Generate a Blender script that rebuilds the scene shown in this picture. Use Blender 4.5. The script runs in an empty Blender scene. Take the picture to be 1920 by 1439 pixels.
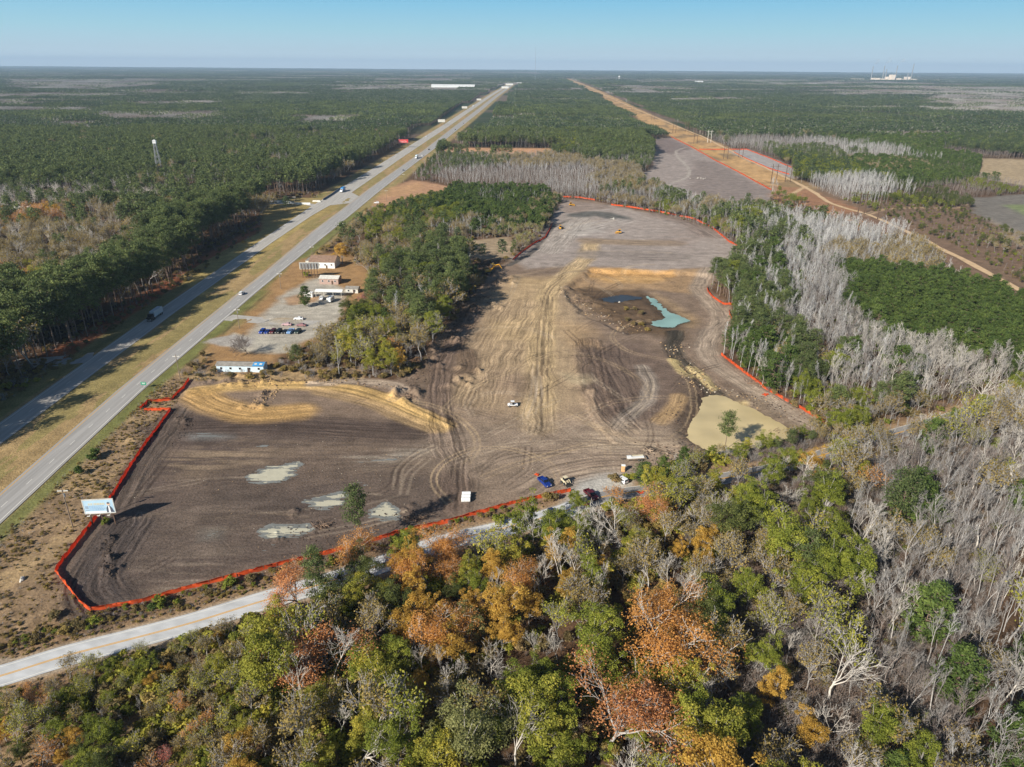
import bpy, math, random
import numpy as np
from mathutils import Vector, Matrix
R = math.radians
rng = np.random.default_rng(11)
random.seed(11)
sc = bpy.context.scene
COL = sc.collection

# ------------------------------------------------------------------ camera
CAM_H, FPX, HOR, ROLL = 116.0, 1331.0, 124.0, math.atan(14 / 1920)
PITCH = math.atan((719.5 - HOR) / FPX)
cd = bpy.data.cameras.new('camera')
cd.sensor_width = 36.0
cd.lens = FPX / 1920 * 36
cd.clip_start = 1.0
cd.clip_end = 60000.0
cam = bpy.data.objects.new('camera', cd)
COL.objects.link(cam)
_up0 = Vector((0, math.sin(PITCH), math.cos(PITCH)))
_fw = Vector((0, math.cos(PITCH), -math.sin(PITCH)))
_rt = Vector((math.cos(ROLL), 0, 0)) + _up0 * math.sin(ROLL)
_up = Vector((-math.sin(ROLL), 0, 0)) + _up0 * math.cos(ROLL)
cam.matrix_world = Matrix(((_rt.x, _up.x, -_fw.x, 0), (_rt.y, _up.y, -_fw.y, 0), (_rt.z, _up.z, -_fw.z, CAM_H), (0, 0, 0, 1)))
sc.camera = cam

# ------------------------------------------------------------------ sky and sun
SUN_EL, SUN_AZ = R(30), R(222.4)          # azimuth clockwise from +Y
EXPO = 0.5
sc.view_settings.view_transform = 'Standard'
sc.view_settings.look = 'None'
sc.view_settings.exposure = EXPO
sc.view_settings.gamma = 1.0
w = bpy.data.worlds.new('World')
sc.world = w
w.use_nodes = True
nt = w.node_tree
bg = nt.nodes['Background']
bg.inputs[1].default_value = 0.05
sky = nt.nodes.new('ShaderNodeTexSky')
sky.sky_type = 'NISHITA'
sky.sun_disc = False
sky.sun_elevation = SUN_EL
sky.sun_rotation = SUN_AZ
sky.altitude = 100
sky.air_density, sky.dust_density, sky.ozone_density = 1.0, 0.4, 2.0
tc = nt.nodes.new('ShaderNodeTexCoord')
sep = nt.nodes.new('ShaderNodeSeparateXYZ')
nt.links.new(tc.outputs['Generated'], sep.inputs[0])
ramp = nt.nodes.new('ShaderNodeValToRGB')
mr = nt.nodes.new('ShaderNodeMapRange')
mr.inputs[1].default_value, mr.inputs[2].default_value = -0.01, 0.25
nt.links.new(sep.outputs[2], mr.inputs[0])
nt.links.new(mr.outputs[0], ramp.inputs[0])
def lin(c):
    c = np.asarray(c, float) / 255.0
    return np.where(c <= 0.04045, c / 12.92, ((c + 0.05) / 1.055) ** 2.4)
_k = 2 ** -EXPO
els = ramp.color_ramp.elements
for i, (p, c) in enumerate(((0.0, (222, 236, 245)), (0.05, (208, 228, 240)), (0.106, (188, 215, 229)), (0.19, (168, 213, 229)), (0.33, (134, 199, 232)), (1.0, (78, 150, 212)))):
    e = els[i] if i < 2 else els.new(p)
    e.position = p
    e.color = (*(lin(c) * _k), 1)
vs = nt.nodes.new('ShaderNodeVectorMath')
vs.operation = 'SCALE'
vs.inputs['Scale'].default_value = 1 / 0.05
nt.links.new(ramp.outputs[0], vs.inputs[0])
mr2 = nt.nodes.new('ShaderNodeMapRange')
mr2.inputs[1].default_value, mr2.inputs[2].default_value = 0.12, 0.4
nt.links.new(sep.outputs[2], mr2.inputs[0])
mx = nt.nodes.new('ShaderNodeMix')
mx.data_type = 'RGBA'
nt.links.new(mr2.outputs[0], mx.inputs[0])
nt.links.new(vs.outputs[0], mx.inputs[6])
nt.links.new(sky.outputs[0], mx.inputs[7])
nt.links.new(mx.outputs[2], bg.inputs[0])
sl = bpy.data.lights.new('sun', 'SUN')
sl.energy, sl.angle, sl.color = 5.0, R(0.53), (1.0, 0.925, 0.80)
so = bpy.data.objects.new('sun', sl)
COL.objects.link(so)
so.location = (-300, -300, 400)
so.rotation_euler = Vector((math.sin(SUN_AZ) * math.cos(SUN_EL), math.cos(SUN_AZ) * math.cos(SUN_EL), math.sin(SUN_EL))).to_track_quat('Z', 'Y').to_euler()

# ------------------------------------------------------------------ helpers
LUM = 1.15                                  # light on level ground per unit albedo
def alb(c): return np.clip(lin(c) / LUM, 0.004, 0.85)

def at(px, py, z=0.0):
    """the point at height z that the photograph shows at pixel px, py"""
    u = np.asarray(px, float) - 960.0
    v = 719.5 - np.asarray(py, float)
    c, s = math.cos(ROLL), math.sin(ROLL)
    u2, v2 = u * c - v * s, u * s + v * c
    dy = FPX * math.cos(PITCH) + v2 * math.sin(PITCH)
    dz = -FPX * math.sin(PITCH) + v2 * math.cos(PITCH)
    t = (z - CAM_H) / dz
    return u2 * t, dy * t
def at1(px, py, z=0.0):
    x, y = at(px, py, z)
    return float(x), float(y)
def proj(x, y, z=0.0):
    zc = z - CAM_H
    dep = y * math.cos(PITCH) - zc * math.sin(PITCH)
    v2 = (y * math.sin(PITCH) + zc * math.cos(PITCH)) / dep * FPX
    u2 = x / dep * FPX
    c, s = math.cos(ROLL), math.sin(ROLL)
    u, v = u2 * c + v2 * s, -u2 * s + v2 * c
    return 960 + u, 719.5 - v
def pts(s, z=0.0):
    """'px,py px,py ...' -> world XY array"""
    a = np.array([[float(q) for q in t.split(',')] for t in s.split()])
    return np.stack(at(a[:, 0], a[:, 1], z), -1)

def hash2(i, j, seed):
    n = (i.astype(np.int64) * 374761393 + j.astype(np.int64) * 668265263 + seed * 974711) & 0xffffffff
    n = ((n ^ (n >> 13)) * 1274126177) & 0xffffffff
    return ((n ^ (n >> 16)) & 0xffff) / 65535.0
def vnoise(x, y, seed=0):
    i, j = np.floor(x), np.floor(y)
    fx, fy = x - i, y - j
    fx, fy = fx * fx * (3 - 2 * fx), fy * fy * (3 - 2 * fy)
    i, j = i.astype(np.int64), j.astype(np.int64)
    a, b, c, d = hash2(i, j, seed), hash2(i + 1, j, seed), hash2(i, j + 1, seed), hash2(i + 1, j + 1, seed)
    return (a * (1 - fx) + b * fx) * (1 - fy) + (c * (1 - fx) + d * fx) * fy
def fbm(x, y, sx, sy=None, seed=0, octs=4):
    sy = sy or sx
    o, a, t = 0.0, 1.0, 0.0
    for k in range(octs):
        o = o + a * vnoise(x / sx * 2 ** k + 17.3 * k, y / sy * 2 ** k - 9.1 * k, seed + k)
        t += a
        a *= 0.55
    return o / t
def sstep(a, b, v):
    t = np.clip((v - a) / (b - a), 0, 1)
    return t * t * (3 - 2 * t)
def inpoly(P, x, y):
    r = np.zeros(x.shape, bool)
    n = len(P)
    for k in range(n):
        x0, y0 = P[k]
        x1, y1 = P[(k + 1) % n]
        if y0 == y1: continue
        c = (y0 > y) != (y1 > y)
        r ^= c & (x < (x1 - x0) * (y - y0) / (y1 - y0) + x0)
    return r
def segdist(P, x, y, closed=False, along=False):
    d = np.full(x.shape, 1e9)
    al = np.zeros(x.shape)
    sd = np.zeros(x.shape)
    L0 = 0.0
    n = len(P)
    for k in range(n if closed else n - 1):
        a, b = P[k], P[(k + 1) % n]
        e = b - a
        l2 = max(float(e @ e), 1e-9)
        ln = math.sqrt(l2)
        t = np.clip(((x - a[0]) * e[0] + (y - a[1]) * e[1]) / l2, 0, 1)
        dx, dy = x - a[0] - t * e[0], y - a[1] - t * e[1]
        q = np.hypot(dx, dy)
        m = q < d
        d = np.where(m, q, d)
        if along:
            al = np.where(m, L0 + t * ln, al)
            sd = np.where(m, (dy * e[0] - dx * e[1]) / ln, sd)
        L0 += ln
    return (d, al, sd) if along else d
def smooth(P, n=6):
    """Catmull-Rom through the points"""
    P = np.asarray(P, float)
    Q = np.vstack([2 * P[0] - P[1], P, 2 * P[-1] - P[-2]])
    out = []
    for k in range(len(P) - 1):
        p0, p1, p2, p3 = Q[k:k + 4]
        for t in np.arange(n) / n:
            out.append(.5 * (2 * p1 + (p2 - p0) * t + (2 * p0 - 5 * p1 + 4 * p2 - p3) * t * t + (3 * p1 - p0 - 3 * p2 + p3) * t ** 3))
    return np.array(out + [P[-1]])

def mesh_np(name, V, F, mats=(), mi=None, tint=None, smooth_=False):
    V = np.asarray(V, np.float32)
    F = np.asarray(F, np.int32)
    me = bpy.data.meshes.new(name)
    m, k = F.shape
    me.vertices.add(len(V))
    me.vertices.foreach_set('co', V.ravel())
    me.loops.add(m * k)
    me.loops.foreach_set('vertex_index', F.ravel())
    me.polygons.add(m)
    me.polygons.foreach_set('loop_start', np.arange(0, m * k, k, dtype=np.int32))
    for q in mats: me.materials.append(q)
    if mi is not None: me.polygons.foreach_set('material_index', np.asarray(mi, np.int32))
    if smooth_: me.polygons.foreach_set('use_smooth', np.ones(m, bool))
    if tint is not None:
        at_ = me.attributes.new('tint', 'FLOAT', 'FACE')
        at_.data.foreach_set('value', np.asarray(tint, np.float32))
    me.update(calc_edges=True)
    return me

def tag(o, label=None, cat=None, group=None, kind=None):
    if label: o['label'] = label
    if cat: o['category'] = cat
    if group: o['group'] = group
    if kind: o['kind'] = kind
    return o
def link(name, me, parent=None, loc=None, rz=None):
    o = bpy.data.objects.new(name, me)
    COL.objects.link(o)
    if parent: o.parent = parent
    if loc is not None: o.location = loc
    if rz is not None: o.rotation_euler = (0, 0, rz)
    return o
def empty(name, label, cat, loc=(0, 0, 0), rz=0.0, group=None, scale=None):
    o = bpy.data.objects.new(name, None)
    o.empty_display_size = 0.5
    COL.objects.link(o)
    o.location = loc
    o.rotation_euler = (0, 0, rz)
    if scale: o.scale = scale
    return tag(o, label, cat, group)

class MB:
    """collects shapes for ONE mesh object"""
    def __init__(s): s.V, s.F, s.n = [], [], 0
    def add(s, V, F):
        s.F += [tuple(i + s.n for i in f) for f in F]
        s.V += [tuple(v) for v in V]
        s.n = len(s.V)
        return s
    def box(s, c, d, rz=0.0, top=(1, 1), rx=0.0):
        hx, hy, hz = d[0] / 2, d[1] / 2, d[2] / 2
        V = [(-hx, -hy, -hz), (hx, -hy, -hz), (hx, hy, -hz), (-hx, hy, -hz)]
        V += [(-hx * top[0], -hy * top[1], hz), (hx * top[0], -hy * top[1], hz), (hx * top[0], hy * top[1], hz), (-hx * top[0], hy * top[1], hz)]
        M = Matrix.Translation(c) @ Matrix.Rotation(rz, 4, 'Z') @ Matrix.Rotation(rx, 4, 'X')
        return s.add([M @ Vector(v) for v in V], [(0, 3, 2, 1), (4, 5, 6, 7), (0, 1, 5, 4), (1, 2, 6, 5), (2, 3, 7, 6), (3, 0, 4, 7)])
    def tube(s, p, q, r0, r1=None, n=8, caps=True):
        p, q = Vector(p), Vector(q)
        r1 = r0 if r1 is None else r1
        d = (q - p).normalized()
        a = d.orthogonal().normalized()
        b = d.cross(a)
        V = [p + (a * math.cos(2 * math.pi * k / n) + b * math.sin(2 * math.pi * k / n)) * r0 for k in range(n)]
        V += [q + (a * math.cos(2 * math.pi * k / n) + b * math.sin(2 * math.pi * k / n)) * r1 for k in range(n)]
        F = [(k, (k + 1) % n, n + (k + 1) % n, n + k) for k in range(n)]
        if caps: F += [tuple(range(n - 1, -1, -1)), tuple(range(n, 2 * n))]
        return s.add(V, F)
    def prism(s, prof, x0, x1):
        """profile in (y, z), extruded along x"""
        n = len(prof)
        V = [(x0, y, z) for y, z in prof] + [(x1, y, z) for y, z in prof]
        return s.add(V, [tuple(range(n - 1, -1, -1)), tuple(range(n, 2 * n))] + [(k, (k + 1) % n, n + (k + 1) % n, n + k) for k in range(n)])
    def prof(s, prof, y0, y1, inset=None):
        """profile in (x, z), extruded along y; inset(x,z) narrows the half width"""
        n = len(prof)
        f = inset or (lambda x, z: 1.0)
        V = [(x, y0 * f(x, z), z) for x, z in prof] + [(x, y1 * f(x, z), z) for x, z in prof]
        return s.add(V, [tuple(range(n)), tuple(range(2 * n - 1, n - 1, -1))] + [((k + 1) % n, k, n + k, n + (k + 1) % n) for k in range(n)])
    def mesh(s, name, m):
        me = bpy.data.meshes.new(name)
        me.from_pydata(s.V, [], s.F)
        for q in (m if isinstance(m, (list, tuple)) else [m]): me.materials.append(q)
        me.update()
        return me
    def build(s, name, m, parent=None, loc=None, rz=None, bevel=0.0):
        o = link(name, s.mesh(name, m), parent, loc, rz)
        if bevel:
            b = o.modifiers.new('bevel', 'BEVEL')
            b.width = bevel
            b.segments = 2
            b.limit_method = 'ANGLE'
        return o

# ------------------------------------------------------------------ materials
def new_mat(name):
    m = bpy.data.materials.new(name)
    m.use_nodes = True
    return m, m.node_tree, m.node_tree.nodes['Principled BSDF']
def mat(name, c, rough=0.8, noise=None, metal=0.0, spec=0.3, rand=0.0):
    """c: albedo; noise=(scale, amount) mottles it in object space"""
    m, t, b = new_mat(name)
    c = tuple(float(q) for q in c)
    b.inputs['Base Color'].default_value = (*c, 1)
    b.inputs['Roughness'].default_value = rough
    b.inputs['Metallic'].default_value = metal
    b.inputs['Specular IOR Level'].default_value = spec
    if noise or rand:
        hs = t.nodes.new('ShaderNodeHueSaturation')
        hs.inputs['Color'].default_value = (*c, 1)
        t.links.new(hs.outputs[0], b.inputs['Base Color'])
        last = None
        if noise:
            tx = t.nodes.new('ShaderNodeTexCoord')
            n = t.nodes.new('ShaderNodeTexNoise')
            n.inputs['Scale'].default_value = noise[0]
            n.inputs['Detail'].default_value = 4
            t.links.new(tx.outputs['Object'], n.inputs['Vector'])
            r = t.nodes.new('ShaderNodeMapRange')
            r.inputs[1].default_value, r.inputs[2].default_value = 0.3, 0.7
            r.inputs[3].default_value, r.inputs[4].default_value = 1 - noise[1], 1 + noise[1]
            t.links.new(n.outputs[0], r.inputs[0])
            last = r.outputs[0]
        if rand:
            oi = t.nodes.new('ShaderNodeObjectInfo')
            r2 = t.nodes.new('ShaderNodeMapRange')
            r2.inputs[3].default_value, r2.inputs[4].default_value = 1 - rand, 1 + rand
            t.links.new(oi.outputs['Random'], r2.inputs[0])
            if last:
                mu = t.nodes.new('ShaderNodeMath')
                mu.operation = 'MULTIPLY'
                t.links.new(last, mu.inputs[0])
                t.links.new(r2.outputs[0], mu.inputs[1])
                last = mu.outputs[0]
            else: last = r2.outputs[0]
        t.links.new(last, hs.inputs['Value'])
    return m
def leaf_mat(name, c1, c2, c3=None, trans=0.34, spread=0.75, gain=1.12):
    """c1..c2 over the face tint and the tree, sRGB as sunlit"""
    m, t, b = new_mat(name)
    a = t.nodes.new('ShaderNodeAttribute')
    a.attribute_name = 'tint'
    oi = t.nodes.new('ShaderNodeObjectInfo')
    mu = t.nodes.new('ShaderNodeMath')
    mu.operation = 'MULTIPLY_ADD'
    mu.inputs[1].default_value = spread
    t.links.new(a.outputs['Fac'], mu.inputs[0])
    m2 = t.nodes.new('ShaderNodeMath')
    m2.operation = 'MULTIPLY'
    m2.inputs[1].default_value = 1 - spread
    t.links.new(oi.outputs['Random'], m2.inputs[0])
    t.links.new(m2.outputs[0], mu.inputs[2])
    cr = t.nodes.new('ShaderNodeValToRGB')
    cr.color_ramp.elements[0].color = (*(lin(c1) * gain), 1)
    cr.color_ramp.elements[1].color = (*(lin(c2) * gain), 1)
    if c3 is not None:
        e = cr.color_ramp.elements.new(0.55)
        e.color = (*(lin(c3) * gain), 1)
    t.links.new(mu.outputs[0], cr.inputs[0])
    t.links.new(cr.outputs[0], b.inputs['Base Color'])
    b.inputs['Roughness'].default_value = 0.7
    b.inputs['Specular IOR Level'].default_value = 0.25
    tr = t.nodes.new('ShaderNodeBsdfTranslucent')
    t.links.new(cr.outputs[0], tr.inputs[0])
    ms = t.nodes.new('ShaderNodeMixShader')
    ms.inputs[0].default_value = trans
    out = [n for n in t.nodes if n.type == 'OUTPUT_MATERIAL'][0]
    t.links.new(b.outputs[0], ms.inputs[1])
    t.links.new(tr.outputs[0], ms.inputs[2])
    t.links.new(ms.outputs[0], out.inputs[0])
    return m
# ------------------------------------------------------------------ where things lie (world metres)
NR = np.array([(30, -138.5), (60, -139.5), (160, -141.5), (250, -144.5), (390, -143.5), (500, -141), (626, -138), (727, -136), (911, -130), (1128, -122), (1445, -114), (1653, -108), (2224, -92), (3130, -70), (5000, -12), (9000, 110)], float)
FL = np.array([(30, -177), (60, -177.5), (220, -179.5), (340, -181.5), (500, -181), (640, -180), (709, -178), (924, -171), (1088, -166), (1349, -158), (1603, -150), (2466, -128), (3423, -103), (5000, -50), (9000, 72)], float)
WN = np.array([(0, 7.8), (420, 8), (540, 12), (760, 12), (950, 11), (1600, 13), (9000, 16)], float)
WF = np.array([(0, 8.5), (500, 8.5), (600, 10), (690, 16), (850, 15), (1000, 14), (9000, 16)], float)
def nearR(y): return np.interp(y, NR[:, 0], NR[:, 1])
def nearL(y): return nearR(y) - np.interp(y, WN[:, 0], WN[:, 1])
def farL(y): return np.interp(y, FL[:, 0], FL[:, 1])
def farR(y): return farL(y) + np.interp(y, WF[:, 0], WF[:, 1])

SITE = pts('352,714 735,716 786,694 826,628 880,560 930,505 965,480 1010,450 1045,385 1058,372 1115,377 1150,385 1240,402 1345,434 1395,470 1372,505 1330,537 1372,574 1378,640 1354,668 1440,735 1548,797 1480,838 1290,866 1190,892 1110,918 960,948 740,1006 520,1065 260,1134 170,1147 103,1073 172,986 205,942 282,822 322,770')
PATCH = pts('1203,264 1258,257 1300,277 1345,302 1385,323 1447,358 1440,395 1330,392 1262,370 1215,352 1195,330 1222,318 1225,290')
PATCH2 = pts('1364,284 1400,279 1440,294 1488,313 1488,336 1450,322 1405,303')
LAWN = pts('488,446 540,425 615,402 650,372 560,371 498,374')
HOL = pts('1108,507 1270,509 1330,514 1368,578 1335,616 1290,612 1180,626 1095,590 1058,546')
CORR = smooth(pts('1062,148 1085,157 1130,178 1182,206 1235,232 1275,253 1310,268 1345,287 1395,313 1450,339 1505,362 1565,385 1640,412 1740,460 1840,515 1960,590 2080,660'), 5)
def corr_w(y): return np.interp(y, (250, 600, 800, 1100, 1500, 6000), (16, 22, 33, 36, 31, 32))
ROADF = smooth(pts('-160,1312 0,1268 120,1231 240,1200 360,1168 480,1131 600,1096 720,1057 830,1018 940,992 1050,962 1130,932 1250,915 1380,893 1480,872 1600,836 1780,784 1900,742 2060,690'), 6)
ROAD_HW = 3.45
LOT = pts('395,640 440,615 470,585 520,520 545,490 640,470 690,500 700,560 640,600 610,640 520,668 500,700 430,705 385,690')
PINKF = pts('822,277 1052,279 1068,288 1000,298 900,296 838,294')
CLEAR = pts('690,388 735,352 770,338 830,346 856,352 838,368 790,382 720,398')
MIDF = pts('862,452 955,445 968,462 958,486 905,488 868,478')
FIELD1 = pts('1838,298 1990,300 2050,352 1985,360 1830,333')
FIELD2 = pts('1812,372 1990,360 2080,400 2080,520 1960,470 1870,420 1815,398 1820,385')
SCRUB = pts('1480,372 1560,350 1700,375 1830,395 1930,470 2100,560 2100,720 1940,600 1840,530 1740,476 1640,430 1540,400')
MUD = pts('1316,742 1345,738 1385,752 1430,772 1480,800 1488,815 1440,830 1390,848 1340,846 1300,828 1288,808 1296,785 1312,766')
BLUE = pts('1216,548 1232,556 1246,570 1262,580 1292,592 1278,598 1266,604 1250,606 1236,604 1222,600 1230,594 1244,588 1240,576 1226,566 1214,556')
DARKW = pts('1124,553 1150,548 1178,547 1196,549 1205,553 1180,556 1160,559 1136,559')
PUDDLES = ['468,896 490,884 520,876 556,870 560,872 545,882 548,890 528,900 500,904 472,902', '492,995 512,988 545,990 574,988 580,996 560,1004 530,1003 505,1006',
           '575,940 610,936 628,928 644,922 642,934 634,945 612,952 596,950', '698,962 715,955 722,946 728,952 738,956 740,970 720,972 700,968']

def clear_of_roads(x, y, pad=6.0):
    """False on carriageways, verges, works, lots and fields"""
    ok = ~((x > farL(y) - pad - 8) & (x < nearR(y) + pad + 9))
    for P_ in (SITE, PATCH, PATCH2, LAWN, LOT, PINKF, CLEAR, MIDF, FIELD1, FIELD2): ok &= ~inpoly(P_, x, y)
    ok &= segdist(CORR, x, y) > corr_w(y) * (1 if pad > 3 else .8)
    ok &= segdist(ROADF, x, y) > ROAD_HW + 1.5
    return ok

# ------------------------------------------------------------------ ground: one sheet to the horizon
us = np.concatenate([[-6, -3, -1.6, -1.15], np.linspace(-0.92, 0.92, 900), [1.15, 1.6, 3, 6]])
ys = [42.0]
while ys[-1] < 900: ys.append(ys[-1] + max(0.3, 0.0026 * ys[-1]))
while ys[-1] < 23500: ys.append(ys[-1] * 1.012)
ys = np.concatenate([[-2500, -400, -60], ys])
GY, GU = np.meshgrid(ys, us, indexing='ij')
GX = GU * np.maximum(GY, 60.0)
shape = GX.shape
gx, gy = GX.ravel(), GY.ravel()
N = gx.size

LANES = []        # (points, half width, colour, stripe amp, ridge height)
def lane(s, hw, c, amp=0.25, ridge=0.0, op=0.9): LANES.append((smooth(pts(s), 5), hw, alb(c), amp, ridge, op))
lane('520,905 640,888 760,872 850,866', 30, (124, 108, 94), .35, 0, .5)
lane('230,1040 400,990 560,985 760,930', 22, (104, 92, 84), .35, 0, .45)
lane('300,800 500,795 700,806 820,812', 9, (92, 79, 72), .25, .05, .8)
lane('960,735 985,640 998,565', 34, (184, 160, 129), .5, .05, .55)
lane('1012,800 1012,690 1019,600 1030,545 1062,516 1098,484 1110,456', 7.5, (200, 174, 134), .34, .08, .9)
lane('905,740 935,655 980,575', 15, (176, 152, 122), .4, .05, .45)
lane('852,945 855,885 842,835 828,790 822,745 830,695 852,640 885,585', 6.5, (122, 104, 92), .55, .16, .85)
lane('870,700 880,690 876,660', 5, (110, 92, 78), .5, .3, .8)
lane('1104,645 1112,690 1124,735 1146,775 1172,800', 8, (112, 95, 84), .4, .35, .8)
lane('1150,660 1160,700 1190,740 1196,765', 10, (118, 101, 90), .3, .12, .5)
lane('1205,690 1218,720 1212,750 1185,775 1160,800', 4, (158, 146, 134), .5, .08, .8)
lane('1240,790 1262,770 1275,745', 4, (196, 163, 118), .3, .05, .7)
lane('1108,735 1106,760 1120,790 1138,805 1160,828', 2.4, (176, 152, 128), .3, .4, .8)
lane('1326,505 1308,536 1330,560 1352,590 1336,622 1322,650 1345,685 1400,722 1450,750 1505,783 1535,797', 6.0, (170, 153, 136), .35, .06, .9)
lane('1268,622 1262,650 1282,680 1312,706 1345,738', 5, (72, 68, 60), .4, -.5, .9)
lane('1262,675 1276,696 1292,704', 2.6, (214, 192, 138), .2, .3, .9)
lane('1296,690 1316,706 1336,726', 3.0, (212, 190, 140), .2, .25, .9)
lane('1100,848 1180,842 1250,850 1290,862', 5, (184, 164, 142), .3, .1, .8)
lane('880,840 1000,828 1120,826 1240,838', 20, (160, 142, 124), .35, .05, .55)
lane('1010,905 1060,880 1130,868 1200,868', 10, (156, 138, 122), .35, .06, .6)
lane('235,990 205,1035 180,1075 178,1105 200,1142', 8, (86, 77, 73), .45, .22, .9)
lane('330,775 292,830 254,890 226,945', 6, (100, 88, 80), .45, .15, .9)
lane('370,735 440,727 560,723 650,730 720,750 790,780 832,800', 5.0, (204, 170, 113), .13, .5, .95)
lane('375,745 420,765 480,777 560,772', 8, (198, 160, 104), .16, .25, .85)
lane('590,722 660,716 735,722 748,736', 4, (182, 164, 146), .3, .1, .9)
lane('600,735 690,755 760,785 815,805', 4, (176, 148, 108), .25, .1, .7)
lane('956,497 1000,470 1026,440 1040,424 1075,410', 2.6, (94, 90, 86), .2, -.5, .9)
lane('1086,404 1120,401 1160,409', 13, (100, 100, 96), .3, 0, .9)
lane('1060,440 1120,425 1160,415', 14, (182, 172, 164), .3, .05, .7)
lane('1030,470 1060,440 1090,412', 12, (176, 166, 156), .3, .05, .7)
lane('1105,452 1180,455 1262,456', 11, (156, 136, 114), .3, 0, .9)
lane('1240,404 1300,418 1340,440', 16, (138, 122, 113), .25, 0, .7)
lane('1110,478 1190,480 1262,482', 15, (150, 139, 131), .25, 0, .8)
lane('1285,277 1268,284 1272,296 1288,312 1292,326 1282,336 1262,342', 2.4, (182, 172, 162), .3, .1, .9)
lane('1262,345 1225,350 1180,352', 2.6, (176, 168, 160), .3, .1, .8)

lane('1482,367 1496,358 1512,350', 3, (214, 184, 146), .2, 0, .9)
lane('1620,404 1660,393 1720,390 1800,389 1818,376', 4, (186, 158, 128), .2, 0, .8)

POLYS = []
def poly(s, c, soft=3.0, warp=4.0, op=1.0, streak=0.0): POLYS.append((pts(s) if isinstance(s, str) else s, alb(c), soft, warp, op, streak))
poly(LAWN, (168, 148, 96), 3, 4, .9)
poly(LOT, (168, 134, 94), 4, 5, 1)
poly('470,620 500,580 545,545 600,520 650,545 640,600 600,628 560,650 480,660', (186, 180, 168), 3, 4, .95, .2)
poly('530,560 560,552 600,556 590,566 545,572', (176, 138, 100), 2, 3, .8, .3)
poly('500,600 540,590 560,600 520,608', (172, 148, 112), 2, 4, .6, .4)
poly('440,625 480,632 560,645 555,662 470,662 400,640', (190, 184, 170), 2, 2, .9, .1)
poly('395,636 440,628 478,636 470,652 420,650 380,642', (178, 172, 165), 1.5, 1, 1)
poly(PINKF, (203, 158, 122), 4, 6)
poly('822,284 1040,287 1000,298 900,296 838,294', (190, 158, 134), 5, 6, .7)
poly(CLEAR, (188, 148, 116), 5, 8)
poly('700,372 735,352 780,342 800,350 750,368', (200, 160, 116), 5, 6, .5)
poly(MIDF, (170, 150, 124), 5, 6, 1, .2)
poly(FIELD1, (178, 158, 128), 5, 5, 1, .12)
poly(SCRUB, (128, 106, 88), 8, 14, .95)
poly('1590,395 1700,440 1820,505 1700,450', (140, 108, 92), 6, 8, .7)
poly(FIELD2, (128, 122, 114), 5, 6, 1, .1)
poly('1880,385 1990,380 2000,410 1930,405', (134, 150, 92), 6, 6, .7)
poly('1850,410 1990,470 1990,500 1880,440', (168, 152, 132), 8, 8, .8)
poly(PATCH, (164, 152, 145), 3, 4, 1, .12)
poly('1300,300 1345,305 1440,358 1430,390 1330,385 1290,350', (138, 125, 118), 8, 12, .7, .1)
poly('1205,264 1258,260 1300,280 1260,290 1215,280', (128, 114, 110), 8, 8, .8)
poly(PATCH2, (172, 166, 163), 3, 3, 1)
poly('1440,348 1500,352 1560,372 1620,398 1560,404 1500,384 1450,370', (166, 124, 94), 6, 10, .9)
poly('1300,268 1340,288 1380,305 1330,292 1290,272', (212, 168, 108), 4, 8, .7)
# the works
poly(SITE, (140, 121, 105), 2.0, 1.5, 1, .10)
poly('330,768 560,782 832,806 846,870 852,955 740,1005 520,1064 260,1133 170,1146 104,1073 205,942', (106, 92, 84), 5, 6, 1, .16)
poly('330,835 470,820 560,850 470,880 380,890 320,865', (136, 118, 98), 9, 14, .7, .5)
poly('520,850 700,828 830,850 780,900 620,880', (120, 103, 90), 9, 14, .6, .4)
poly('280,1000 430,970 440,1010 300,1050', (116, 102, 90), 9, 12, .5, .5)
poly('880,640 930,572 960,545 1055,560 1100,620 1112,740 1050,770 900,735 868,690', (184, 160, 128), 14, 14, .85, .22)
poly('930,545 985,520 1060,520 1040,560 960,570', (200, 172, 130), 9, 10, .75, .15)
poly('1055,530 1100,500 1270,508 1325,505 1300,545 1200,535 1100,545', (172, 143, 110), 5, 7, .95, .15)
poly('1105,508 1200,510 1265,514 1220,526 1120,522', (202, 162, 108), 4, 6, .8, .2)
poly('1104,502 1190,503 1270,505 1268,516 1190,513 1108,514', (204, 160, 104), 2, 3, .8, .3)
poly('1060,540 1200,535 1300,590 1265,640 1180,625 1110,590', (106, 87, 68), 6, 8, .95, .15)
poly('1225,545 1262,560 1310,592 1290,612 1262,575', (176, 150, 116), 5, 6, .7)
poly('1100,650 1200,640 1290,690 1300,740 1268,805 1190,812 1130,775 1112,720', (120, 103, 92), 10, 9, .9, .12)
poly('960,485 1010,452 1045,388 1058,374 1150,387 1240,404 1345,436 1392,470 1370,500 1270,506 1110,500 985,505', (170, 158, 150), 4, 5, .95, .16)
poly('1055,376 1115,380 1150,390 1090,398 1055,400', (150, 132, 120), 4, 4, .7, .1)
poly('860,805 1250,800 1270,850 1170,892 1000,935 870,935', (160, 141, 123), 8, 8, .85, .2)
poly('1080,900 1150,880 1190,890 1150,935 1110,950 1060,940', (196, 193, 186), 3, 3, .95)
poly('1290,690 1360,735 1330,745 1300,790 1290,850 1250,850 1275,770', (108, 92, 78), 4, 5, .8, .2)
poly('1340,730 1440,745 1548,797 1490,840 1480,815 1390,765', (146, 130, 112), 4, 5, .8, .15)
poly('1376,748 1400,752 1410,768 1392,764', (216, 194, 142), 2, 2, .9)
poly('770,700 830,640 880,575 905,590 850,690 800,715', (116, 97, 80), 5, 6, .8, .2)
poly('790,700 870,640 880,700 850,740 800,745', (112, 96, 82), 5, 6, .6, .2)
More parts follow.
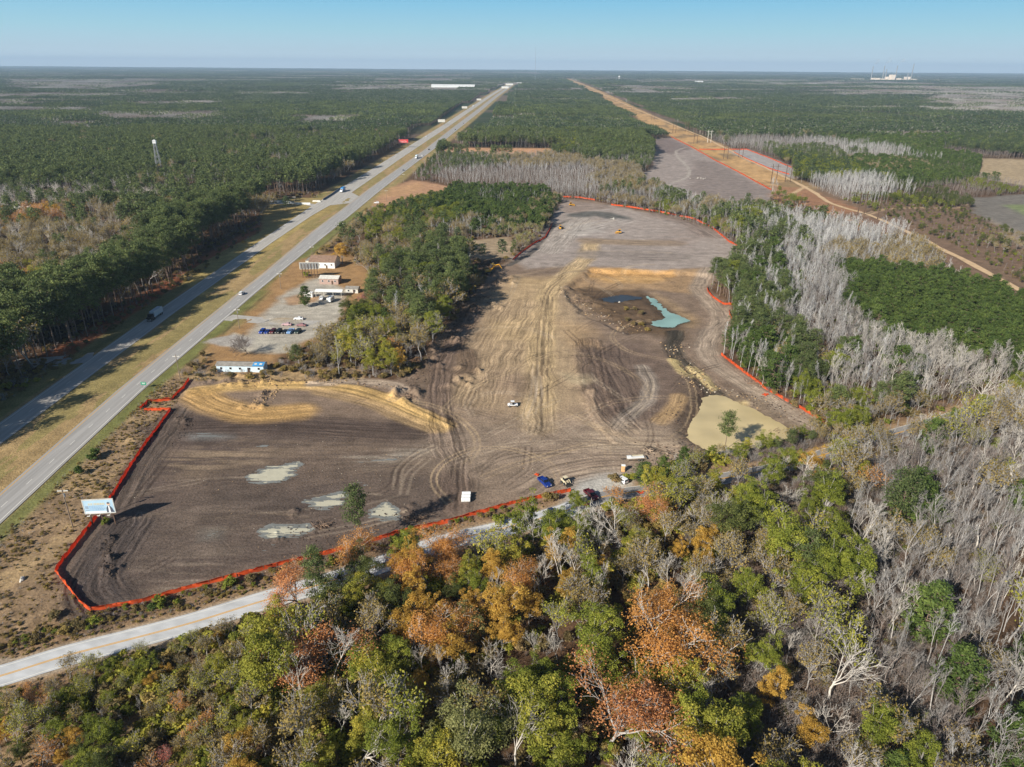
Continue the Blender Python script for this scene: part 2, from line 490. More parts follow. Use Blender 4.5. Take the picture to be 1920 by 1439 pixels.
for P_, r_ in ((MUD, 5), (BLUE, 4), (DARKW, 4)): poly(P_.mean(0) + (P_ - P_.mean(0)) * 1.12, (78, 66, 56), r_, 3, .85)
for s_ in PUDDLES: poly(pts(s_), (150, 150, 142), 3, 2, .6)
poly('360,812 400,814 430,818 400,822 365,822', (150, 156, 156), 4, 5, .6, .3)
poly('640,868 720,860 780,850 760,858 690,872', (160, 150, 136), 4, 5, .6, .4)
poly('375,1000 410,995 412,1010 385,1016', (158, 158, 150), 3, 3, .7, .3)

def soft_poly(P_, x, y, soft, warp, seed):
    if warp:
        x = x + (fbm(x, y, warp * 3, seed=seed) - .5) * 2 * warp
        y = y + (fbm(x, y, warp * 3, seed=seed + 50) - .5) * 2 * warp
    d = segdist(P_, x, y, closed=True)
    return sstep(-soft, soft, np.where(inpoly(P_, x, y), d, -d))

PILES = []        # (x, y, radius, height)
def piles(s, r, h, n=1, spread=0.0):
    for X, Y in pts(s):
        for _ in range(n):
            PILES.append((X + random.gauss(0, spread), Y + random.gauss(0, spread), r * random.uniform(.6, 1.3), h * random.uniform(.6, 1.3)))
piles('208,1012 200,1020 196,1046 206,1054 203,1068 208,1078', 1.3, .9, 2, .7)
piles('795,655 812,640 780,680 808,690 862,700 872,720', 2.4, 1.5, 4, 3)
piles('335,785 345,790 352,795', 1.0, .6, 3, 1.2)
piles('750,735 765,748 780,742', 2.4, 1.4, 3, 3)
piles('545,965 600,985 520,1010 770,950 780,960', 1.2, .5, 3, 1.5)
piles('930,520 945,525 955,530 905,560 920,575 890,590 870,640', 3.0, 1.6, 3, 4)
piles('1060,545 1080,540 1095,555 1110,565 1130,575 1150,580', 2.6, 1.1, 3, 4)
piles('1180,610 1200,600 1195,585 1170,590', 2.6, 1.0, 2, 3)
piles('1222,845 1218,840 1230,850', 1.0, .7, 2, 1)
piles('500,735 480,750 465,760 490,765', 1.6, .9, 2, 2)
piles('400,718 440,722 470,718 430,712 500,716', 1.8, 1.0, 3, 3)
piles('1290,840 1262,850 1300,860 1320,862', 1.6, .8, 2, 2)
piles('1420,790 1450,760 1470,790 1400,735', 1.6, .6, 3, 3)

def height(x, y):
    x, y = np.asarray(x, float).ravel(), np.asarray(y, float).ravel()
    z = np.zeros(x.shape)
    near = (y < 1600) & (y > 40)
    ix = np.nonzero(near)[0]
    X, Y = x[ix], y[ix]
    h = (fbm(X, Y, 9, seed=3, octs=4) - .5) * .5
    site = inpoly(SITE, X, Y)
    h = h * np.where(site, .2, 1)
    for P_, hw, c, amp, ridge, op in LANES:
        if not ridge: continue
        lo, hi = P_.min(0) - hw * 2, P_.max(0) + hw * 2
        k = np.nonzero((X > lo[0]) & (X < hi[0]) & (Y > lo[1]) & (Y < hi[1]))[0]
        if not len(k): continue
        d, al, sd = segdist(P_, X[k], Y[k], along=True)
        m = 1 - sstep(hw * .6, hw * 1.15, d)
        h[k] += m * ((vnoise(sd / .8, al / 22, 5) - .35) * ridge * 1.6 + (ridge if abs(ridge) >= .3 else 0) * .6)
    for px, py, r, hh in PILES:
        k = np.nonzero((abs(X - px) < r * 2.2) & (abs(Y - py) < r * 2.2))[0]
        if len(k):
            d = np.hypot(X[k] - px, Y[k] - py) / r
            h[k] += hh * np.exp(-1.4 * d ** 2) * (.6 + .8 * vnoise(X[k] / .7, Y[k] / .7, 8))
    for P_, dep in ((HOL, 1.9), (MUD, 1.6), (BLUE, 3.0), (DARKW, 2.8)):
        lo, hi = P_.min(0) - 14, P_.max(0) + 14
        k = np.nonzero((X > lo[0]) & (X < hi[0]) & (Y > lo[1]) & (Y < hi[1]))[0]
        d = segdist(P_, X[k], Y[k], closed=True)
        d = np.where(inpoly(P_, X[k], Y[k]), d, -d)
        d = d + (fbm(X[k], Y[k], 7, seed=44) - .5) * 5
        m = sstep(-5, 2.5, d) if P_ is not HOL else sstep(-2.2, 2.2, d)
        h[k] = h[k] - dep * m if P_ is HOL else h[k] * (1 - m) - dep * m
    # cut faces: the pad stands above the hollow
    flat = 1 - sstep(1.5, 5, np.abs(X - np.clip(X, farL(Y) - 1.5, farR(Y) + 1.5)))
    flat = np.maximum(flat, 1 - sstep(1.5, 5, np.abs(X - np.clip(X, nearL(Y) - 1, nearR(Y) + 1.5))))
    k = np.nonzero(Y < 330)[0]
    fr = np.zeros(X.shape)
    fr[k] = 1 - sstep(ROAD_HW + 1, ROAD_HW + 4, segdist(ROADF, X[k], Y[k]))
    flat = np.maximum(flat, fr)
    z[ix] = h * (1 - flat) - .12 * flat
    return z

col = np.empty((N, 3))
ins = inpoly(SITE, gx, gy) * .2 + inpoly(PATCH, gx, gy) * .3
trk = np.stack([gy + .12 * gx + 3 * fbm(gx, gy, 40, seed=141), gx, ins], -1)      # across and along the machine passes, and how strongly they show
n1 = fbm(gx, gy, 14, seed=21)[:, None]
n2 = fbm(gx, gy, 60, seed=31)[:, None]
col[:] = alb((112, 86, 66)) * (1 - n1) + alb((86, 70, 54)) * n1
col = col * (.75 + .5 * n2)
far = sstep(900, 1800, gy)[:, None]
n3 = fbm(gx, gy, 900, 260, seed=41)[:, None]
col = col * (1 - far) + far * (alb((62, 74, 50)) * (1 - sstep(.5, .62, n3)) + alb((118, 104, 92)) * sstep(.5, .62, n3))
def put(m, c, var=None):
    global col
    m = m[:, None]
    col = col * (1 - m) + m * (c if var is None else c * var[:, None])
# verges and median
a0 = sstep(-16, -10, gx - farL(gy)) * (1 - sstep(9, 16, gx - nearR(gy))) * (gy < 9000)
gn = fbm(gx, gy, 3, 16, seed=51)
put(a0 * (gy > 30), alb((172, 147, 106)), .75 + .5 * gn)
gg = a0 * (fbm(gx, gy, 6, 40, seed=52) > .5) * .6
put(gg, alb((142, 136, 84)))
gr = sstep(.5, 2, gx - nearR(gy)) * (1 - sstep(5, 9, gx - nearR(gy))) * (gy < 620)
put(gr * .9, alb((118, 122, 72)), .7 + .6 * gn)
dt = np.exp(-((gx - nearR(gy) - 8.5 + fbm(gx, gy, 8, seed=55) * 2) / .9) ** 2) * (gy < 640)
put(dt * .75, alb((84, 80, 54)))
gl = sstep(-16, -11, gx - farL(gy)) * (1 - sstep(-4, -2, gx - farL(gy))) * (gy < 720)
put(gl * .8, alb((136, 128, 82)), .7 + .6 * gn)
st = sstep(-26, -18, gx - farL(gy)) * (1 - sstep(-12, -9, gx - farL(gy))) * (gy < 640) * (gy > 280)
put(st * .85, alb((178, 112, 78)), .7 + .6 * gn)
lw = inpoly(pts('335,520 420,470 520,418 560,395 590,390 600,400 560,430 480,490 380,560'), gx, gy) * 1.0
put(lw * .9, alb((176, 156, 100)), .7 + .6 * gn)
# scrub strip between highway and works, and along the small road
sb = sstep(5, 9, gx - nearR(gy)) * (gy < 275) * (gx < -60)
nn = fbm(gx, gy, 2.2, seed=53)
put(sb * 1.0, alb((154, 130, 102)), .5 + 1.0 * nn)
put(sb * sstep(.5, .62, fbm(gx, gy, 12, 7, seed=54)) * .8, alb((178, 152, 114)), .6 + .8 * nn)
kk = np.nonzero(gy < 340)[0]
dr = np.full(N, 1e3)
dr[kk] = segdist(ROADF, gx[kk], gy[kk])
put((1 - sstep(9, 15, dr)) * .9, alb((140, 114, 88)), .6 + .8 * nn)
put((1 - sstep(4.5, 7, dr)) * .8, alb((168, 142, 112)), .7 + .6 * nn)
put((1 - sstep(3.6, 4.8, dr)) * .7 * (gx < at1(1080, 952)[0]), alb((182, 170, 154)))
# corridor of the power line
kk = np.nonzero((gx > -100) & (gy > 150))[0]
dc = np.full(N, 1e4)
dc[kk] = segdist(CORR, gx[kk], gy[kk])
cw = corr_w(gy)
cn = fbm(gx, gy, 10, 18, seed=61)
cc = 1 - sstep(cw * .8, cw * 1.15, dc)
put(cc, alb((200, 162, 114)), .65 + .7 * cn)
put(cc * (1 - sstep(480, 700, gy)) * .9, alb((146, 112, 92)), .6 + .8 * cn)
put(cc * sstep(.52, .6, fbm(gx, gy, 25, 40, seed=62)) * .7, alb((128, 112, 88)))
def paint_polys(L_):
  for P_, c, soft, warp, op, streak in L_:
    lo, hi = P_.min(0) - soft - warp * 2, P_.max(0) + soft + warp * 2
    k = np.nonzero((gx > lo[0]) & (gx < hi[0]) & (gy > lo[1]) & (gy < hi[1]))[0]
    if not len(k): continue
    X, Y = gx[k], gy[k]
    m = soft_poly(P_, X, Y, soft, warp, 7) * op
    v = .82 + .36 * fbm(X, Y, 5, seed=71)
    if streak:
        s1 = fbm(X, Y, 16, 1.3, seed=72)
        v = v * (1 + streak * 2.2 * (s1 - .5))
        if streak > .3: m = m * sstep(.36, .58, s1)
    col[k] = col[k] * (1 - m[:, None]) + m[:, None] * c * v[:, None]
paint_polys(POLYS)
for P_, hw, c, amp, ridge, op in LANES:
    lo, hi = P_.min(0) - hw * 2, P_.max(0) + hw * 2
    k = np.nonzero((gx > lo[0]) & (gx < hi[0]) & (gy > lo[1]) & (gy < hi[1]))[0]
    if not len(k): continue
    X, Y = gx[k], gy[k]
    Xw = X + (fbm(X, Y, 9, seed=81) - .5) * min(hw, 6) * .6
    d, al, sd = segdist(P_, Xw, Y, along=True)
    m = (1 - sstep(hw * .45, hw * 1.2, d)) * op
    tw = np.clip((1 - sstep(hw * .6, hw * 1.2, d)) * (.3 + amp * 1.3) * (.22 if hw >= 18 else 1 if hw > 3 else .4), 0, 1)
    q_ = tw > trk[k, 2] * .8
    trk[k[q_]] = np.stack([sd, al + 137. * len(P_), tw], -1)[q_]
    v = 1 + amp * 1.2 * (.6 * vnoise(sd / 1.1, al / 26, 82) + .4 * vnoise(sd / 2.7, al / 40, 83) - .5) + .3 * (fbm(X, Y, 4, seed=84) - .5)
    col[k] = col[k] * (1 - m[:, None]) + m[:, None] * c * v[:, None]
BASE, POLYS = POLYS, []                    # damp and dry patches that lie over the machine passes
poly('300,850 420,822 520,838 470,872 360,880 300,872', (142, 124, 104), 9, 14, .75, .5)
poly('520,842 640,826 760,846 820,868 700,880 580,868', (130, 113, 98), 9, 14, .6, .5)
poly('300,950 420,930 520,946 440,975 330,985', (120, 106, 94), 8, 12, .55, .5)
poly('300,1040 400,1010 460,1020 380,1060 310,1085', (134, 120, 106), 7, 10, .6, .5)
poly('210,1130 300,1100 420,1082 330,1112', (146, 134, 120), 3, 5, .6, .5)
poly('640,862 720,854 800,842 790,858 700,874', (164, 154, 140), 4, 6, .7, .5)
poly('560,930 640,905 700,900 660,925 590,945', (84, 74, 70), 7, 10, .6, .3)
poly('430,880 560,915 600,960 500,985 400,930', (84, 74, 69), 9, 12, .55, .3)
poly('860,760 960,790 1000,850 900,870 850,820', (150, 132, 116), 10, 14, .5, .4)
poly('900,690 980,700 1000,740 930,750 890,725', (134, 114, 100), 8, 12, .6, .3)
poly('1060,700 1100,705 1116,716 1090,722 1062,712', (196, 178, 146), 3, 4, .7, .3)
poly('930,600 1010,590 1000,640 940,640', (206, 178, 134), 8, 12, .45, .3)
poly('1050,600 1100,610 1140,650 1090,650', (184, 152, 112), 8, 12, .5, .3)
poly('1130,820 1220,800 1260,830 1190,850 1130,845', (190, 170, 146), 7, 10, .6, .4)
poly('1000,780 1080,770 1110,800 1040,812', (172, 150, 128), 8, 12, .5, .4)
poly('1060,420 1110,415 1130,440 1070,445', (190, 182, 174), 7, 10, .6, .3)
poly('1130,465 1230,462 1250,490 1140,495', (144, 132, 124), 8, 12, .6, .4)
poly('1240,420 1330,440 1300,470 1230,455', (146, 130, 120), 10, 14, .6, .4)
paint_polys(POLYS)
# wheel ruts: pairs of thin dark lines and pale scrapes
def rut(s, c, w_=.35, gauge=2.0, op=.6):
    P_ = smooth(pts(s) if isinstance(s, str) else s, 5)
    lo, hi = P_.min(0) - 5, P_.max(0) + 5
    k = np.nonzero((gx > lo[0]) & (gx < hi[0]) & (gy > lo[1]) & (gy < hi[1]))[0]
    d, al, sd = segdist(P_, gx[k], gy[k], along=True)
    m = (1 - sstep(w_ * .5, w_ * 1.4, np.abs(np.abs(sd) - gauge / 2))) * (d < gauge + 2) * op * (.4 + .8 * vnoise(al / 9, al * 0, 3))
    m = np.clip(m, 0, 1)[:, None]
    col[k] = col[k] * (1 - m) + m * alb(c)
DK, PL = (70, 58, 52), (190, 172, 150)
for s_ in ('1010,800 1010,700 1016,600 1028,548 1056,520', '1022,790 1022,690 1026,610 1032,560', '850,945 852,890 860,840 848,800 838,760', '860,940 862,880 868,830 852,790',
           '1150,665 1175,700 1190,735', '1126,668 1140,720 1160,760 1180,785', '300,805 420,800 560,800 700,806', '180,1110 240,1090 300,1060', '330,840 300,880 260,930',
           '650,945 700,930 735,910 745,880 780,850', '900,880 940,860 1000,850 1080,848', '960,900 985,880 990,850', '820,690 812,740 820,780'):
    rut(s_, DK, .4)
for s_ in ('745,905 750,880 770,860 800,845', '760,915 768,890 790,870', '1205,690 1220,718 1214,745 1190,772', '870,860 950,835 1050,828', '1000,905 1080,885 1160,880', '1060,800 1100,830 1140,840',
           '985,780 1000,740 1004,690', '600,1000 680,985 740,970', '1340,690 1400,728 1470,765', '1090,430 1120,420 1150,414', '1040,445 1075,425 1120,412', '1095,470 1180,472 1250,474'):
    rut(s_, PL, .45, 2.2, .55)
for k_ in range(70):                         # crossing machine tracks all over the works
    x0, y0 = random.uniform(820, 1290), random.uniform(520, 900)
    p0 = np.array(at1(x0, y0))
    if not inpoly(SITE, p0[:1], p0[1:])[0]: continue
    a_, Q_ = random.gauss(1.3, .7), [p0]
    bend = random.gauss(0, .16)
    for _ in range(random.randint(5, 12)):
        Q_.append(Q_[-1] + 6 * np.array([math.cos(a_), math.sin(a_)]))
        a_ += bend + random.gauss(0, .07)
    Q_ = np.array(Q_)
    if not inpoly(SITE, Q_[:, 0], Q_[:, 1]).all() or inpoly(MUD, Q_[:, 0], Q_[:, 1]).any() or inpoly(BLUE, Q_[:, 0], Q_[:, 1]).any(): continue
    rut(Q_, random.choice((DK, DK, PL, (96, 80, 68), (206, 180, 144))), random.choice((.3, .45)), random.choice((1.8, 2.3)), random.uniform(.25, .6))
for k_ in range(26):                         # long faint scrapes across the lower field
    x0, y0 = random.uniform(180, 760), random.uniform(830, 1080)
    L_ = random.uniform(40, 150)
    if inpoly(SITE, *[np.array([q]) for q in at1(x0, y0)])[0]:
        rut(f'{x0},{y0} {x0 + L_ / 2},{y0 - random.uniform(-2, 10)} {x0 + L_},{y0 - random.uniform(0, 18)}', random.choice((PL, (60, 52, 50), (150, 132, 112))), .4, random.choice((.1, 2.0)), .35)
gz = height(gx, gy)
idx = np.arange(N).reshape(shape)
F = np.stack([idx[:-1, :-1], idx[:-1, 1:], idx[1:, 1:], idx[1:, :-1]], -1).reshape(-1, 4)

m, t, b = new_mat('soil')
va = t.nodes.new('ShaderNodeAttribute')
va.attribute_name = 'soil'
geo = t.nodes.new('ShaderNodeNewGeometry')
def noise_node(scale, detail=5, rough=.65):
    n = t.nodes.new('ShaderNodeTexNoise')
    n.inputs['Scale'].default_value, n.inputs['Detail'].default_value, n.inputs['Roughness'].default_value = scale, detail, rough
    t.links.new(geo.outputs['Position'], n.inputs['Vector'])
    return n
na, nb = noise_node(1.4), noise_node(.16, 6)
r1 = t.nodes.new('ShaderNodeMapRange')
r1.inputs[1].default_value, r1.inputs[2].default_value, r1.inputs[3].default_value, r1.inputs[4].default_value = .3, .7, .66, 1.34
t.links.new(na.outputs[0], r1.inputs[0])
r2 = t.nodes.new('ShaderNodeMapRange')
r2.inputs[1].default_value, r2.inputs[2].default_value, r2.inputs[3].default_value, r2.inputs[4].default_value = .3, .7, .76, 1.24
t.links.new(nb.outputs[0], r2.inputs[0])
mu = t.nodes.new('ShaderNodeMath')
mu.operation = 'MULTIPLY'
t.links.new(r1.outputs[0], mu.inputs[0])
t.links.new(r2.outputs[0], mu.inputs[1])
ta = t.nodes.new('ShaderNodeAttribute')
ta.attribute_name = 'passes'
sx = t.nodes.new('ShaderNodeSeparateXYZ')
t.links.new(ta.outputs['Vector'], sx.inputs[0])
mp = t.nodes.new('ShaderNodeMapping')
mp.inputs['Scale'].default_value = (.85, .03, 0)
t.links.new(ta.outputs['Vector'], mp.inputs[0])
ns = t.nodes.new('ShaderNodeTexNoise')
ns.inputs['Scale'].default_value, ns.inputs['Detail'].default_value, ns.inputs['Roughness'].default_value = 1.0, 4, .65
t.links.new(mp.outputs[0], ns.inputs['Vector'])
def mnode(op, a, b_):
    q = t.nodes.new('ShaderNodeMath')
    q.operation = op
    for i, s_ in enumerate((a, b_)):
        if isinstance(s_, (int, float)): q.inputs[i].default_value = s_
        else: t.links.new(s_, q.inputs[i])
    return q.outputs[0]
pas = mnode('MULTIPLY', mnode('MULTIPLY', mnode('SUBTRACT', ns.outputs[0], .5), 3.4), sx.outputs[2])
patch_n = noise_node(.06, 3)
pas = mnode('MULTIPLY', pas, mnode('MULTIPLY', patch_n.outputs[0], 1.9))
v2 = t.nodes.new('ShaderNodeVectorMath')
v2.operation = 'SCALE'
t.links.new(va.outputs['Color'], v2.inputs[0])
t.links.new(mnode('MAXIMUM', mnode('MULTIPLY', mu.outputs[0], mnode('ADD', pas, 1.0)), .3), v2.inputs['Scale'])
t.links.new(v2.outputs[0], b.inputs['Base Color'])
b.inputs['Roughness'].default_value = .95
b.inputs['Specular IOR Level'].default_value = .12
bp = t.nodes.new('ShaderNodeBump')
bp.inputs['Strength'].default_value, bp.inputs['Distance'].default_value = .7, .4
t.links.new(mnode('ADD', na.outputs[0], mnode('MULTIPLY', pas, .35)), bp.inputs['Height'])
t.links.new(bp.outputs[0], b.inputs['Normal'])
gm = mesh_np('ground', np.stack([gx, gy, gz], -1), F, [m], smooth_=True)
ga = gm.attributes.new('passes', 'FLOAT_VECTOR', 'POINT')
ga.data.foreach_set('vector', trk.astype(np.float32).ravel())
ca = gm.attributes.new('soil', 'FLOAT_COLOR', 'POINT')
ca.data.foreach_set('color', np.concatenate([np.clip(col, .004, .9), np.ones((N, 1))], 1).astype(np.float32).ravel())
tag(link('ground', gm), 'bare soil, leaf litter and dry grass of the whole plain', kind='structure')
del GX, GY, GU, idx, F, col, n1, n2, n3

# ------------------------------------------------------------------ roads, markings, water
def strip(name, L_, R_, z, m_, label=None, parent=None):
    n_ = len(L_)
    V = np.concatenate([np.c_[L_, np.full(n_, z)], np.c_[R_, np.full(n_, z)]])
    i = np.arange(n_ - 1)
    o = link(name, mesh_np(name, V, np.stack([i, n_ + i, n_ + i + 1, i + 1], -1), [m_]), parent)
    return tag(o, label, kind='structure')
def offs(P_, o):
    d = np.gradient(P_, axis=0)
    d /= np.linalg.norm(d, axis=1)[:, None]
    return P_ + np.c_[-d[:, 1], d[:, 0]] * o
def road_mat(name, c, streak_axis):
    m_, t_, b_ = new_mat(name)
    g_ = t_.nodes.new('ShaderNodeNewGeometry')
    mp = t_.nodes.new('ShaderNodeMapping')
    mp.inputs['Scale'].default_value = streak_axis
    t_.links.new(g_.outputs['Position'], mp.inputs[0])
    n_ = t_.nodes.new('ShaderNodeTexNoise')
    n_.inputs['Scale'].default_value, n_.inputs['Detail'].default_value = 1, 5
    t_.links.new(mp.outputs[0], n_.inputs['Vector'])
    r_ = t_.nodes.new('ShaderNodeMapRange')
    r_.inputs[1].default_value, r_.inputs[2].default_value, r_.inputs[3].default_value, r_.inputs[4].default_value = .3, .7, .84, 1.16
    t_.links.new(n_.outputs[0], r_.inputs[0])
    h_ = t_.nodes.new('ShaderNodeHueSaturation')
    h_.inputs['Color'].default_value = (*alb(c), 1)
    t_.links.new(r_.outputs[0], h_.inputs['Value'])
    t_.links.new(h_.outputs[0], b_.inputs['Base Color'])
    b_.inputs['Roughness'].default_value = .9
    b_.inputs['Specular IOR Level'].default_value = .2
    return m_
M_HW = road_mat('highway_asphalt', (170, 168, 166), (.9, .03, 1))
M_HW2 = road_mat('old_asphalt', (184, 180, 174), (.9, .03, 1))
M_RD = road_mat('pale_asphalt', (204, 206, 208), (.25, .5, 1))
M_WL = mat('white_road_paint', alb((236, 234, 226)), .7)
M_YL = mat('yellow_road_paint', alb((226, 172, 72)), .7)
yy = np.concatenate([np.arange(30, 700, 6), np.arange(700, 9000, 40)]).astype(float)
rd1 = strip('road', np.c_[nearL(yy) - .9, yy], np.c_[nearR(yy) + 1.0, yy], .02, M_HW, 'grey two-lane carriageway of the highway on the works side')
rd2 = strip('road', np.c_[farL(yy) - 1.0, yy], np.c_[farR(yy) + .8, yy], .02, M_HW2, 'paler two-lane carriageway of the highway beside the pines')
def line(f, hw, m_, par): strip('road_marking', np.c_[f(yy) - hw, yy], np.c_[f(yy) + hw, yy], .028, m_, None, par)
line(lambda y: nearR(y), .12, M_WL, rd1)
line(lambda y: nearL(y), .12, M_YL, rd1)
line(lambda y: farL(y), .12, M_WL, rd2)
line(lambda y: farR(y), .10, M_WL, rd2)
def dashes(f, par):
    d0 = np.arange(36, 1500, 12.19)
    V, Q = [], []
    for k, y0 in enumerate(d0):
        a, b_ = float(f(y0)), float(f(y0 + 3.05))
        V += [(a - .09, y0, .028), (a + .09, y0, .028), (b_ + .09, y0 + 3.05, .028), (b_ - .09, y0 + 3.05, .028)]
        Q.append([4 * k, 4 * k + 1, 4 * k + 2, 4 * k + 3])
    tag(link('road_marking', mesh_np('road_marking', V, Q, [M_WL]), par), kind='structure')
dashes(lambda y: nearR(y) - 3.8, rd1)
dashes(lambda y: farL(y) + 4.0, rd2)
cut = int(np.argmin(np.abs(ROADF[:, 0] - at1(1080, 952)[0])))
RA, RB = offs(ROADF, ROAD_HW), offs(ROADF, -ROAD_HW)
M_RE = road_mat('grey_asphalt', (148, 146, 145), (.25, .5, 1))  # the road surface itself is greyer asphalt past the gravel entrance
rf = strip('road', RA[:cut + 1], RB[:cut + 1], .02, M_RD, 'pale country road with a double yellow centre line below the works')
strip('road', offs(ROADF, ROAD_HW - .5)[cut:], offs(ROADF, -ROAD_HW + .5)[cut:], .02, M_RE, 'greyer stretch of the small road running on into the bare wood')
for o_, hw_, m_ in ((ROAD_HW - .6, .09, M_WL), (-ROAD_HW + .6, .09, M_WL), (.16, .1, M_YL), (-.16, .1, M_YL)):
    strip('road_marking', offs(ROADF, o_ + hw_), offs(ROADF, o_ - hw_), .028, m_, None, rf)
def patch(name, P_, z, m_, label):
    V = [(x, y, z) for x, y in P_]
    me = bpy.data.meshes.new(name)
    me.from_pydata(V, [], [tuple(range(len(V)))])
    me.materials.append(m_)
    return tag(link(name, me), label, kind='structure')
M_GV = road_mat('side_asphalt', (186, 182, 176), (.3, .3, 1))
patch('road', np.array([(nearL(y_) - .9 - .02, y_) for y_ in (662, 700)][::1] + [(farR(y_) + .82, y_) for y_ in (722, 650)]), .024, M_GV, 'median crossover joining both carriageways')
sr = smooth(pts('420,385 480,383 540,381 575,383 600,388'), 4)
strip('road', offs(sr, 4.2), offs(sr, -4.2), .012, M_GV, 'side road running into the pines opposite the crossover')
sr = smooth(np.array([(nearR(334) + .9, 338.0), (nearR(334) + 9, 336), (-112, 331), (-96, 329)]), 4)
strip('road', offs(sr, 4.5), offs(sr, -4.5), .014, M_GV, 'short paved driveway into the car lot')
sr = smooth(np.array([(float(farL(300)) - .9, 285.0), (float(farL(300)) - 14, 280), (float(farL(300)) - 30, 276)]), 4)
strip('road', offs(sr, 7), offs(sr, -5), .014, M_HW, 'paved mouth of a side road in the pine shade')
tk = smooth(pts('1074,152 1102,163 1152,187 1202,209 1240,225 1262,234 1300,250 1318,257 1351,274 1366,281 1400,299 1428,312 1448,322 1476,335 1500,347 1530,364 1560,383 1640,408 1740,455 1840,506 1960,572'), 5)
M_TR = road_mat('sandy_track', (214, 184, 146), (.3, .3, 1))
strip('path', offs(tk, 2.3) + np.c_[rng.normal(0, .4, len(tk)), rng.normal(0, .4, len(tk))], offs(tk, -2.3) + np.c_[rng.normal(0, .4, len(tk)), rng.normal(0, .4, len(tk))], .34, M_TR, 'pale sandy track along the power line clearing')

def water(name, P_, z, c, rough, label, spec=.5, warp=1.2):
    P_ = smooth(np.vstack([P_, P_[:1]]), 16)[:-1]
    P_ = P_ + .5 * np.stack([fbm(P_[:, 0], P_[:, 1], .9, seed=15) - .5, fbm(P_[:, 0], P_[:, 1], .9, seed=16) - .5], -1) * warp
    P_ = P_ + np.stack([fbm(P_[:, 0], P_[:, 1], 3, seed=5) - .5, fbm(P_[:, 0], P_[:, 1], 3, seed=6) - .5], -1) * 2 * warp
    m_, t_, b_ = new_mat(name + '_water')
    n_ = t_.nodes.new('ShaderNodeTexNoise')
    n_.inputs['Scale'].default_value = .07
    g_ = t_.nodes.new('ShaderNodeNewGeometry')
    t_.links.new(g_.outputs['Position'], n_.inputs['Vector'])
    r_ = t_.nodes.new('ShaderNodeMapRange')
    r_.inputs[1].default_value, r_.inputs[2].default_value, r_.inputs[3].default_value, r_.inputs[4].default_value = .3, .7, .8, 1.15
    t_.links.new(n_.outputs[0], r_.inputs[0])
    h_ = t_.nodes.new('ShaderNodeHueSaturation')
    h_.inputs['Color'].default_value = (*alb(c), 1)
    t_.links.new(r_.outputs[0], h_.inputs['Value'])
    t_.links.new(h_.outputs[0], b_.inputs['Base Color'])
    b_.inputs['Roughness'].default_value = rough
    b_.inputs['Specular IOR Level'].default_value = spec
    return patch(name, P_, z, m_, label)
water('pond', MUD, -.75, (214, 194, 146), .3, 'muddy tan pond at the edge of the works')
water('pond', BLUE, -2.35, (152, 186, 178), .35, 'pale turquoise pool in the brown hollow', .3, 2.0)
water('pond', DARKW, -2.3, (62, 70, 80), .5, 'thin dark blue water lying in the hollow', .15, 2.6)
M_MILK = mat('milky_water', alb((208, 203, 180)), .3, (.5, .08), spec=.4)
M_FILM = mat('thin_water', alb((134, 136, 132)), .3, (.5, .2), spec=.4)
def wet(s_, label, m_=None, thr=.55, st=.2, dz=.05):
    P_ = pts(s_)
    lo, hi = P_.min(0) - 5, P_.max(0) + 5
    X, Y = np.meshgrid(np.arange(lo[0], hi[0], st), np.arange(lo[1], hi[1], st))
    k_ = soft_poly(P_, X.ravel(), Y.ravel(), 2.4, .8, 7)
    n_ = fbm(X.ravel(), Y.ravel(), 7, .8, seed=33, octs=3)
    sel = np.nonzero((k_ + (n_ - .5) * 1.5 > thr) & (k_ > .08))[0]
    c_ = np.stack([X.ravel()[sel], Y.ravel()[sel]], -1)
    h_ = st * .52
    V = np.concatenate([c_ + o for o in ((-h_, -h_), (h_, -h_), (h_, h_), (-h_, h_))])
    n = len(c_)
    F_ = np.stack([np.arange(n) + n * q for q in range(4)], -1)
    V = np.c_[V, height(V[:, 0], V[:, 1]) + dz]
    return tag(link('puddle', mesh_np('puddle', V, F_, [m_ or M_MILK])), label, kind='structure')
for s_ in PUDDLES:
    wet(s_, 'milky puddle lying on the dark soil')
    wet(s_, 'grey wet fringe round a milky puddle', M_FILM, .12, .25, .03)
for s_ in ('360,814 395,812 425,818 400,822 370,822', '640,868 700,862 750,856 745,864 690,870', '380,998 408,996 410,1008 388,1012', '672,905 684,903 690,916 676,918', '485,838 500,836 505,840 488,842', '490,1022 520,1018 518,1030 495,1034'):
    wet(s_, 'thin film of pale water on the dark soil', M_FILM, .8)
# ------------------------------------------------------------------ tree shapes
def tubes(S, n=4, cap=None):
    """S: rows of p0(3) p1(3) r0 r1 -> quads"""
    S = np.asarray(S, float)
    p0, p1, r0, r1 = S[:, :3], S[:, 3:6], S[:, 6], S[:, 7]
    d = p1 - p0
    d /= np.maximum(np.linalg.norm(d, axis=1), 1e-6)[:, None]
    ref = np.where(np.abs(d[:, 2:3]) > .9, [[1., 0, 0]], [[0, 0, 1.]])
    a = np.cross(d, ref)
    a /= np.linalg.norm(a, axis=1)[:, None]
    b_ = np.cross(d, a)
    th = 2 * np.pi * np.arange(n) / n
    ring = a[:, None] * np.cos(th)[None, :, None] + b_[:, None] * np.sin(th)[None, :, None]
    V = np.concatenate([p0[:, None] + ring * r0[:, None, None], p1[:, None] + ring * r1[:, None, None]], 1)
    k = np.arange(n)
    f = np.stack([k, (k + 1) % n, n + (k + 1) % n, n + k], -1)
    F_ = f[None] + (np.arange(len(S)) * 2 * n)[:, None, None]
    return V.reshape(-1, 3), F_.reshape(-1, 4)
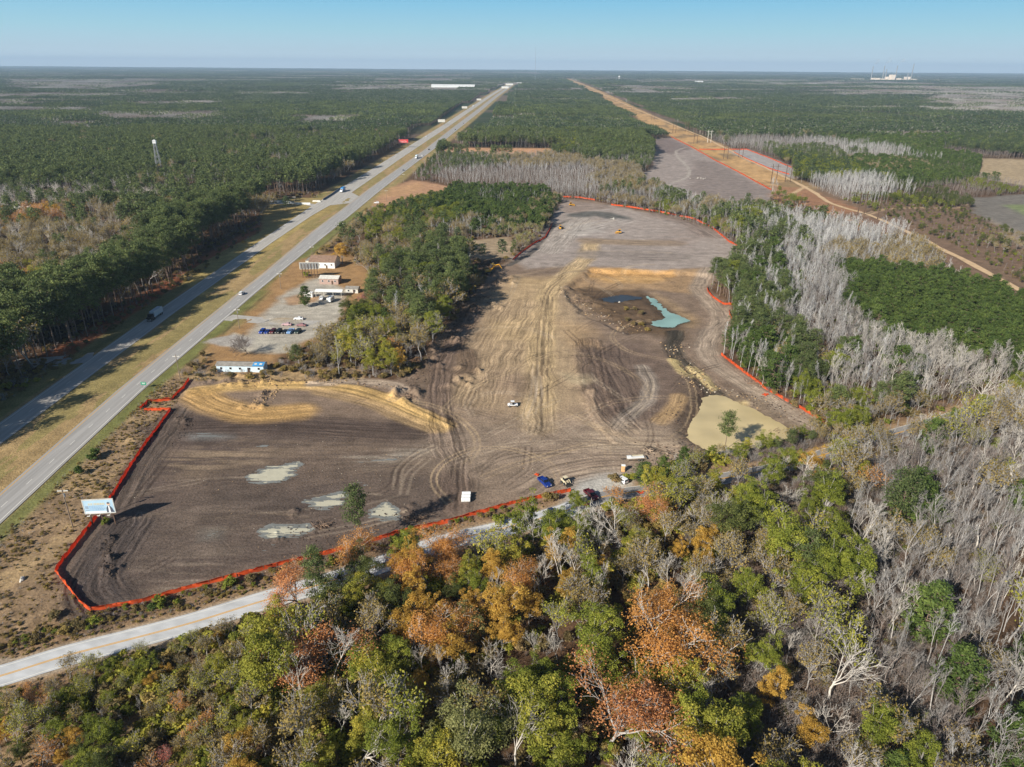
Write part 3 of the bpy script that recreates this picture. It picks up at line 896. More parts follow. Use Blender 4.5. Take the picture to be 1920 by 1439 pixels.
def cards(P_, size, out, g, flat=.35, aspect=.6):
    """leaf clumps: rhombic faces at P_, turned roughly outward"""
    n = len(P_)
    nr = g.normal(size=(n, 3)) * .8 + out * .8 + np.array([0, 0, flat])
    nr /= np.linalg.norm(nr, axis=1)[:, None]
    u = np.cross(nr, g.normal(size=(n, 3)))
    u /= np.linalg.norm(u, axis=1)[:, None]
    v = np.cross(nr, u)
    s = (size * g.uniform(.6, 1.4, n))[:, None]
    V = np.stack([P_ - u * s, P_ - v * s * aspect, P_ + u * s, P_ + v * s * aspect], 1)
    return V.reshape(-1, 3), np.arange(4 * n).reshape(n, 4)

def grow(g, H, trunk=.45, r=None, first=.35, n1=8, n2=6, n3=4, ang=(.5, 1.0), l1=.42, l2=.45, l3=.5, upw=.25, wig=.16, rmin=.03, lead=True, n4=0):
    """a leafless skeleton: segments and the twig ends"""
    r = r or H * .016
    S, tips = [], []
    def arm(p, d, L, r0, r1, n):
        q = p
        seg = []
        for k in range(n):
            d = d + g.normal(size=3) * wig + np.array([0, 0, upw / n])
            d = d / np.linalg.norm(d)
            e = q + d * L / n
            a, b_ = r0 + (r1 - r0) * k / n, r0 + (r1 - r0) * (k + 1) / n
            S.append((*q, *e, max(a, rmin), max(b_, rmin * .8)))
            seg.append((q, e, d))
            q = e
        return seg
    def child_dir(d, lo, hi):
        a = g.uniform(lo, hi)
        o = np.cross(d, g.normal(size=3))
        o /= np.linalg.norm(o)
        return d * math.cos(a) + o * math.sin(a)
    def pick(seg, t):
        k = min(int(t * len(seg)), len(seg) - 1)
        f_ = t * len(seg) - k
        q, e, d = seg[k]
        return q + (e - q) * f_, d
    tl = H * (.92 if lead else trunk)
    tr = arm(np.zeros(3), np.array([g.normal() * .05, g.normal() * .05, 1.]), tl, r, r * (.12 if lead else .6), 7)
    for i in range(n1):
        t = first + (1 - first) * (i + g.uniform(0, .8)) / n1 if lead else g.uniform(.75, 1)
        p, d = pick(tr, min(t, .99))
        L = H * l1 * (1.15 - .75 * (t - first) / (1 - first) if lead else g.uniform(.75, 1.1))
        a1 = arm(p, child_dir(d, *ang), L, r * (.42 if lead else .5), r * .12, 4)
        for j in range(n2):
            t2 = .25 + .75 * (j + g.uniform(0, .9)) / n2
            p2, d2 = pick(a1, min(t2, .99))
            L2 = L * l2 * (1.2 - .6 * t2)
            a2 = arm(p2, child_dir(d2, .4, .95), L2, r * .16, r * .06, 3)
            tips.append((a2[-1][1], L2))
            for k in range(n3):
                t3 = .2 + .8 * (k + g.uniform(0, .9)) / n3
                p3, d3 = pick(a2, min(t3, .99))
                a3 = arm(p3, child_dir(d3, .35, .9), L2 * l3, r * .06, rmin * .7, 2)
                tips.append((a3[-1][1], L2 * l3))
                for _ in range(n4):
                    p4, d4 = pick(a3, g.uniform(.3, .99))
                    arm(p4, child_dir(d4, .3, .8), L2 * l3 * .55, rmin, rmin * .6, 1)
    return np.array(S), np.array([t_[0] for t_ in tips])

def t_bare(g, H):
    S, tp = grow(g, H, first=.40, n1=9, n2=5, n3=4, ang=(.38, .75), l1=.32, upw=.4, n4=0, wig=.1, rmin=.024, r=H * .011)
    return S, None
def t_spread(g, H):
    S, tp = grow(g, H, lead=False, trunk=.40, n1=5, n2=6, n3=4, ang=(.3, .75), l1=.55, l2=.48, upw=.35, r=H * .017, wig=.15, n4=1, rmin=.026)
    return S, None
def t_slim(g, H):
    S, tp = grow(g, H, first=.5, n1=9, n2=4, n3=3, ang=(.28, .6), l1=.19, upw=.55, r=H * .0088, rmin=.02, n4=0, wig=.05)
    return S, None
def t_snag(g, H):
    S, tp = grow(g, H, lead=False, trunk=.8, n1=4, n2=1, n3=0, ang=(.4, 1.), l1=.16, upw=.2, r=H * .022)
    return S, None
def leafy(S, tp, g, per, sig, size, H, keep=1.0):
    tp = tp[g.random(len(tp)) < keep]
    P_ = np.repeat(tp, per, 0) + g.normal(size=(len(tp) * per, 3)) * sig
    c = np.array([0, 0, H * .6])
    o = P_ - c
    o /= np.linalg.norm(o, axis=1)[:, None]
    V, F_ = cards(P_, size, o, g)
    ti = np.clip(np.repeat(g.random(len(tp)), per) * .6 + g.random(len(P_)) * .4, 0, 1)
    return V, F_, ti
def t_oak(g, H):
    S, tp = grow(g, H, lead=False, trunk=.34, n1=7, n2=8, n3=5, ang=(.3, .95), l1=.52, l2=.5, upw=.25, r=H * .022, wig=.2)
    return S, leafy(S, tp, g, 28, H * .026 + .16, .125, H, .88)
def t_thin(g, H):
    S, tp = grow(g, H, lead=False, trunk=.4, n1=6, n2=7, n3=5, ang=(.25, .8), l1=.5, l2=.5, upw=.4, r=H * .016, wig=.2, n4=1)
    return S, leafy(S, tp, g, 5, .38, .17, H, .85)
def blob(g, H, w_, z0, z1, nb, per, size, rb):
    """a leafy crown of many clumps over an uneven egg, with gaps"""
    cz, hz = (z0 + z1) / 2, (z1 - z0) / 2
    th, ph = g.uniform(0, 2 * np.pi, nb), np.arccos(g.uniform(-.75, 1, nb))
    rr = g.uniform(.45, 1.0, nb) ** .5
    rr *= .78 + .5 * np.sin(th * 2 + g.uniform(0, 6)) * np.sin(ph * 2 + g.uniform(0, 6)) + .2 * np.sin(th * 3 + g.uniform(0, 6))
    c = np.stack([np.cos(th) * np.sin(ph) * w_ * rr, np.sin(th) * np.sin(ph) * w_ * rr * g.uniform(.7, 1.1), cz + np.cos(ph) * hz * rr], -1) + np.outer(g.random(nb) < .3, [g.normal() * w_ * .45, g.normal() * w_ * .45, 0])
    d = g.normal(size=(nb, per, 3))
    d /= np.linalg.norm(d, axis=2)[:, :, None]
    d[..., 2] = np.where(d[..., 2] < -.3, -d[..., 2], d[..., 2])
    R_ = (rb * g.uniform(.6, 1.3, nb))[:, None, None]
    P_ = (c[:, None] + d * R_ * g.uniform(.55, 1.05, (nb, per, 1)) * np.array([1, 1, .75])).reshape(-1, 3)
    V, F_ = cards(P_, size, d.reshape(-1, 3), g)
    ti = np.clip(np.repeat(g.random(nb), per) * .65 + g.random(nb * per) * .35, 0, 1)
    return c, (V, F_, ti)
def limbs(g, H, c, r, z0):
    S = []
    top = np.array([g.normal() * .2, g.normal() * .2, H * .8])
    for k in range(5):
        S.append((*(top * k / 5), *(top * (k + 1) / 5), r * (1 - .17 * k), r * (1 - .17 * (k + 1))))
    for q in c[:26]:
        b_ = top * np.clip(q[2] / H * g.uniform(.55, .8), z0 / H * .8, .95)
        mid = (b_ + q) / 2 + np.array([0, 0, -.2])
        S += [(*b_, *mid, r * .3, r * .2), (*mid, *q, r * .2, .03)]
    return np.array(S)
def t_leaf(g, H):
    c, L = blob(g, H, H * .30, H * .16, H * .98, 80, 120, .125, H * .08)
    return limbs(g, H, c, H * .018, H * .2), L
def t_leaf_tall(g, H):
    c, L = blob(g, H, H * .20, H * .12, H * 1.0, 60, 90, .14, H * .066)
    return limbs(g, H, c, H * .015, H * .2), L
def t_pine(g, H, w_=.19, z0=.46, per=24, size=.235, nwh=13):
    S = []
    lean = np.array([g.normal() * .02, g.normal() * .02, 1.])
    for k in range(6):
        S.append((*(lean * H * k / 6), *(lean * H * (k + 1) / 6 * .99), H * .012 * (1 - .15 * k), H * .012 * (1 - .15 * (k + 1))))
    C, O = [], []
    for k in range(nwh):
        t = z0 + (1 - z0) * (k + g.uniform(0, .6)) / nwh
        L = H * w_ * (math.sin(math.pi * min(1, (1.02 - t) / (1 - z0)) ** .75 * .62) + .12)
        nb = g.integers(3, 6)
        a0 = g.uniform(0, 6.28)
        for j in range(nb):
            if g.random() < .12: continue
            a = a0 + j * 6.28 / nb + g.normal() * .3
            l = L * g.uniform(.6, 1.15)
            d = np.array([math.cos(a), math.sin(a), g.uniform(.05, .45)])
            p = lean * H * t
            q = p + d * l
            S += [(*p, *((p + q) / 2 - [0, 0, .08 * l]), .07, .05), (*((p + q) / 2 - [0, 0, .08 * l]), *q, .05, .03)]
            for f_ in ((.5, .78, 1.0) if l > H * .09 else (.55, 1.0)):
                C.append(p + d * l * f_ + g.normal(size=3) * .25)
                O.append(d)
    C.append(lean * H)
    O.append(np.array([0, 0, 1.]))
    C, O = np.array(C), np.array(O)
    P_ = np.repeat(C, per, 0) + g.normal(size=(len(C) * per, 3)) * np.array([.55, .55, .34]) * (H / 18)
    V, F_ = cards(P_, size * H / 18 * 1.1, np.repeat(O, per, 0) * .6, g, flat=.5, aspect=.5)
    ti = np.clip(np.repeat(g.random(len(C)), per) * .6 + g.random(len(P_)) * .4, 0, 1)
    return np.array(S), (V, F_, ti)
def t_young(g, H):
    return t_pine(g, H, w_=.27, z0=.12, per=30, size=.34, nwh=15)
def t_bush(g, H):
    c, L = blob(g, H, H * .5, H * .05, H * .95, 22, 34, .22, H * .24)
    S = [(0, 0, 0, *(q * .9), .05, .02) for q in c[:12]]
    return np.array(S), L
def t_twig(g, H):
    S = []
    for _ in range(14):
        a, s_ = g.uniform(0, 6.28), g.uniform(.1, .5)
        p = np.array([g.normal() * .25, g.normal() * .25, 0])
        q = p + np.array([math.cos(a) * s_, math.sin(a) * s_, g.uniform(.5, .9)]) * H * .6
        e = q + np.array([math.cos(a) * s_ * .8 + g.normal() * .15, math.sin(a) * s_ * .8 + g.normal() * .15, .5]) * H * .55
        S += [(*p, *q, .028, .024), (*q, *e, .024, .016)]
        for _ in range(3):
            f_ = q + (e - q) * g.uniform(0, .9)
            S.append((*f_, *(f_ + (g.normal(size=3) * .35 + [0, 0, .5]) * H * .3), .02, .014))
    return np.array(S), None

# ------------------------------------------------------------------ tree materials and prototypes
def bark(name, c, rnd=.2): return mat(name, lin(c), .9, (1.2, .25), rand=rnd)
B_WHITE = bark('pale_bark', (192, 186, 178), .16)
B_STEM = bark('stem_bark', (184, 183, 182), .28)
B_GREY = bark('grey_bark', (158, 154, 151))
B_BROWN = bark('brown_bark', (128, 110, 98))
B_PINK = bark('pinkish_bark', (138, 128, 122))
B_DARK = bark('dark_bark', (84, 70, 60))
LF = dict(
    pine=leaf_mat('pine_needles', (58, 72, 40), (138, 148, 84), (94, 106, 64), gain=1.18),
    dpine=leaf_mat('dark_pine_needles', (52, 66, 42), (116, 130, 80), (78, 92, 60), gain=1.15),
    young=leaf_mat('bright_pine_needles', (58, 76, 34), (124, 140, 70), (84, 102, 50), gain=1.15),
    green=leaf_mat('green_leaves', (80, 94, 34), (168, 168, 70), (124, 132, 50)),
    dark=leaf_mat('dark_green_leaves', (62, 72, 38), (128, 132, 74), (92, 100, 52)),
    olive=leaf_mat('yellow_green_leaves', (104, 112, 42), (202, 184, 78), (150, 148, 60)),
    pale=leaf_mat('grey_green_leaves', (104, 108, 64), (172, 168, 116), (136, 136, 86)),
    gold=leaf_mat('golden_leaves', (140, 112, 46), (222, 184, 90), (184, 148, 68)),
    orange=leaf_mat('orange_leaves', (150, 106, 56), (226, 174, 106), (198, 142, 76)),
    copper=leaf_mat('copper_leaves', (150, 100, 64), (220, 160, 112), (190, 132, 84)),
    brown=leaf_mat('brown_olive_leaves', (112, 100, 54), (190, 166, 104), (150, 132, 76)),
    red=leaf_mat('red_leaves', (150, 84, 74), (206, 130, 112)),
    scrub=leaf_mat('scrub_leaves', (96, 92, 58), (170, 144, 104), (134, 118, 80)))
SHAPES = {}
def variants(key, fn, H, n, seed):
    """n crown+trunk mesh pairs of one habit, and the height they are drawn at"""
    out = []
    for k in range(n):
        g = np.random.default_rng(seed + k)
        S, L = fn(g, H)
        out.append((S, L))
    SHAPES[key] = (H, out)
variants('bare', t_bare, 15.0, 6, 100)
variants('spread', t_spread, 13.0, 5, 200)
variants('slim', t_slim, 15.0, 6, 300)
variants('dense', lambda g, H: (grow(g, H, lead=False, trunk=.25, n1=9, n2=8, n3=5, ang=(.3, .95), l1=.6, l2=.5, upw=.3, r=H * .016, wig=.18, n4=2, rmin=.034)[0], None), 9.0, 2, 370)
variants('snag', t_snag, 11.0, 3, 350)
variants('oak', t_oak, 14.0, 6, 400)
variants('thin', t_thin, 10.0, 5, 500)
variants('leaf', t_leaf, 12.0, 6, 600)
variants('tall', t_leaf_tall, 12.0, 5, 700)
variants('pine', t_pine, 18.0, 7, 800)
variants('young', t_young, 9.0, 5, 900)
variants('bush', t_bush, 2.6, 4, 950)
variants('twig', t_twig, 3.0, 4, 970)
# fewer, larger faces for trees far away
variants('pine_far', lambda g, H: t_pine(g, H, per=6, size=.5, nwh=9), 18.0, 5, 820)
variants('slim_far', lambda g, H: (grow(g, H, first=.5, n1=7, n2=3, n3=2, ang=(.28, .55), l1=.19, upw=.5, r=H * .0095, rmin=.033, wig=.06)[0], None), 15.0, 5, 320)
variants('young_far', lambda g, H: t_pine(g, H, w_=.27, z0=.12, per=9, size=.66, nwh=10), 9.0, 3, 920)
# code -> (habit, bark, leaf material, far habit)
KIND = dict(J=('dense', B_PINK, None, 'dense'), P=('pine', B_BROWN, 'pine', 'pine_far'), Q=('pine', B_BROWN, 'dpine', 'pine_far'), Y=('young', B_BROWN, 'young', 'young_far'), B=('bare', B_WHITE, None, 'slim_far'), V=('spread', B_WHITE, None, 'spread'),
            S=('slim', B_GREY, None, 'slim_far'), W=('slim', B_STEM, None, 'slim_far'), Z=('snag', B_WHITE, None, 'snag'), I=('bare', B_PINK, None, 'slim_far'), X=('bare', B_GREY, None, 'slim_far'),
            O=('oak', B_WHITE, 'orange', 'oak'), C=('oak', B_GREY, 'copper', 'oak'), K=('leaf', B_GREY, 'gold', 'leaf'), L=('leaf', B_GREY, 'olive', 'leaf'),
            G=('leaf', B_GREY, 'green', 'leaf'), D=('leaf', B_DARK, 'dark', 'leaf'), A=('leaf', B_WHITE, 'pale', 'leaf'), N=('thin', B_GREY, 'brown', 'thin'),
            T=('tall', B_GREY, 'gold', 'tall'), U=('tall', B_GREY, 'green', 'tall'), E=('thin', B_PINK, 'red', 'thin'), H=('thin', B_GREY, 'orange', 'thin'), M=('thin', B_GREY, 'olive', 'thin'))
WHAT = dict(J=('bare_tree', 'tree'), P=('pine_tree', 'pine'), Q=('pine_tree', 'pine'), Y=('young_pine_tree', 'pine'), B=('bare_tree', 'tree'), V=('bare_tree', 'tree'), S=('bare_tree', 'tree'), W=('bare_tree', 'tree'), Z=('tree_snag', 'dead tree'),
            I=('bare_tree', 'tree'), X=('bare_tree', 'tree'), O=('oak_tree', 'oak'), C=('oak_tree', 'oak'), K=('leafy_tree', 'tree'), L=('leafy_tree', 'tree'), G=('leafy_tree', 'tree'), D=('leafy_tree', 'tree'),
            A=('leafy_tree', 'tree'), N=('autumn_tree', 'tree'), T=('leafy_tree', 'tree'), U=('leafy_tree', 'tree'), E=('autumn_tree', 'tree'), H=('autumn_tree', 'tree'), M=('autumn_tree', 'tree'))
LOOK = dict(P='tall green pine with a bare trunk', Q='tall dark green pine', Y='young bright green pine', B='white leafless tree with upswept limbs', V='white leafless tree with a wide forked crown', S='slender grey leafless tree',
            W='slender whitish leafless tree', Z='broken pale dead trunk', I='pinkish brown leafless tree', X='grey leafless tree', O='orange-leaved oak with pale limbs', C='copper-leaved oak', K='golden yellow leafy tree',
            L='yellow-green leafy tree', G='round green leafy tree', D='dark green leafy tree', A='greyish green leafy tree', N='thin brown-olive tree', T='narrow golden tree', U='narrow green tree', E='thin reddish tree',
            H='thin orange-leaved tree', M='thin yellow-green tree')
PARTS = {}
def parts(habit, v):
    """trunk mesh and crown mesh of a variant; the look comes from the object's own materials"""
    if (habit, v) not in PARTS:
        H, out = SHAPES[habit]
        S, L = out[v % len(out)]
        if L is None:                        # leafless: the stem is the trunk, all the rest the crown
            big = np.zeros(len(S), bool)
            big[:7] = True
            V, F_ = tubes(S[big], 6)
            tm = mesh_np('trunk', V, F_, [B_WHITE], smooth_=True)
            V, F_ = tubes(S[~big], 3)
            cm = mesh_np('crown', V, F_, [B_WHITE], smooth_=True)
        else:
            V, F_ = tubes(S, 4)
            tm = mesh_np('trunk', V, F_, [B_GREY], smooth_=True)
            cm = mesh_np('crown', L[0], L[1], [LF['green']], tint=L[2])
        PARTS[habit, v] = (tm, cm)
    return PARTS[habit, v]
def plant(code, x, y, h, v, rot, label, group=None, z=0.0, widen=1.0, name=None, cat=None):
    habit, bk, lf, _ = KIND[code]
    H = SHAPES[habit][0]
    s = h / H
    t_ = empty(name or WHAT[code][0], label, cat or WHAT[code][1], (x, y, z - .1), rot, group, (s * widen, s * widen, s))
    tm, cm = parts(habit, v % len(SHAPES[habit][1]))
    a = link('trunk', tm, t_)
    c = link('crown', cm, t_)
    for o_, m_ in ((a, bk), (c, LF[lf] if lf else bk)):
        o_.material_slots[0].link = 'OBJECT'
        o_.material_slots[0].material = m_
    return t_

# ------------------------------------------------------------------ woods that read as one mass: one object of instances each
def proto_obj(name, S, L, bk, lf, n=4):
    V, F_ = tubes(S, n)
    mi, ti = np.zeros(len(F_), int), np.zeros(len(F_))
    ms = [bk]
    if L is not None:
        F2 = L[1] + len(V)
        V, F_ = np.concatenate([V, L[0]]), np.concatenate([F_, F2])
        mi = np.concatenate([mi, np.ones(len(F2), int)])
        ti = np.concatenate([ti, L[2]])
        ms = [bk, LF[lf]]
    return bpy.data.objects.new(name, mesh_np(name, V, F_, ms, mi, ti))
def scatter(name, rows, protos, label):
    """rows: x y z proto rot sx sy sz; one mesh object whose points carry the shapes"""
    A = np.array(rows, float)
    c = bpy.data.collections.new(name + '_shapes')
    for k, p in enumerate(protos):
        p.name = f'{name}_shape_{k:03d}'
        c.objects.link(p)
    me = bpy.data.meshes.new(name)
    me.vertices.add(len(A))
    me.vertices.foreach_set('co', A[:, :3].astype(np.float32).ravel())
    def attr(n_, ty, data, key='value'):
        q = me.attributes.new(n_, ty, 'POINT')
        q.data.foreach_set(key, data.ravel())
    attr('shape_index', 'INT', A[:, 3].astype(np.int32))
    attr('turn', 'FLOAT_VECTOR', np.stack([A[:, 4] * 0, A[:, 4] * 0, A[:, 4]], -1).astype(np.float32), 'vector')
    attr('size', 'FLOAT_VECTOR', A[:, 5:8].astype(np.float32), 'vector')
    me.update()
    o = link(name, me)
    g = bpy.data.node_groups.new(name + '_nodes', 'GeometryNodeTree')
    g.interface.new_socket('Geometry', in_out='INPUT', socket_type='NodeSocketGeometry')
    g.interface.new_socket('Geometry', in_out='OUTPUT', socket_type='NodeSocketGeometry')
    gi, go = g.nodes.new('NodeGroupInput'), g.nodes.new('NodeGroupOutput')
    ip = g.nodes.new('GeometryNodeInstanceOnPoints')
    ci = g.nodes.new('GeometryNodeCollectionInfo')
    ci.inputs['Collection'].default_value = c
    ci.inputs['Separate Children'].default_value = True
    ci.inputs['Reset Children'].default_value = True
    def na_(n_, ty):
        q = g.nodes.new('GeometryNodeInputNamedAttribute')
        q.data_type = ty
        q.inputs['Name'].default_value = n_
        return [s_ for s_ in q.outputs if s_.enabled and s_.name == 'Attribute'][0]
    e2 = g.nodes.new('FunctionNodeEulerToRotation')
    L_ = g.links.new
    L_(gi.outputs[0], ip.inputs['Points'])
    L_(ci.outputs[0], ip.inputs['Instance'])
    ip.inputs['Pick Instance'].default_value = True
    L_(na_('shape_index', 'INT'), ip.inputs['Instance Index'])
    L_(na_('turn', 'FLOAT_VECTOR'), e2.inputs[0])
    L_(e2.outputs[0], ip.inputs['Rotation'])
    L_(na_('size', 'FLOAT_VECTOR'), ip.inputs['Scale'])
    L_(ip.outputs[0], go.inputs[0])
    md = o.modifiers.new('instances', 'NODES')
    md.node_group = g
    return tag(o, label, kind='stuff')
# ------------------------------------------------------------------ which trees grow where
ZONES = dict(a='in the thicket below the country road', b='in the autumn wood below the pond', c='in the grey wood beside the small road',
             d='in the grey wood behind the orange fence', e='in the dense pine block by the track', f='in the wood between lot and works',
             g='in the wood across the highway', h='in the bare wood beyond the pad', i='among young pines near the clearing', j='in the far plantation past the works',
             k='in rough ground past the power line')
SEEDS = []       # px, py (of the crown), codes, spacing, height, zone
HM = dict(a=1.15, b=1.32, c=1.32, d=1.32, e=1.2, f=1.5, g=1.15, h=1.02, i=1.1, j=1.25, k=1.2)      # how tall each wood stands
SPM = dict(a=.72, b=1.1, f=1.15, g=1.1)
def seeds(zone, s, hgt):
    for t_ in s.split():
        px, py, codes, sp, h = t_.split(',')
        x, y = at1(float(px), float(py), float(h) * HM[zone] * hgt)
        sp = float(sp)
        if zone == 'b': codes = codes * 2 + dict(C='V', O='B', L='M', G='H').get(codes[0], '')
        if zone == 'b': codes = codes.replace('H', 'M').replace('E', 'N').replace('O', 'OG' if codes[0] != 'O' else 'O').replace('C', 'CN' if codes[0] == 'C' else 'N') + random.choice(('LGB', 'GVN', 'LBX', 'GLN', 'BVN'))
        if zone == 'd': codes = codes * 3 + random.choice(('P', 'Y', 'G', 'N', 'X', 'I'))
        if zone == 'f': codes = codes.replace('K', 'N').replace('H', 'M').replace('E', 'N')
        if zone == 'c': codes, sp = codes.replace('V', 'X') * 2 + 'SXSSISW' + random.choice(('', '', 'Y', 'G', 'M')), sp * 1.0
        SEEDS.append((x, y, codes, sp * SPM.get(zone, 1), float(h) * HM[zone], zone))
seeds('a', '20,1310,GND,4.2,6 70,1350,NHKM,4,6 60,1420,GDN,4.5,6.5 150,1335,GGN,4.4,6.5 175,1300,GGM,4.2,5.5 110,1290,NHS,3.6,5 250,1270,NMGS,3.6,5 300,1320,NMHS,3.8,5.5 230,1345,SNXG,3.8,5.5 '
      '200,1420,GGD,4.5,6.5 330,1390,HNE,4,6 320,1260,NKM,3.4,4.5 400,1230,NMKS,3.6,5.5 400,1300,MLGN,4,6.5 420,1370,MLGN,4.4,7 270,1420,SNXM,4,5.5 130,1400,NHKS,4,6 430,1420,LMKN,4.6,8 380,1340,NHMS,4,6 70,1270,NSH,3.4,4.5', .6)
seeds('b', '490,1190,LLK,6,12 500,1260,LGL,6.5,14 540,1330,LKLN,6,11 480,1360,LNG,6,10 620,1190,CC,7,13 575,1215,CHV,6,12 660,1115,DGD,6,9 725,1105,DG,5.5,9 690,1170,CEV,6,11 690,1300,NNN,5,10 '
      '750,1290,NNK,5,9 800,1290,KOK,5,9 715,1240,GGL,5.5,10 640,1390,VVB,6,11 700,1360,LLN,5.5,11 770,1350,LLG,5.5,12 800,1400,LLG,6,12 580,1400,NLG,5.5,10 810,1160,KOK,6,11 845,1210,KKO,5.5,10 '
      '880,1165,AGL,6,11 800,1245,BXW,4,9 850,1255,BBW,4,9 870,1370,AAV,6,13 920,1350,VBA,6,11 930,1430,VAL,6,11 790,1050,OOK,5.5,10 740,1050,OKN,5,8 850,1060,GLD,5.5,9 900,1030,GDG,6,10 940,1130,KKO,5.5,11 '
      '880,1100,GKE,5,9 970,1080,GLB,5,9 1000,1130,KGBL,5,10 1000,1310,LLG,6.5,13 960,1260,GAB,5.5,10 1015,1195,AGB,5,10 1040,1240,GGL,6,11 1120,1190,GGA,5.5,11 1060,1150,KHGB,4.8,10 1040,1020,BBTU,4.5,11 '
      '1110,1070,BBTHU,4.5,11 1160,1030,BVE,5,11 1090,990,BVG,5,9 1230,1130,OOO,7,14 1280,1170,OOK,6.5,13 1190,1190,OKO,6.5,13 1340,1120,DDG,6,11 1130,1310,CCC,8,15 1100,1360,CCA,6.5,12 1200,1340,GHGB,5.5,9 '
      '1285,1260,LKL,5.5,11 1220,1250,GGD,5.5,9 1350,1200,NKG,5.5,10 1340,1370,LLK,6.5,13 1260,1410,LGL,6,11 1150,1420,VBG,5.5,10 1060,1410,LGG,6,11 1030,1440,VNG,6,9 1400,1300,KOG,5.5,11 1420,1230,KKN,5.5,11 '
      '1370,1300,GBL,5,9 1440,1370,KOL,5.5,11 1480,1430,LLG,6,11 1200,960,HHC,5,8 1160,930,HHO,4.5,6.5 1250,960,HVE,5,9 1290,1000,NHKB,4.8,9 1330,970,KNH,4.8,9 1200,1060,BVNK,5,11 1260,1050,BVNG,5,10 '
      '1390,950,GGD,6,11 1420,1000,KKN,5.5,10 1350,1040,BKN,5,10 1380,1100,GKG,5.5,10 1440,1110,NHB,5,10 1500,1150,NNHB,5,10 1540,900,GGP,6,12 1480,890,VNG,5.5,9 1530,960,DGG,6,12 1580,950,NHK,5.5,9 1620,880,HNK,5,10 '
      '1470,1010,GGY,6,13 1510,1060,PGG,6,14 1560,1040,GP,6,13 1490,1090,GGP,6,13 1450,970,DGG,6,12 1600,1110,GGP,5.5,11 1560,1110,HNB,5,10 1590,1180,HBV,5,11 1450,1200,KNHG,5,10 1500,1230,NHB,5,10 1520,1300,KNKG,5.5,11 '
      '1560,1250,VBV,6,12 1560,1370,BVN,5.5,11 1600,1330,NBV,5.5,12 1480,1330,KGD,5.5,10 1600,930,HNS,4.5,8 1640,1010,VBE,5,11 1100,945,GG,5,7 1330,900,HNY,4.8,6 1400,890,YGN,4.8,7 1450,870,GNV,4.8,7', .6)
seeds('c', '1680,870,SSXI,3.2,10 1760,850,SXWI,3.2,11 1850,830,SXBI,3.4,12 1900,900,BSXN,3.4,12 1650,960,BXSW,3.6,11 1720,1000,SXIN,3.2,10 1800,960,SSWXI,3.2,12 1860,1000,SWXZ,3.2,12 1780,1080,SXWIZ,3.2,12 '
      '1880,1100,BSXI,3.4,12 1700,1080,BVXS,3.8,12 1650,1120,BBXS,4,12 1740,1160,BVXS,3.8,12 1830,1180,SXIN,3.2,11 1650,1200,XSIS,3.4,10 1700,1260,IXXS,3.2,10 1780,1260,XXIS,3.2,10 1880,1240,VBXS,3.8,12 '
      '1680,1340,GXZN,4,9 1740,1340,SZWX,3.6,12 1820,1340,SXZIN,3.4,11 1900,1360,WSXI,3.4,12 1650,1400,XGHN,4.2,9 1780,1420,NMXW,3.8,10 1860,1430,SWXI,3.4,11 1720,1420,XWMS,3.8,10 1620,1280,XNMZ,3.8,9 1640,830,NSX,3.4,8 1700,800,NSB,3.6,9', .55)
seeds('d', '1420,430,WWWS,2.8,13 1500,430,WWWW,2.8,14 1580,440,WWWW,2.8,14 1640,470,WWSN,3,12 1470,500,WWWS,2.9,13 1560,520,WWSX,2.9,13 1520,580,WWXS,2.9,13 1580,620,WSXB,3,13 1440,560,WWP,3,13 1370,430,PPS,4.2,14 1400,420,PSW,4,14 '
      '1350,490,PPW,4,13 1400,480,PWWS,3.6,13 1400,560,PPWY,4,13 1370,550,PYW,3.6,12 1430,610,PPWS,4,13 1390,600,PWW,3.2,13 1420,650,WWYS,3,12 1470,690,WWSYB,3,11 1500,640,PPWS,4,12 1520,690,SPWG,3.6,11 1480,740,YNWS,3.4,7 1540,740,NGS,3.6,8 1600,700,SWXB,3,12 '
      '1650,660,WBSX,3.2,13 1720,700,BWSX,3.2,13 1760,680,BBVS,3.4,13 1830,700,XIBS,3.2,12 1890,690,BBXS,3.2,13 1880,760,VBNX,3.4,12 1800,760,XNIS,3.2,10 1740,770,NSX,3.4,8 1650,760,XSN,3.2,10 1590,760,GNS,3.6,8 1510,800,GGN,4,6', .6)
seeds('e', '1640,530,YYYY,4.2,11 1700,530,YYYYY,4.2,11 1760,560,YYYY,4.2,11 1850,590,YYYY,4.2,11 1910,640,YYYYY,4.2,11 1700,600,YYYYY,4.2,11 1780,630,YYYYYS,4.2,11 1860,660,YYYY,4.2,11 1660,565,YYYY,4.2,11 1990,660,YYYY,4.2,11', .8)
seeds('f', '600,610,NND,6,11 655,570,DDD,6,10 690,580,DDG,6,10 720,620,NHKL,5.5,10 770,620,KHN,5.5,10 690,660,LNMS,5,10 740,670,MNLT,5,10 640,680,NWSG,4.5,10 590,685,NMS,4.2,7 560,670,YPN,5,9 700,540,NEHP,5,9 730,540,PND,5.5,12 '
      '770,560,PNYW,5,12 800,590,PGSN,5,12 830,550,PPWDN,5,13 800,500,PPNS,5.5,14 760,480,PNG,6,12 850,500,PPGW,5,13 870,460,NQG,8,9 830,460,PPN,7,13 710,490,NPK,6.5,11 640,470,KKK,6,11 670,500,KNM,6,9 690,430,PNG,8,12 '
      '730,440,GLKN,7,9 770,430,GPNK,7,9 710,470,NEN,7.5,8 900,520,PQN,6.5,9 780,650,TNGS,4.8,10 850,580,PSWG,4.8,12', .6)
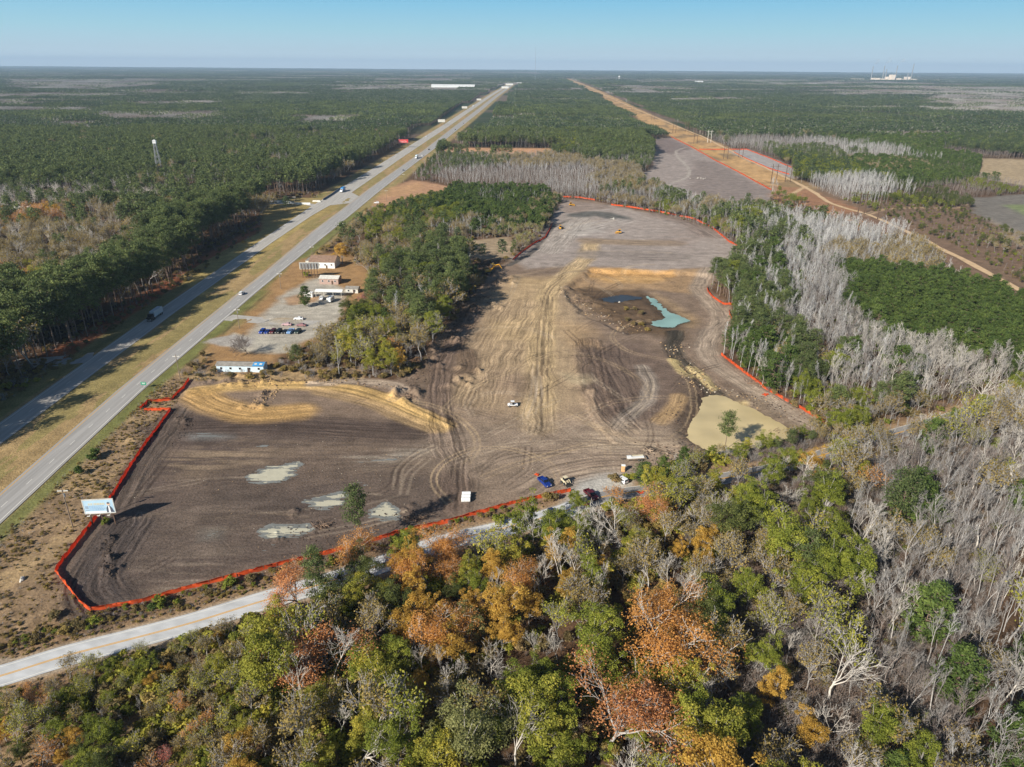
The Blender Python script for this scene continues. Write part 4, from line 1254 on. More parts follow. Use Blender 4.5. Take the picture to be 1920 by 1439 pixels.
seeds('i', '880,390,YYYY,3.8,8 940,390,YYYY,3.8,8 1000,395,YYYYN,3.8,9 1030,385,NNYS,3.6,7 900,420,WWSY,3.4,9 870,420,WWSN,3.2,10 940,425,NSMY,3.6,7 980,440,NMS,4,6 820,400,GPYG,4.4,10 800,380,GYP,4.4,9 850,370,YYYY,3.8,8 760,410,YGNP,4.8,8 960,365,YYWS,3.8,9 1010,440,NSP,4.2,9', .6)
seeds('h', '780,320,XSP,4,10 820,330,XSWI,3.6,12 900,325,XSWI,3.4,13 960,330,XXSI,3.4,13 1020,320,XSWI,3.4,13 1080,320,WSXI,3.4,13 1140,320,XSIN,3.4,13 1190,300,SXPX,4,13 1180,350,PXNS,4.4,12 1150,345,XSWN,3.2,13 1110,345,XSWS,3.2,13 1200,365,SWXS,3.2,13 '
      '1250,365,SWWSP,3.2,13 1300,390,SWWSN,3.2,13 1340,400,WSWP,3.4,14 1190,375,WSSN,3.2,10 1270,395,SWWG,3.2,11 1320,420,WSNG,3.2,11 850,300,PXS,4,12 1010,300,XSN,3.6,12 770,345,DNX,4.4,9', .6)
seeds('j', '880,265,PPX,4.6,15 940,262,PPS,4.6,15 1000,262,PPSX,4.6,14 1060,265,PXGP,4.6,13 1130,270,PPYX,4.6,12 1200,260,PPP,4.6,15 1220,240,PPP,4.6,15 1100,240,PPP,4.6,15 960,240,PPPX,4.6,15 1000,225,PPP,4.6,15 920,225,PPX,4.6,15 1150,285,PPXX,4.4,12 870,240,XXP,4.4,12', .7)
seeds('k', '1350,245,QQPQ,4.4,15 1300,225,QQQ,4.4,15 1250,215,QQX,4.4,14 1400,255,XSX,4,11 1460,265,XXS,4,11 1520,275,PXS,4.2,12 1560,270,WXX,4,12 1620,275,WWX,4,13 1680,265,YPY,4.4,11 1450,240,QQP,4.4,15 1550,240,QQQ,4.4,15 1650,235,QQQ,4.4,15 1750,240,QPX,4.4,15 1850,240,QPX,4.4,14 '
      '1500,310,QQG,4.6,12 1540,320,QQG,4.6,12 1580,330,WWWW,2.9,13 1640,340,WWWW,2.9,13 1610,355,WWWX,2.9,12 1700,310,YYYN,4.2,9 1720,330,YYYI,4.2,9 1780,320,YYII,4.2,8 1800,290,YYYI,4.2,9 1840,285,III,3.4,8 1870,335,XII,3.6,7 1860,350,IIG,3.8,7 1780,345,III,3.4,8 1740,355,IID,3.4,7 '
      '1660,365,IDG,3.8,6 1600,375,IIG,4,6 1690,385,IDI,5,4 1760,410,IDI,5,4 1820,440,IDX,5,5 1880,450,XND,6,6 1900,520,XDI,6,5 1850,480,XDI,6,4 1560,400,HN,9,4 1840,270,QQP,4.4,13 1900,260,QQP,4.4,13 1780,265,QYX,4.4,13', .7)
seeds('g', '30,440,NNNXV,5.5,12 80,430,NNXVP,5.5,13 120,470,NNNV,5.5,12 170,430,PNNXV,5.2,13 60,500,PNHL,5.5,14 150,520,PPNH,5.4,15 220,470,PPXN,5.2,15 230,520,PPP,5,17 300,480,PPP,5.2,17 280,430,NNP,5.6,14 350,430,PPP,5.2,17 400,410,PPP,5.2,17 60,590,PPP,5.2,18 '
      '130,590,PPP,5.2,18 180,560,PPP,5.2,18 20,640,PPPN,5.2,17 100,360,VXP,5.5,13 180,350,PVX,5.5,13 230,360,VVP,5.5,13 60,370,XVP,5.5,13 130,385,KHP,5.5,12 180,380,PPP,5.4,14 300,390,PPQ,5.2,16 350,385,VXP,5,14 420,370,PPX,5.2,16 470,370,PPN,5,16 500,350,XPS,4.6,14 540,340,PPX,5,15 600,320,PPP,5,15 '
      '100,300,PPP,5.2,16 200,300,PPP,5.2,16 300,310,PPP,5.2,16 400,310,PPP,5.2,16 500,290,PPP,5.2,16 600,270,PPP,5.2,16 700,260,PPPS,5,15 60,260,PPPP,5.2,16 200,260,PPP,5.2,16 350,260,PPP,5.2,16 500,245,PPPX,5.2,16 650,235,PPP,5.2,16 770,235,PPPX,5,15 240,225,WXX,4,12 320,224,WXX,4,12 380,222,XXP,4.4,12 '
      '590,232,XNP,4.6,12 630,240,XNP,4.6,12 570,260,PPX,5,13 280,335,PXP,5,15 240,330,PXP,5,14 420,340,PPX,5,15', .7)
# single trees whose place, size and look the photograph shows: code, crown px, height, spread, label, crown share
HEROES = [
    ('P', 1365, 800, 15.0, .9, 'lone slim pine standing in front of the muddy tan pond', .55), ('O', 1240, 1150, 15.5, 1.25, 'largest orange oak, its pale forked limbs spread wide below the gravel entrance', .7),
    ('C', 1130, 1320, 16.0, 1.15, 'big round copper-red oak at the near edge of the wood', .66), ('P', 668, 960, 19.0, .8, 'thin leaning pine in front of the milky puddles inside the orange fence', .6),
    ('O', 690, 1035, 10.5, 1.2, 'orange oak whose crown hides a stretch of the orange fence', .62), ('O', 797, 1050, 10.5, 1.0, 'orange oak beside the pale road, second along the orange fence', .62),
    ('C', 560, 1090, 10.5, 1.15, 'half-bare copper oak overhanging the pale country road', .6), ('P', 588, 1058, 14.0, .75, 'dark skinny pine rising from the road verge by the copper oak', .75),
    ('C', 622, 1185, 13.0, 1.3, 'sparse copper oak with bare limbs just below the country road', .62), ('L', 495, 1225, 15.0, 1.1, 'large yellow-green tree at the bend of the country road', .62),
    ('P', 1700, 920, 15.0, 1.15, 'broad pine alone among the grey stems beside the small road', .7), ('P', 1693, 725, 14.0, 1.1, 'dark pine standing in the grey wood above the small road', .68),
    ('P', 1572, 745, 10.0, 1.2, 'squat pine behind the end of the orange fence', .65), ('G', 1478, 1010, 14.5, 1.15, 'large bright green tree, biggest of the green clump by the orange trees', .62),
    ('G', 1560, 1050, 13.0, 1.0, 'round bright green tree at the grey side of the green clump', .62), ('D', 1375, 970, 12.5, 1.1, 'dense dark green tree below the pond-side pine', .62),
    ('G', 1085, 936, 6.5, 1.25, 'round green tree hiding the end of the orange fence by the maroon pickup', .6), ('Q', 1030, 985, 8.0, 1.2, 'green pine beside the pale road below the blue pickup', .6),
    ('H', 1160, 928, 6.0, 1.4, 'bushy pale orange tree next to the gravel entrance', .6), ('C', 1235, 935, 9.5, 1.1, 'half-bare brown tree right of the gravel entrance', .6),
    ('Y', 1208, 885, 7.0, 1.15, 'green pine hiding the near end of the white materials trailer', .6), ('Y', 1275, 880, 7.0, 1.1, 'green pine between the white materials trailer and the pond', .6),
    ('V', 660, 1385, 11.5, 1.15, 'big white leafless tree at the bottom edge of the wood', .62), ('A', 875, 1370, 13.5, 1.05, 'pale grey-green tree streaked with white dead limbs', .62),
    ('L', 1000, 1320, 13.5, 1.15, 'wide yellow-green tree beside the copper-red oak', .6), ('L', 1340, 1370, 13.5, 1.1, 'wide golden-green tree beside the shaded gap', .6),
    ('B', 1050, 1050, 12.5, .85, 'tall white leafless spire in the wood below the blue pickup', .6), ('V', 1165, 985, 12.0, 1.2, 'wide white forked leafless tree below the gravel entrance', .6),
    ('B', 1078, 985, 11.0, 1.0, 'white leafless tree between the pale road and the white spire', .6), ('V', 1660, 1010, 11.0, 1.0, 'white leafless tree beside the broad lone pine', .6),
    ('B', 1668, 1050, 12.0, 1.1, 'bushy white leafless tree below the broad lone pine', .55), ('V', 1565, 1250, 12.5, 1.15, 'white leafless tree with a fan crown in the shaded gap', .65),
    ('V', 1895, 1210, 13.0, 1.1, 'white leafless tree at the frame edge of the bare wood', .6), ('V', 1845, 715, 14.0, 1.1, 'white leafless tree with heavy forks above the small road', .62),
    ('V', 1750, 690, 13.5, 1.15, 'white leafless tree below the dense pine block', .62), ('N', 597, 628, 13.0, 1.35, 'large sparse olive oak in front of the row of parked cars', .62),
    ('D', 655, 575, 10.5, 1.35, 'dark green spreading oak behind the white sedan lot', .6), ('K', 640, 470, 11.5, 1.3, 'golden tree behind the white and brown roofed building', .58),
    ('J', 463, 640, 8.0, 1.1, 'round pinkish leafless tree beside the tarped mobile home', .6), ('Y', 571, 553, 7.0, .9, 'small pine on the pale lot in front of the white canopy', .6),
    ('W', 632, 660, 14.0, .8, 'tall white leafless stem beside the sparse olive oak', .6), ('P', 553, 667, 9.0, 1.0, 'pine beside the shaded end of the tarped mobile home', .6),
    ('Q', 537, 385, 8.5, 1.1, 'lone dark pine on the lawn beside the side road', .45), ('E', 682, 560, 6.5, 1.1, 'small red-leaved tree behind the white canopy', .6),
    ('T', 748, 668, 10.0, 1.0, 'golden-green tree at the corner of the wood by the sand ridge', .6), ('H', 725, 640, 9.5, 1.2, 'rusty orange tree at the edge of the wood by the works', .62),
    ('L', 1285, 1262, 11.0, .9, 'narrow golden tree below the largest orange oak', .6), ('K', 845, 1208, 9.5, 1.05, 'bright golden tree in the middle of the near wood', .6),
    ('O', 805, 1165, 11.5, 1.2, 'orange oak in a dark hollow below the country road', .64), ('K', 940, 1130, 11.0, 1.1, 'golden orange tree left of the white spire', .62),
    ('V', 1015, 1325, 8.0, .8, 'small white leafless crown in front of the wide yellow-green tree', .75), ('V', 1350, 1300, 9.0, 1.1, 'white leafless crown beside the golden-green trees', .66),
    ('B', 795, 1245, 9.5, .9, 'leftmost of three white leafless trees near the golden tree', .6), ('B', 832, 1243, 9.5, .7, 'middle one of three white leafless trees near the golden tree', .6), ('B', 855, 1258, 9.5, .95, 'rightmost of three white leafless trees near the golden tree', .6),
    ('Q', 878, 460, 12.0, .8, 'dark flat-topped pine at the wood edge above the excavator', .75), ('D', 1540, 905, 12.0, 1.05, 'dark green tree at the edge of the bare grey wood', .62), ('H', 1610, 885, 9.5, 1.1, 'rusty tree between the green clump and the grey stems', .62),
]
herox = []
for k, (c_, px, py, h, wd, lab, f_) in enumerate(HEROES):
    h *= 1.0 if k in (0, 3) else 1.15 if 17 > k > 15 or 19 < k < 22 or k in (17, 18) else 1.6 if k in (39, 42) else 1.28
    x, y = at1(px, py, h * f_)
    plant(c_, x, y, h, k, k * 1.7, lab, None, float(height(x, y)[0]), wd)
    herox.append((x, y, h * .17 * wd))
herox = np.array(herox)

SX = np.array([s_[0] for s_ in SEEDS])
SY = np.array([s_[1] for s_ in SEEDS])
SSP = np.array([s_[3] for s_ in SEEDS])
SH = np.array([s_[4] for s_ in SEEDS])
FAR0 = 1320.0
st_ = 2.1
cand = []
for yb in np.arange(56, FAR0, 60):
    y1 = min(yb + 60, FAR0)
    gxx, gyy = np.meshgrid(np.arange(-max(.84 * y1 + 20, 280 if 120 < y1 < 440 else 0), .84 * y1 + 20, st_), np.arange(yb, y1, st_))
    x = (gxx + rng.uniform(-1, 1, gxx.shape)).ravel()
    y = (gyy + rng.uniform(-1, 1, gyy.shape)).ravel()
    k = (np.abs(x) < .84 * np.maximum(y, 84) + 18) | ((x < 0) & (x > -275) & (y > 130) & (y < 420))
    x, y = x[k], y[k]
    # nearest seed, with a wandering border
    wx = x + (fbm(x, y, 22, seed=91) - .5) * .10 * y
    wy = y + (fbm(x, y, 22, seed=92) - .5) * .10 * y
    best = np.full(x.shape, 1e12)
    bi = np.zeros(x.shape, int)
    near_s = np.nonzero((SY > yb - 260) & (SY < y1 + 420))[0]
    for s_ in near_s:
        d = (wx - SX[s_]) ** 2 + ((wy - SY[s_]) * .62) ** 2
        q = d < best
        best[q] = d[q]
        bi[q] = s_
    ok = clear_of_roads(x, y, 2.5)
    ok &= rng.random(len(x)) < (st_ / SSP[bi]) ** 2 * 2.4
    cand.append(np.c_[x, y, bi][ok])
cand = np.concatenate(cand)
rng.shuffle(cand)
# the wood's outer edges stand back from roads
fl_, nr_ = farL(cand[:, 1]), nearR(cand[:, 1])
back = np.where(cand[:, 1] < 440, 16, np.where(cand[:, 1] < 640, 30, np.where(cand[:, 1] < 720, 24, 21)))
keep = (cand[:, 0] < fl_ - back) | (cand[:, 0] > nr_ + np.where(cand[:, 1] > 1150, 34, np.where(cand[:, 1] < 130, 6, 22)))
rdy = np.interp(cand[:, 0], ROADF[:, 0], ROADF[:, 1])
keep &= ~((cand[:, 0] < -60) & (cand[:, 0] > nr_ - 5) & (cand[:, 1] < 272) & (cand[:, 1] > rdy))            # open verge beside the works
keep &= ~(inpoly(pts('355,700 560,700 770,716 760,722 360,722'), cand[:, 0], cand[:, 1]))
kk = segdist(ROADF, cand[:, 0], cand[:, 1])
keep &= kk > np.where(cand[:, 0] < -37, 8, np.where(cand[:, 1] < rdy, ROAD_HW + 1.2, 5))
fp = np.array([at1(*q) for q in ((103, 1073), (170, 1147), (520, 1065), (740, 1006), (960, 948), (1110, 918))])
keep &= segdist(fp, cand[:, 0], cand[:, 1]) > np.where(cand[:, 0] < -30, 13, 4)
keep &= ~((cand[:, 1] > 640) & (cand[:, 1] < 715) & (cand[:, 0] < -160) & (cand[:, 0] > -330) & (np.abs(cand[:, 1] - 697) < 12))
cand = cand[keep]
rw = (cand[:, 1] > 640) & (cand[:, 0] < farL(cand[:, 1]) - 70) & (cand[:, 0] < -.30 * cand[:, 1])
cand[rw, 0] = np.round(cand[rw, 0] / 7.0) * 7.0 + rng.normal(0, .5, rw.sum())      # plantation rows
# thin to the wanted spacing
cell = {}
taken = []
for x, y, bi in cand:
    s_ = SSP[int(bi)] * .80
    ci, cj = int(x // 6), int(y // 6)
    bad = False
    for a in (-1, 0, 1):
        for b_ in (-1, 0, 1):
            for (qx, qy) in cell.get((ci + a, cj + b_), ()):
                if (qx - x) ** 2 + (qy - y) ** 2 < s_ * s_:
                    bad = True
                    break
            if bad: break
        if bad: break
    if bad: continue
    if y < 480 and (np.hypot(herox[:, 0] - x, herox[:, 1] - y) < herox[:, 2] + .6).any(): continue
    cell.setdefault((ci, cj), []).append((x, y))
    taken.append((x, y, int(bi)))
trees = []
CLEARBOX = ((1085, 1200, 848, 952), (1000, 1085, 880, 926), (400, 500, 672, 704), (482, 572, 588, 634), (556, 642, 484, 582), (905, 950, 495, 520))
for x, y, bi in taken:
    codes, zone, h0 = SEEDS[bi][2], SEEDS[bi][5], SH[bi]
    c_ = codes[random.randrange(len(codes))]
    if c_ in 'PQ' and zone in 'gjk' and fbm(np.array([x]), np.array([y]), 46, 30, seed=121, octs=2)[0] > .68: c_ = random.choice('XSXIN')
    if c_ in 'PQ' and zone == 'g' and 'N' in codes and x < farL(y) - 45: h = h0 * random.uniform(.8, 1.1)
    elif c_ in 'PQ' and zone in 'gj': h = h0 * random.uniform(.86, 1.1) * (1.42 if zone == 'g' and y < 900 and x > farL(y) - 60 else 1.2 if zone == 'g' and y < 600 else 1.05)
    elif c_ in 'PQ' and zone == 'f': h = h0 * random.uniform(.9, 1.15)
    elif zone == 'b' and 0 < float(np.interp(x, ROADF[:, 0], ROADF[:, 1])) - y < 16 and x > -38: h = max(h0 * random.uniform(.8, 1.1), random.uniform(9.5, 14))
    else: h = h0 * random.uniform(.62, 1.12)
    if c_ == 'Z': h *= .7
    if y < 560:
        qx, qy = proj(x, y, np.array([.15, .4, .6, .8, 1.]) * h)
        wpx = h * .2 / y * FPX
        if any(((qx + wpx > b0) & (qx - wpx < b1) & (qy > b2) & (qy < b3)).any() for b0, b1, b2, b3 in CLEARBOX): continue
    trees.append((c_, x, y, h, zone))
T_ = np.array([(t_[1], t_[2], t_[3]) for t_ in trees])
ppx, ppy = proj(T_[:, 0], T_[:, 1], T_[:, 2] * .7)
big = T_[:, 2] / np.hypot(T_[:, 1], CAM_H - 5)
vis = (ppx > -15) & (ppx < 1935) & (ppy < 1450)
LIMIT = dict(pine_tree=285, young_pine_tree=170, bare_tree=265, leafy_tree=270, autumn_tree=230, oak_tree=110, tree_snag=60)
count = {}
rows = dict(pine=[], bare=[], leaf=[])
GROUPN = {}
order = np.argsort(-big * np.where(vis, 1, 1e-3))
far_protos, far_key = dict(pine=[], bare=[], leaf=[]), {}
def fam(c_): return 'pine' if c_ in 'PQY' else 'bare' if c_ in 'BVSWZIX' else 'leaf'
def far_index(c_, lod):
    if (c_, lod) not in far_key:
        habit, bk, lf, fh = KIND[c_]
        hb = fh if lod else habit
        H, out = SHAPES[hb]
        f_ = far_protos[fam(c_)]
        far_key[c_, lod] = (len(f_), min(len(out), 5), H)
        for S, L in out[:5]: f_.append(proto_obj('shape', S, L, bk, lf or 'green', 3))
    return far_key[c_, lod]
ZH = height(T_[:, 0], T_[:, 1])
for n_ in order:
    c_, x, y, h, zone = trees[n_]
    nm = WHAT[c_][0]
    wd = random.uniform(.85, 1.15)
    if vis[n_] and count.get(nm, 0) < LIMIT[nm]:
        count[nm] = count.get(nm, 0) + 1
        lab = f'{LOOK[c_]} {ZONES[zone]}'
        plant(c_, x, y, h, random.randrange(60), random.uniform(0, 6.28), lab, lab.replace('tree', 'trees').replace('pine ', 'pines ') if True else None, float(ZH[n_]), wd)
    else:
        i0, n, H = far_index(c_, 0 if y < 430 else 1)
        s_ = h / H
        rows[fam(c_)].append((x, y, ZH[n_] - .1, i0 + random.randrange(n), random.uniform(0, 6.28), s_ * wd, s_ * wd, s_))
for key, nm, lab in (('pine', 'pine_forest', 'dense mass of farther pines across the plain'), ('bare', 'bare_forest', 'grey mass of farther leafless stems'), ('leaf', 'mixed_forest', 'farther leafy and autumn trees in the woods')):
    if rows[key]: scatter(nm, rows[key], far_protos[key], lab)
print('trees', len(trees), count, {k: len(v) for k, v in rows.items()})

# ------------------------------------------------------------------ woods to the horizon: fifty-metre stands
def stand(name, g, n_rows, sp, hgt, size, fam_, lf, bk, mixp=0.0):
    V, F_, ti, mi, o = [], [], [], [], 0
    def add(v, f, t_, m_):
        nonlocal o
        V.append(v); F_.append(f + o); ti.append(t_); mi.append(np.full(len(f), m_))
        o += len(v)
    for i in range(n_rows):
        for j in range(n_rows):
            x, y = (i + .5) * sp - 25 + g.normal() * sp * .16, (j + .5) * sp - 25 + g.normal() * sp * .25
            h = hgt * g.uniform(.82, 1.1)
            if fam_ == 'pine' and g.random() >= mixp:
                n = 15
                P_ = np.array([x, y, h * .8]) + g.normal(size=(n, 3)) * np.array([1.1, 1.1, h * .1])
                v, f = cards(P_, size, (P_ - [x, y, h * .66]) * .4, g, .6, .6)
                add(v, f, np.clip(g.random() * .6 + g.random(n) * .4, 0, 1), 1)
                v, f = tubes([(x, y, 0, x, y, h * .85, .22, .1)], 3)
                add(v, f, np.zeros(len(f)), 0)
            else:
                S = [(x, y, 0, x + g.normal() * .4, y + g.normal() * .4, h * .9, .16, .05)]
                for _ in range(7):
                    z = h * g.uniform(.4, .8)
                    a = g.uniform(0, 6.28)
                    S.append((x, y, z, x + math.cos(a) * h * .14, y + math.sin(a) * h * .14, z + h * g.uniform(.15, .28), .13, .06))
                v, f = tubes(S, 3)
                add(v, f, np.zeros(len(f)), 2)
    return bpy.data.objects.new(name, mesh_np(name, np.concatenate(V), np.concatenate(F_), [bk, LF[lf], B_WHITE if mixp < .9 else bk], np.concatenate(mi), np.concatenate(ti)))
g = np.random.default_rng(5)
SP = [stand('s', g, 10, 5.0, 15, 1.25, 'pine', 'pine', B_BROWN) for _ in range(3)] + [stand('s', g, 10, 5.0, 15, 1.25, 'pine', 'dpine', B_BROWN, .06) for _ in range(2)] \
    + [stand('s', g, 10, 5.0, 12, 1.2, 'pine', 'pine', B_BROWN, .45) for _ in range(2)] + [stand('s', g, 11, 4.5, 12, 1., 'bare', 'pine', B_PINK, 1.0) for _ in range(2)] + [stand('s', g, 11, 4.5, 12, 1., 'bare', 'pine', B_GREY, 1.0) for _ in range(2)]
BANDS = [pts('180,216 420,214 420,232 180,236'), pts('-60,205 180,206 190,214 -60,216'), pts('0,152 190,150 330,160 190,172 0,168'), pts('620,163 800,160 880,172 640,172'), pts('1780,168 1990,165 1990,205 1790,205 1720,190'),
         pts('1560,176 1780,172 1780,181 1560,182'), pts('1160,172 1240,170 1240,176 1165,178'), pts('1700,205 1990,204 1990,222 1740,216'), pts('560,225 660,226 650,240 570,240'), pts('-40,180 120,177 300,183 140,187 -40,186'), pts('430,177 560,176 600,181 440,183'), pts('250,197 400,193 430,199 260,203'), pts('1250,190 1420,188 1430,193 1260,195'),
         pts('1440,158 1620,156 1640,160 1450,162'), pts('700,150 900,148 900,152 700,154'), pts('1180,152 1500,151 1500,155 1190,156'), pts('60,240 180,238 170,246 70,247'), pts('1560,205 1700,203 1690,209 1570,210')]
far_rows = []
def far_tile(cx, cy, s_):
    d = math.hypot(cx, cy)
    if cy > 23000 or abs(cx) > .84 * cy + s_: return
    rx = (cx > farL(cy) - 24 - s_ / 2) and (cx < nearR(cy) + 36 + s_ / 2) and cy < 5200
    cxx = np.interp(cy, CORR[::-1][np.argsort(CORR[::-1, 1]), 1], CORR[::-1][np.argsort(CORR[::-1, 1]), 0])
    rc = abs(cx - cxx) < corr_w(cy) + s_ / 2 and cy < CORR[:, 1].max()
    want = 50 if d < 3500 else 100 if d < 6500 else 200 if d < 12000 else 400
    if (s_ > want or ((rx or rc) and s_ > 25)):
        if s_ > 25:
            for a in (-.25, .25):
                for b_ in (-.25, .25): far_tile(cx + a * s_, cy + b_ * s_, s_ / 2)
            return
    if rx or rc: return
    if cy - s_ / 2 < FAR0 - 30: return
    p = np.array([cx]), np.array([cy])
    if any(inpoly(P_, *p)[0] for P_ in (FIELD1, FIELD2, PATCH, PATCH2)): return
    n_ = fbm(*p, 800, 300, seed=101)[0]
    n2_ = fbm(*p, 2200, 900, seed=102)[0]
    if any(inpoly(P_, *p)[0] for P_ in BANDS): t_ = random.choice((5, 6, 7, 8, 9, 10, 10))
    elif n_ > .60 + (.05 if cy < 4000 else -.03): t_ = random.choice((5, 6, 7, 8, 9))
    elif n2_ > .55: t_ = random.choice((3, 4))
    elif random.random() < .05: t_ = random.choice((5, 6))
    else: t_ = random.choice((0, 3, 4) if n2_ > .42 else (0, 1, 2, 3))
    k = s_ / 50
    hb_ = .72 + .42 * float(hash2(np.floor(np.array([cx / 420 + cy / 3000])), np.floor(np.array([cy / 300])), 9)[0])
    far_rows.append((cx, cy, -.3, t_, random.choice((0, math.pi)), k * 1.02, k * 1.02, max(.62, min(1.0, k ** .3)) * hb_ * random.uniform(.92, 1.06)))
S0 = 400.0
for j in range(2, 59):
    for i in range(-50, 51):
        cx, cy = (i + .5) * S0, (j + .5) * S0 + FAR0 - 920
        if cy + S0 / 2 > FAR0 and abs(cx) < .84 * cy + S0: far_tile(cx, cy, S0)
scatter('distant_forest', far_rows, SP, 'pine plantations and bare woods reaching the horizon')
print('stands', len(far_rows))

# ------------------------------------------------------------------ undergrowth: brush on the floor of the near woods and on the verges
und = []
UP = []
def up(habit, bk, lf):
    H, out = SHAPES[habit]
    i0 = len(UP)
    for S, L in out: UP.append(proto_obj('u', S, L, bk, lf or 'green', 3))
    return i0, len(out)
ub = {k: up('bush', B_BROWN, k) for k in ('scrub', 'brown', 'green', 'olive', 'copper')}
ut = {'g': up('twig', B_GREY, None), 'p': up('twig', B_PINK, None), 'd': up('twig', B_BROWN, None)}
def brush(x, y, kinds, lo, hi):
    k = random.choice(kinds)
    i0, n = ut[k] if k in ut else ub[k]
    s_ = random.uniform(lo, hi)
    und.append((x, y, float(height(x, y)[0]) - .05 if False else 0.0, i0 + random.randrange(n), random.uniform(0, 6.28), s_ * 1.15, s_ * 1.15, s_))
ux, uy = [], []
for yb in np.arange(58, 700, 20):
    n = int(20 * .84 * 2 * yb / (6 if yb < 260 else 13 if yb < 420 else 26))
    ux.append(rng.uniform(-.8 * yb - 10, .8 * yb + 10, n))
    uy.append(rng.uniform(yb, yb + 20, n))
ux, uy = np.concatenate(ux), np.concatenate(uy)
ok = clear_of_roads(ux, uy, .5) & (segdist(ROADF, ux, uy) > 5.5)
wood = ok.copy()
verge = (ux > nearR(uy) + 6) & (ux < -58) & (uy < 262) & (uy > np.interp(ux, ROADF[:, 0], ROADF[:, 1]))
cl = fbm(ux, uy, 9, seed=111)
for x, y, v_, q, dr_, o_ in zip(ux, uy, verge, cl, segdist(ROADF, ux, uy), ok):
    if inpoly(SITE, np.array([x]), np.array([y]))[0]: continue
    if v_ and x > nearR(y) + 4:
        if dr_ < 5.2: continue
        if q > .56: brush(x, y, ('scrub', 'p', 'g', 'brown'), .12, .36)
        elif random.random() < .25: brush(x, y, ('scrub', 'p', 'g'), .1, .25)
        continue
    if not o_: continue
    if x < -16 and y < 135 and dr_ > 8: brush(x, y, ('scrub', 'olive', 'green', 'brown', 'scrub', 'g', 'olive'), .5, 1.6); continue
    if dr_ < 11 and x < 10: brush(x, y, ('scrub', 'p', 'brown', 'green', 'g'), .15, .55); continue
    if x > .36 * y and y < 260: brush(x, y, ('p', 'g', 'd', 'd', 'scrub', 'd', 'scrub', 'green'), .4, 1.1)
    elif y < 260: brush(x, y, ('scrub', 'brown', 'g', 'green', 'olive', 'p', 'g', 'scrub', 'olive'), .4, 1.3)
    elif x < farL(y): brush(x, y, ('scrub', 'brown', 'p', 'scrub', 'g'), .3, .9)
    elif x > .2 * y: brush(x, y, ('d', 'd', 'scrub', 'green'), .3, .8)
    else: brush(x, y, ('p', 'g', 'g', 'scrub', 'brown'), .4, 1.1)
for _ in range(5200):                        # fine upright saplings crowding the grey wood
    y = rng.uniform(64, 215)
    x = rng.uniform(.40 * y - 6, .84 * y + 4)
    X, Y = np.array([x]), np.array([y])
    if segdist(ROADF, X, Y)[0] < 4.4 or inpoly(SITE, X, Y)[0]: continue
    brush(x, y, ('p', 'g', 'd', 'g', 'p', 'd'), .7, 1.5)
for _ in range(14000):
    y = rng.uniform(72, 262)
    x = rng.uniform(float(nearR(y)) + 5, -58)
    if y > 180 and x > -118: continue
    X, Y = np.array([x]), np.array([y])
    if inpoly(SITE, X, Y)[0] or segdist(ROADF, X, Y)[0] < 4.6: continue
    q = fbm(X, Y, 10, seed=112)[0]
    if rng.random() < (.95 if q > .5 else .45): brush(x, y, ('scrub', 'p', 'g', 'brown', 'brown', 'g') if q > .45 else ('brown', 'g', 'brown', 'g'), .1, .3 if q > .5 else .2)
for _ in range(2600):
    k = random.randrange(len(ROADF) - 1)
    o_ = random.choice((-1, 1)) * random.uniform(4.6, 13)
    p_ = ROADF[k] + (ROADF[k + 1] - ROADF[k]) * random.random()
    x, y = p_[0] + random.uniform(-1, 1), p_[1] + o_
    if x > 10 or inpoly(SITE, np.array([x]), np.array([y]))[0]: continue
    if segdist(ROADF, np.array([x]), np.array([y]))[0] > 4.4: brush(x, y, ('scrub', 'p', 'brown', 'g', 'green'), .12, .42 if abs(o_) > 7 else .22)
scatter('undergrowth', und, UP, 'brown and grey brush covering the floor of the woods and verges')
print('undergrowth', len(und))
# ------------------------------------------------------------------ things: shared materials
def zat(x, y): return float(height(x, y)[0])
M_ORANGE = mat('orange_fence_mesh', lin((234, 106, 56)), .85, (.45, .32))
_t = M_ORANGE.node_tree
_o = [n for n in _t.nodes if n.type == 'OUTPUT_MATERIAL'][0]
_tr, _mx = _t.nodes.new('ShaderNodeBsdfTranslucent'), _t.nodes.new('ShaderNodeMixShader')
_tr.inputs[0].default_value = (*lin((248, 118, 56)), 1)
_mx.inputs[0].default_value = .45
_t.links.new(_t.nodes['Principled BSDF'].outputs[0], _mx.inputs[1])
_t.links.new(_tr.outputs[0], _mx.inputs[2])
_t.links.new(_mx.outputs[0], _o.inputs[0])
M_POST = mat('grey_post', lin((120, 104, 88)), .9)
M_WOOD = mat('weathered_wood', lin((136, 122, 108)), .9, (1.5, .25))
M_DWOOD = mat('dark_wood', lin((92, 74, 62)), .9, (1.5, .25))
M_WHITE = mat('white_paint', lin((224, 226, 226)), .55, (1.2, .06))
M_DIRTYW = mat('dirty_white', lin((206, 204, 196)), .7, (.8, .16))
M_GREYM = mat('grey_metal', lin((150, 152, 154)), .5, (1, .1), metal=.4)
M_DARK = mat('dark_rubber', lin((40, 40, 42)), .85)
M_RIM = mat('rim_metal', lin((150, 150, 152)), .4, metal=.6)
M_GLASS = mat('dark_window_glass', lin((28, 34, 42)), .08, spec=.6)
M_YEL = mat('machine_yellow', lin((226, 166, 50)), .5, (1, .1))
M_TAN = mat('machine_tan', lin((214, 202, 172)), .6, (1, .1))
M_LAMP = mat('lamp_glass', lin((230, 230, 224)), .2)
M_TAIL = mat('tail_lamp_red', lin((150, 30, 26)), .3)
M_STEEL = mat('dark_steel', lin((70, 68, 66)), .6, (1, .15), metal=.3)
def paint(name, c, rough=.35): return mat(name, lin(c), rough, spec=.5)

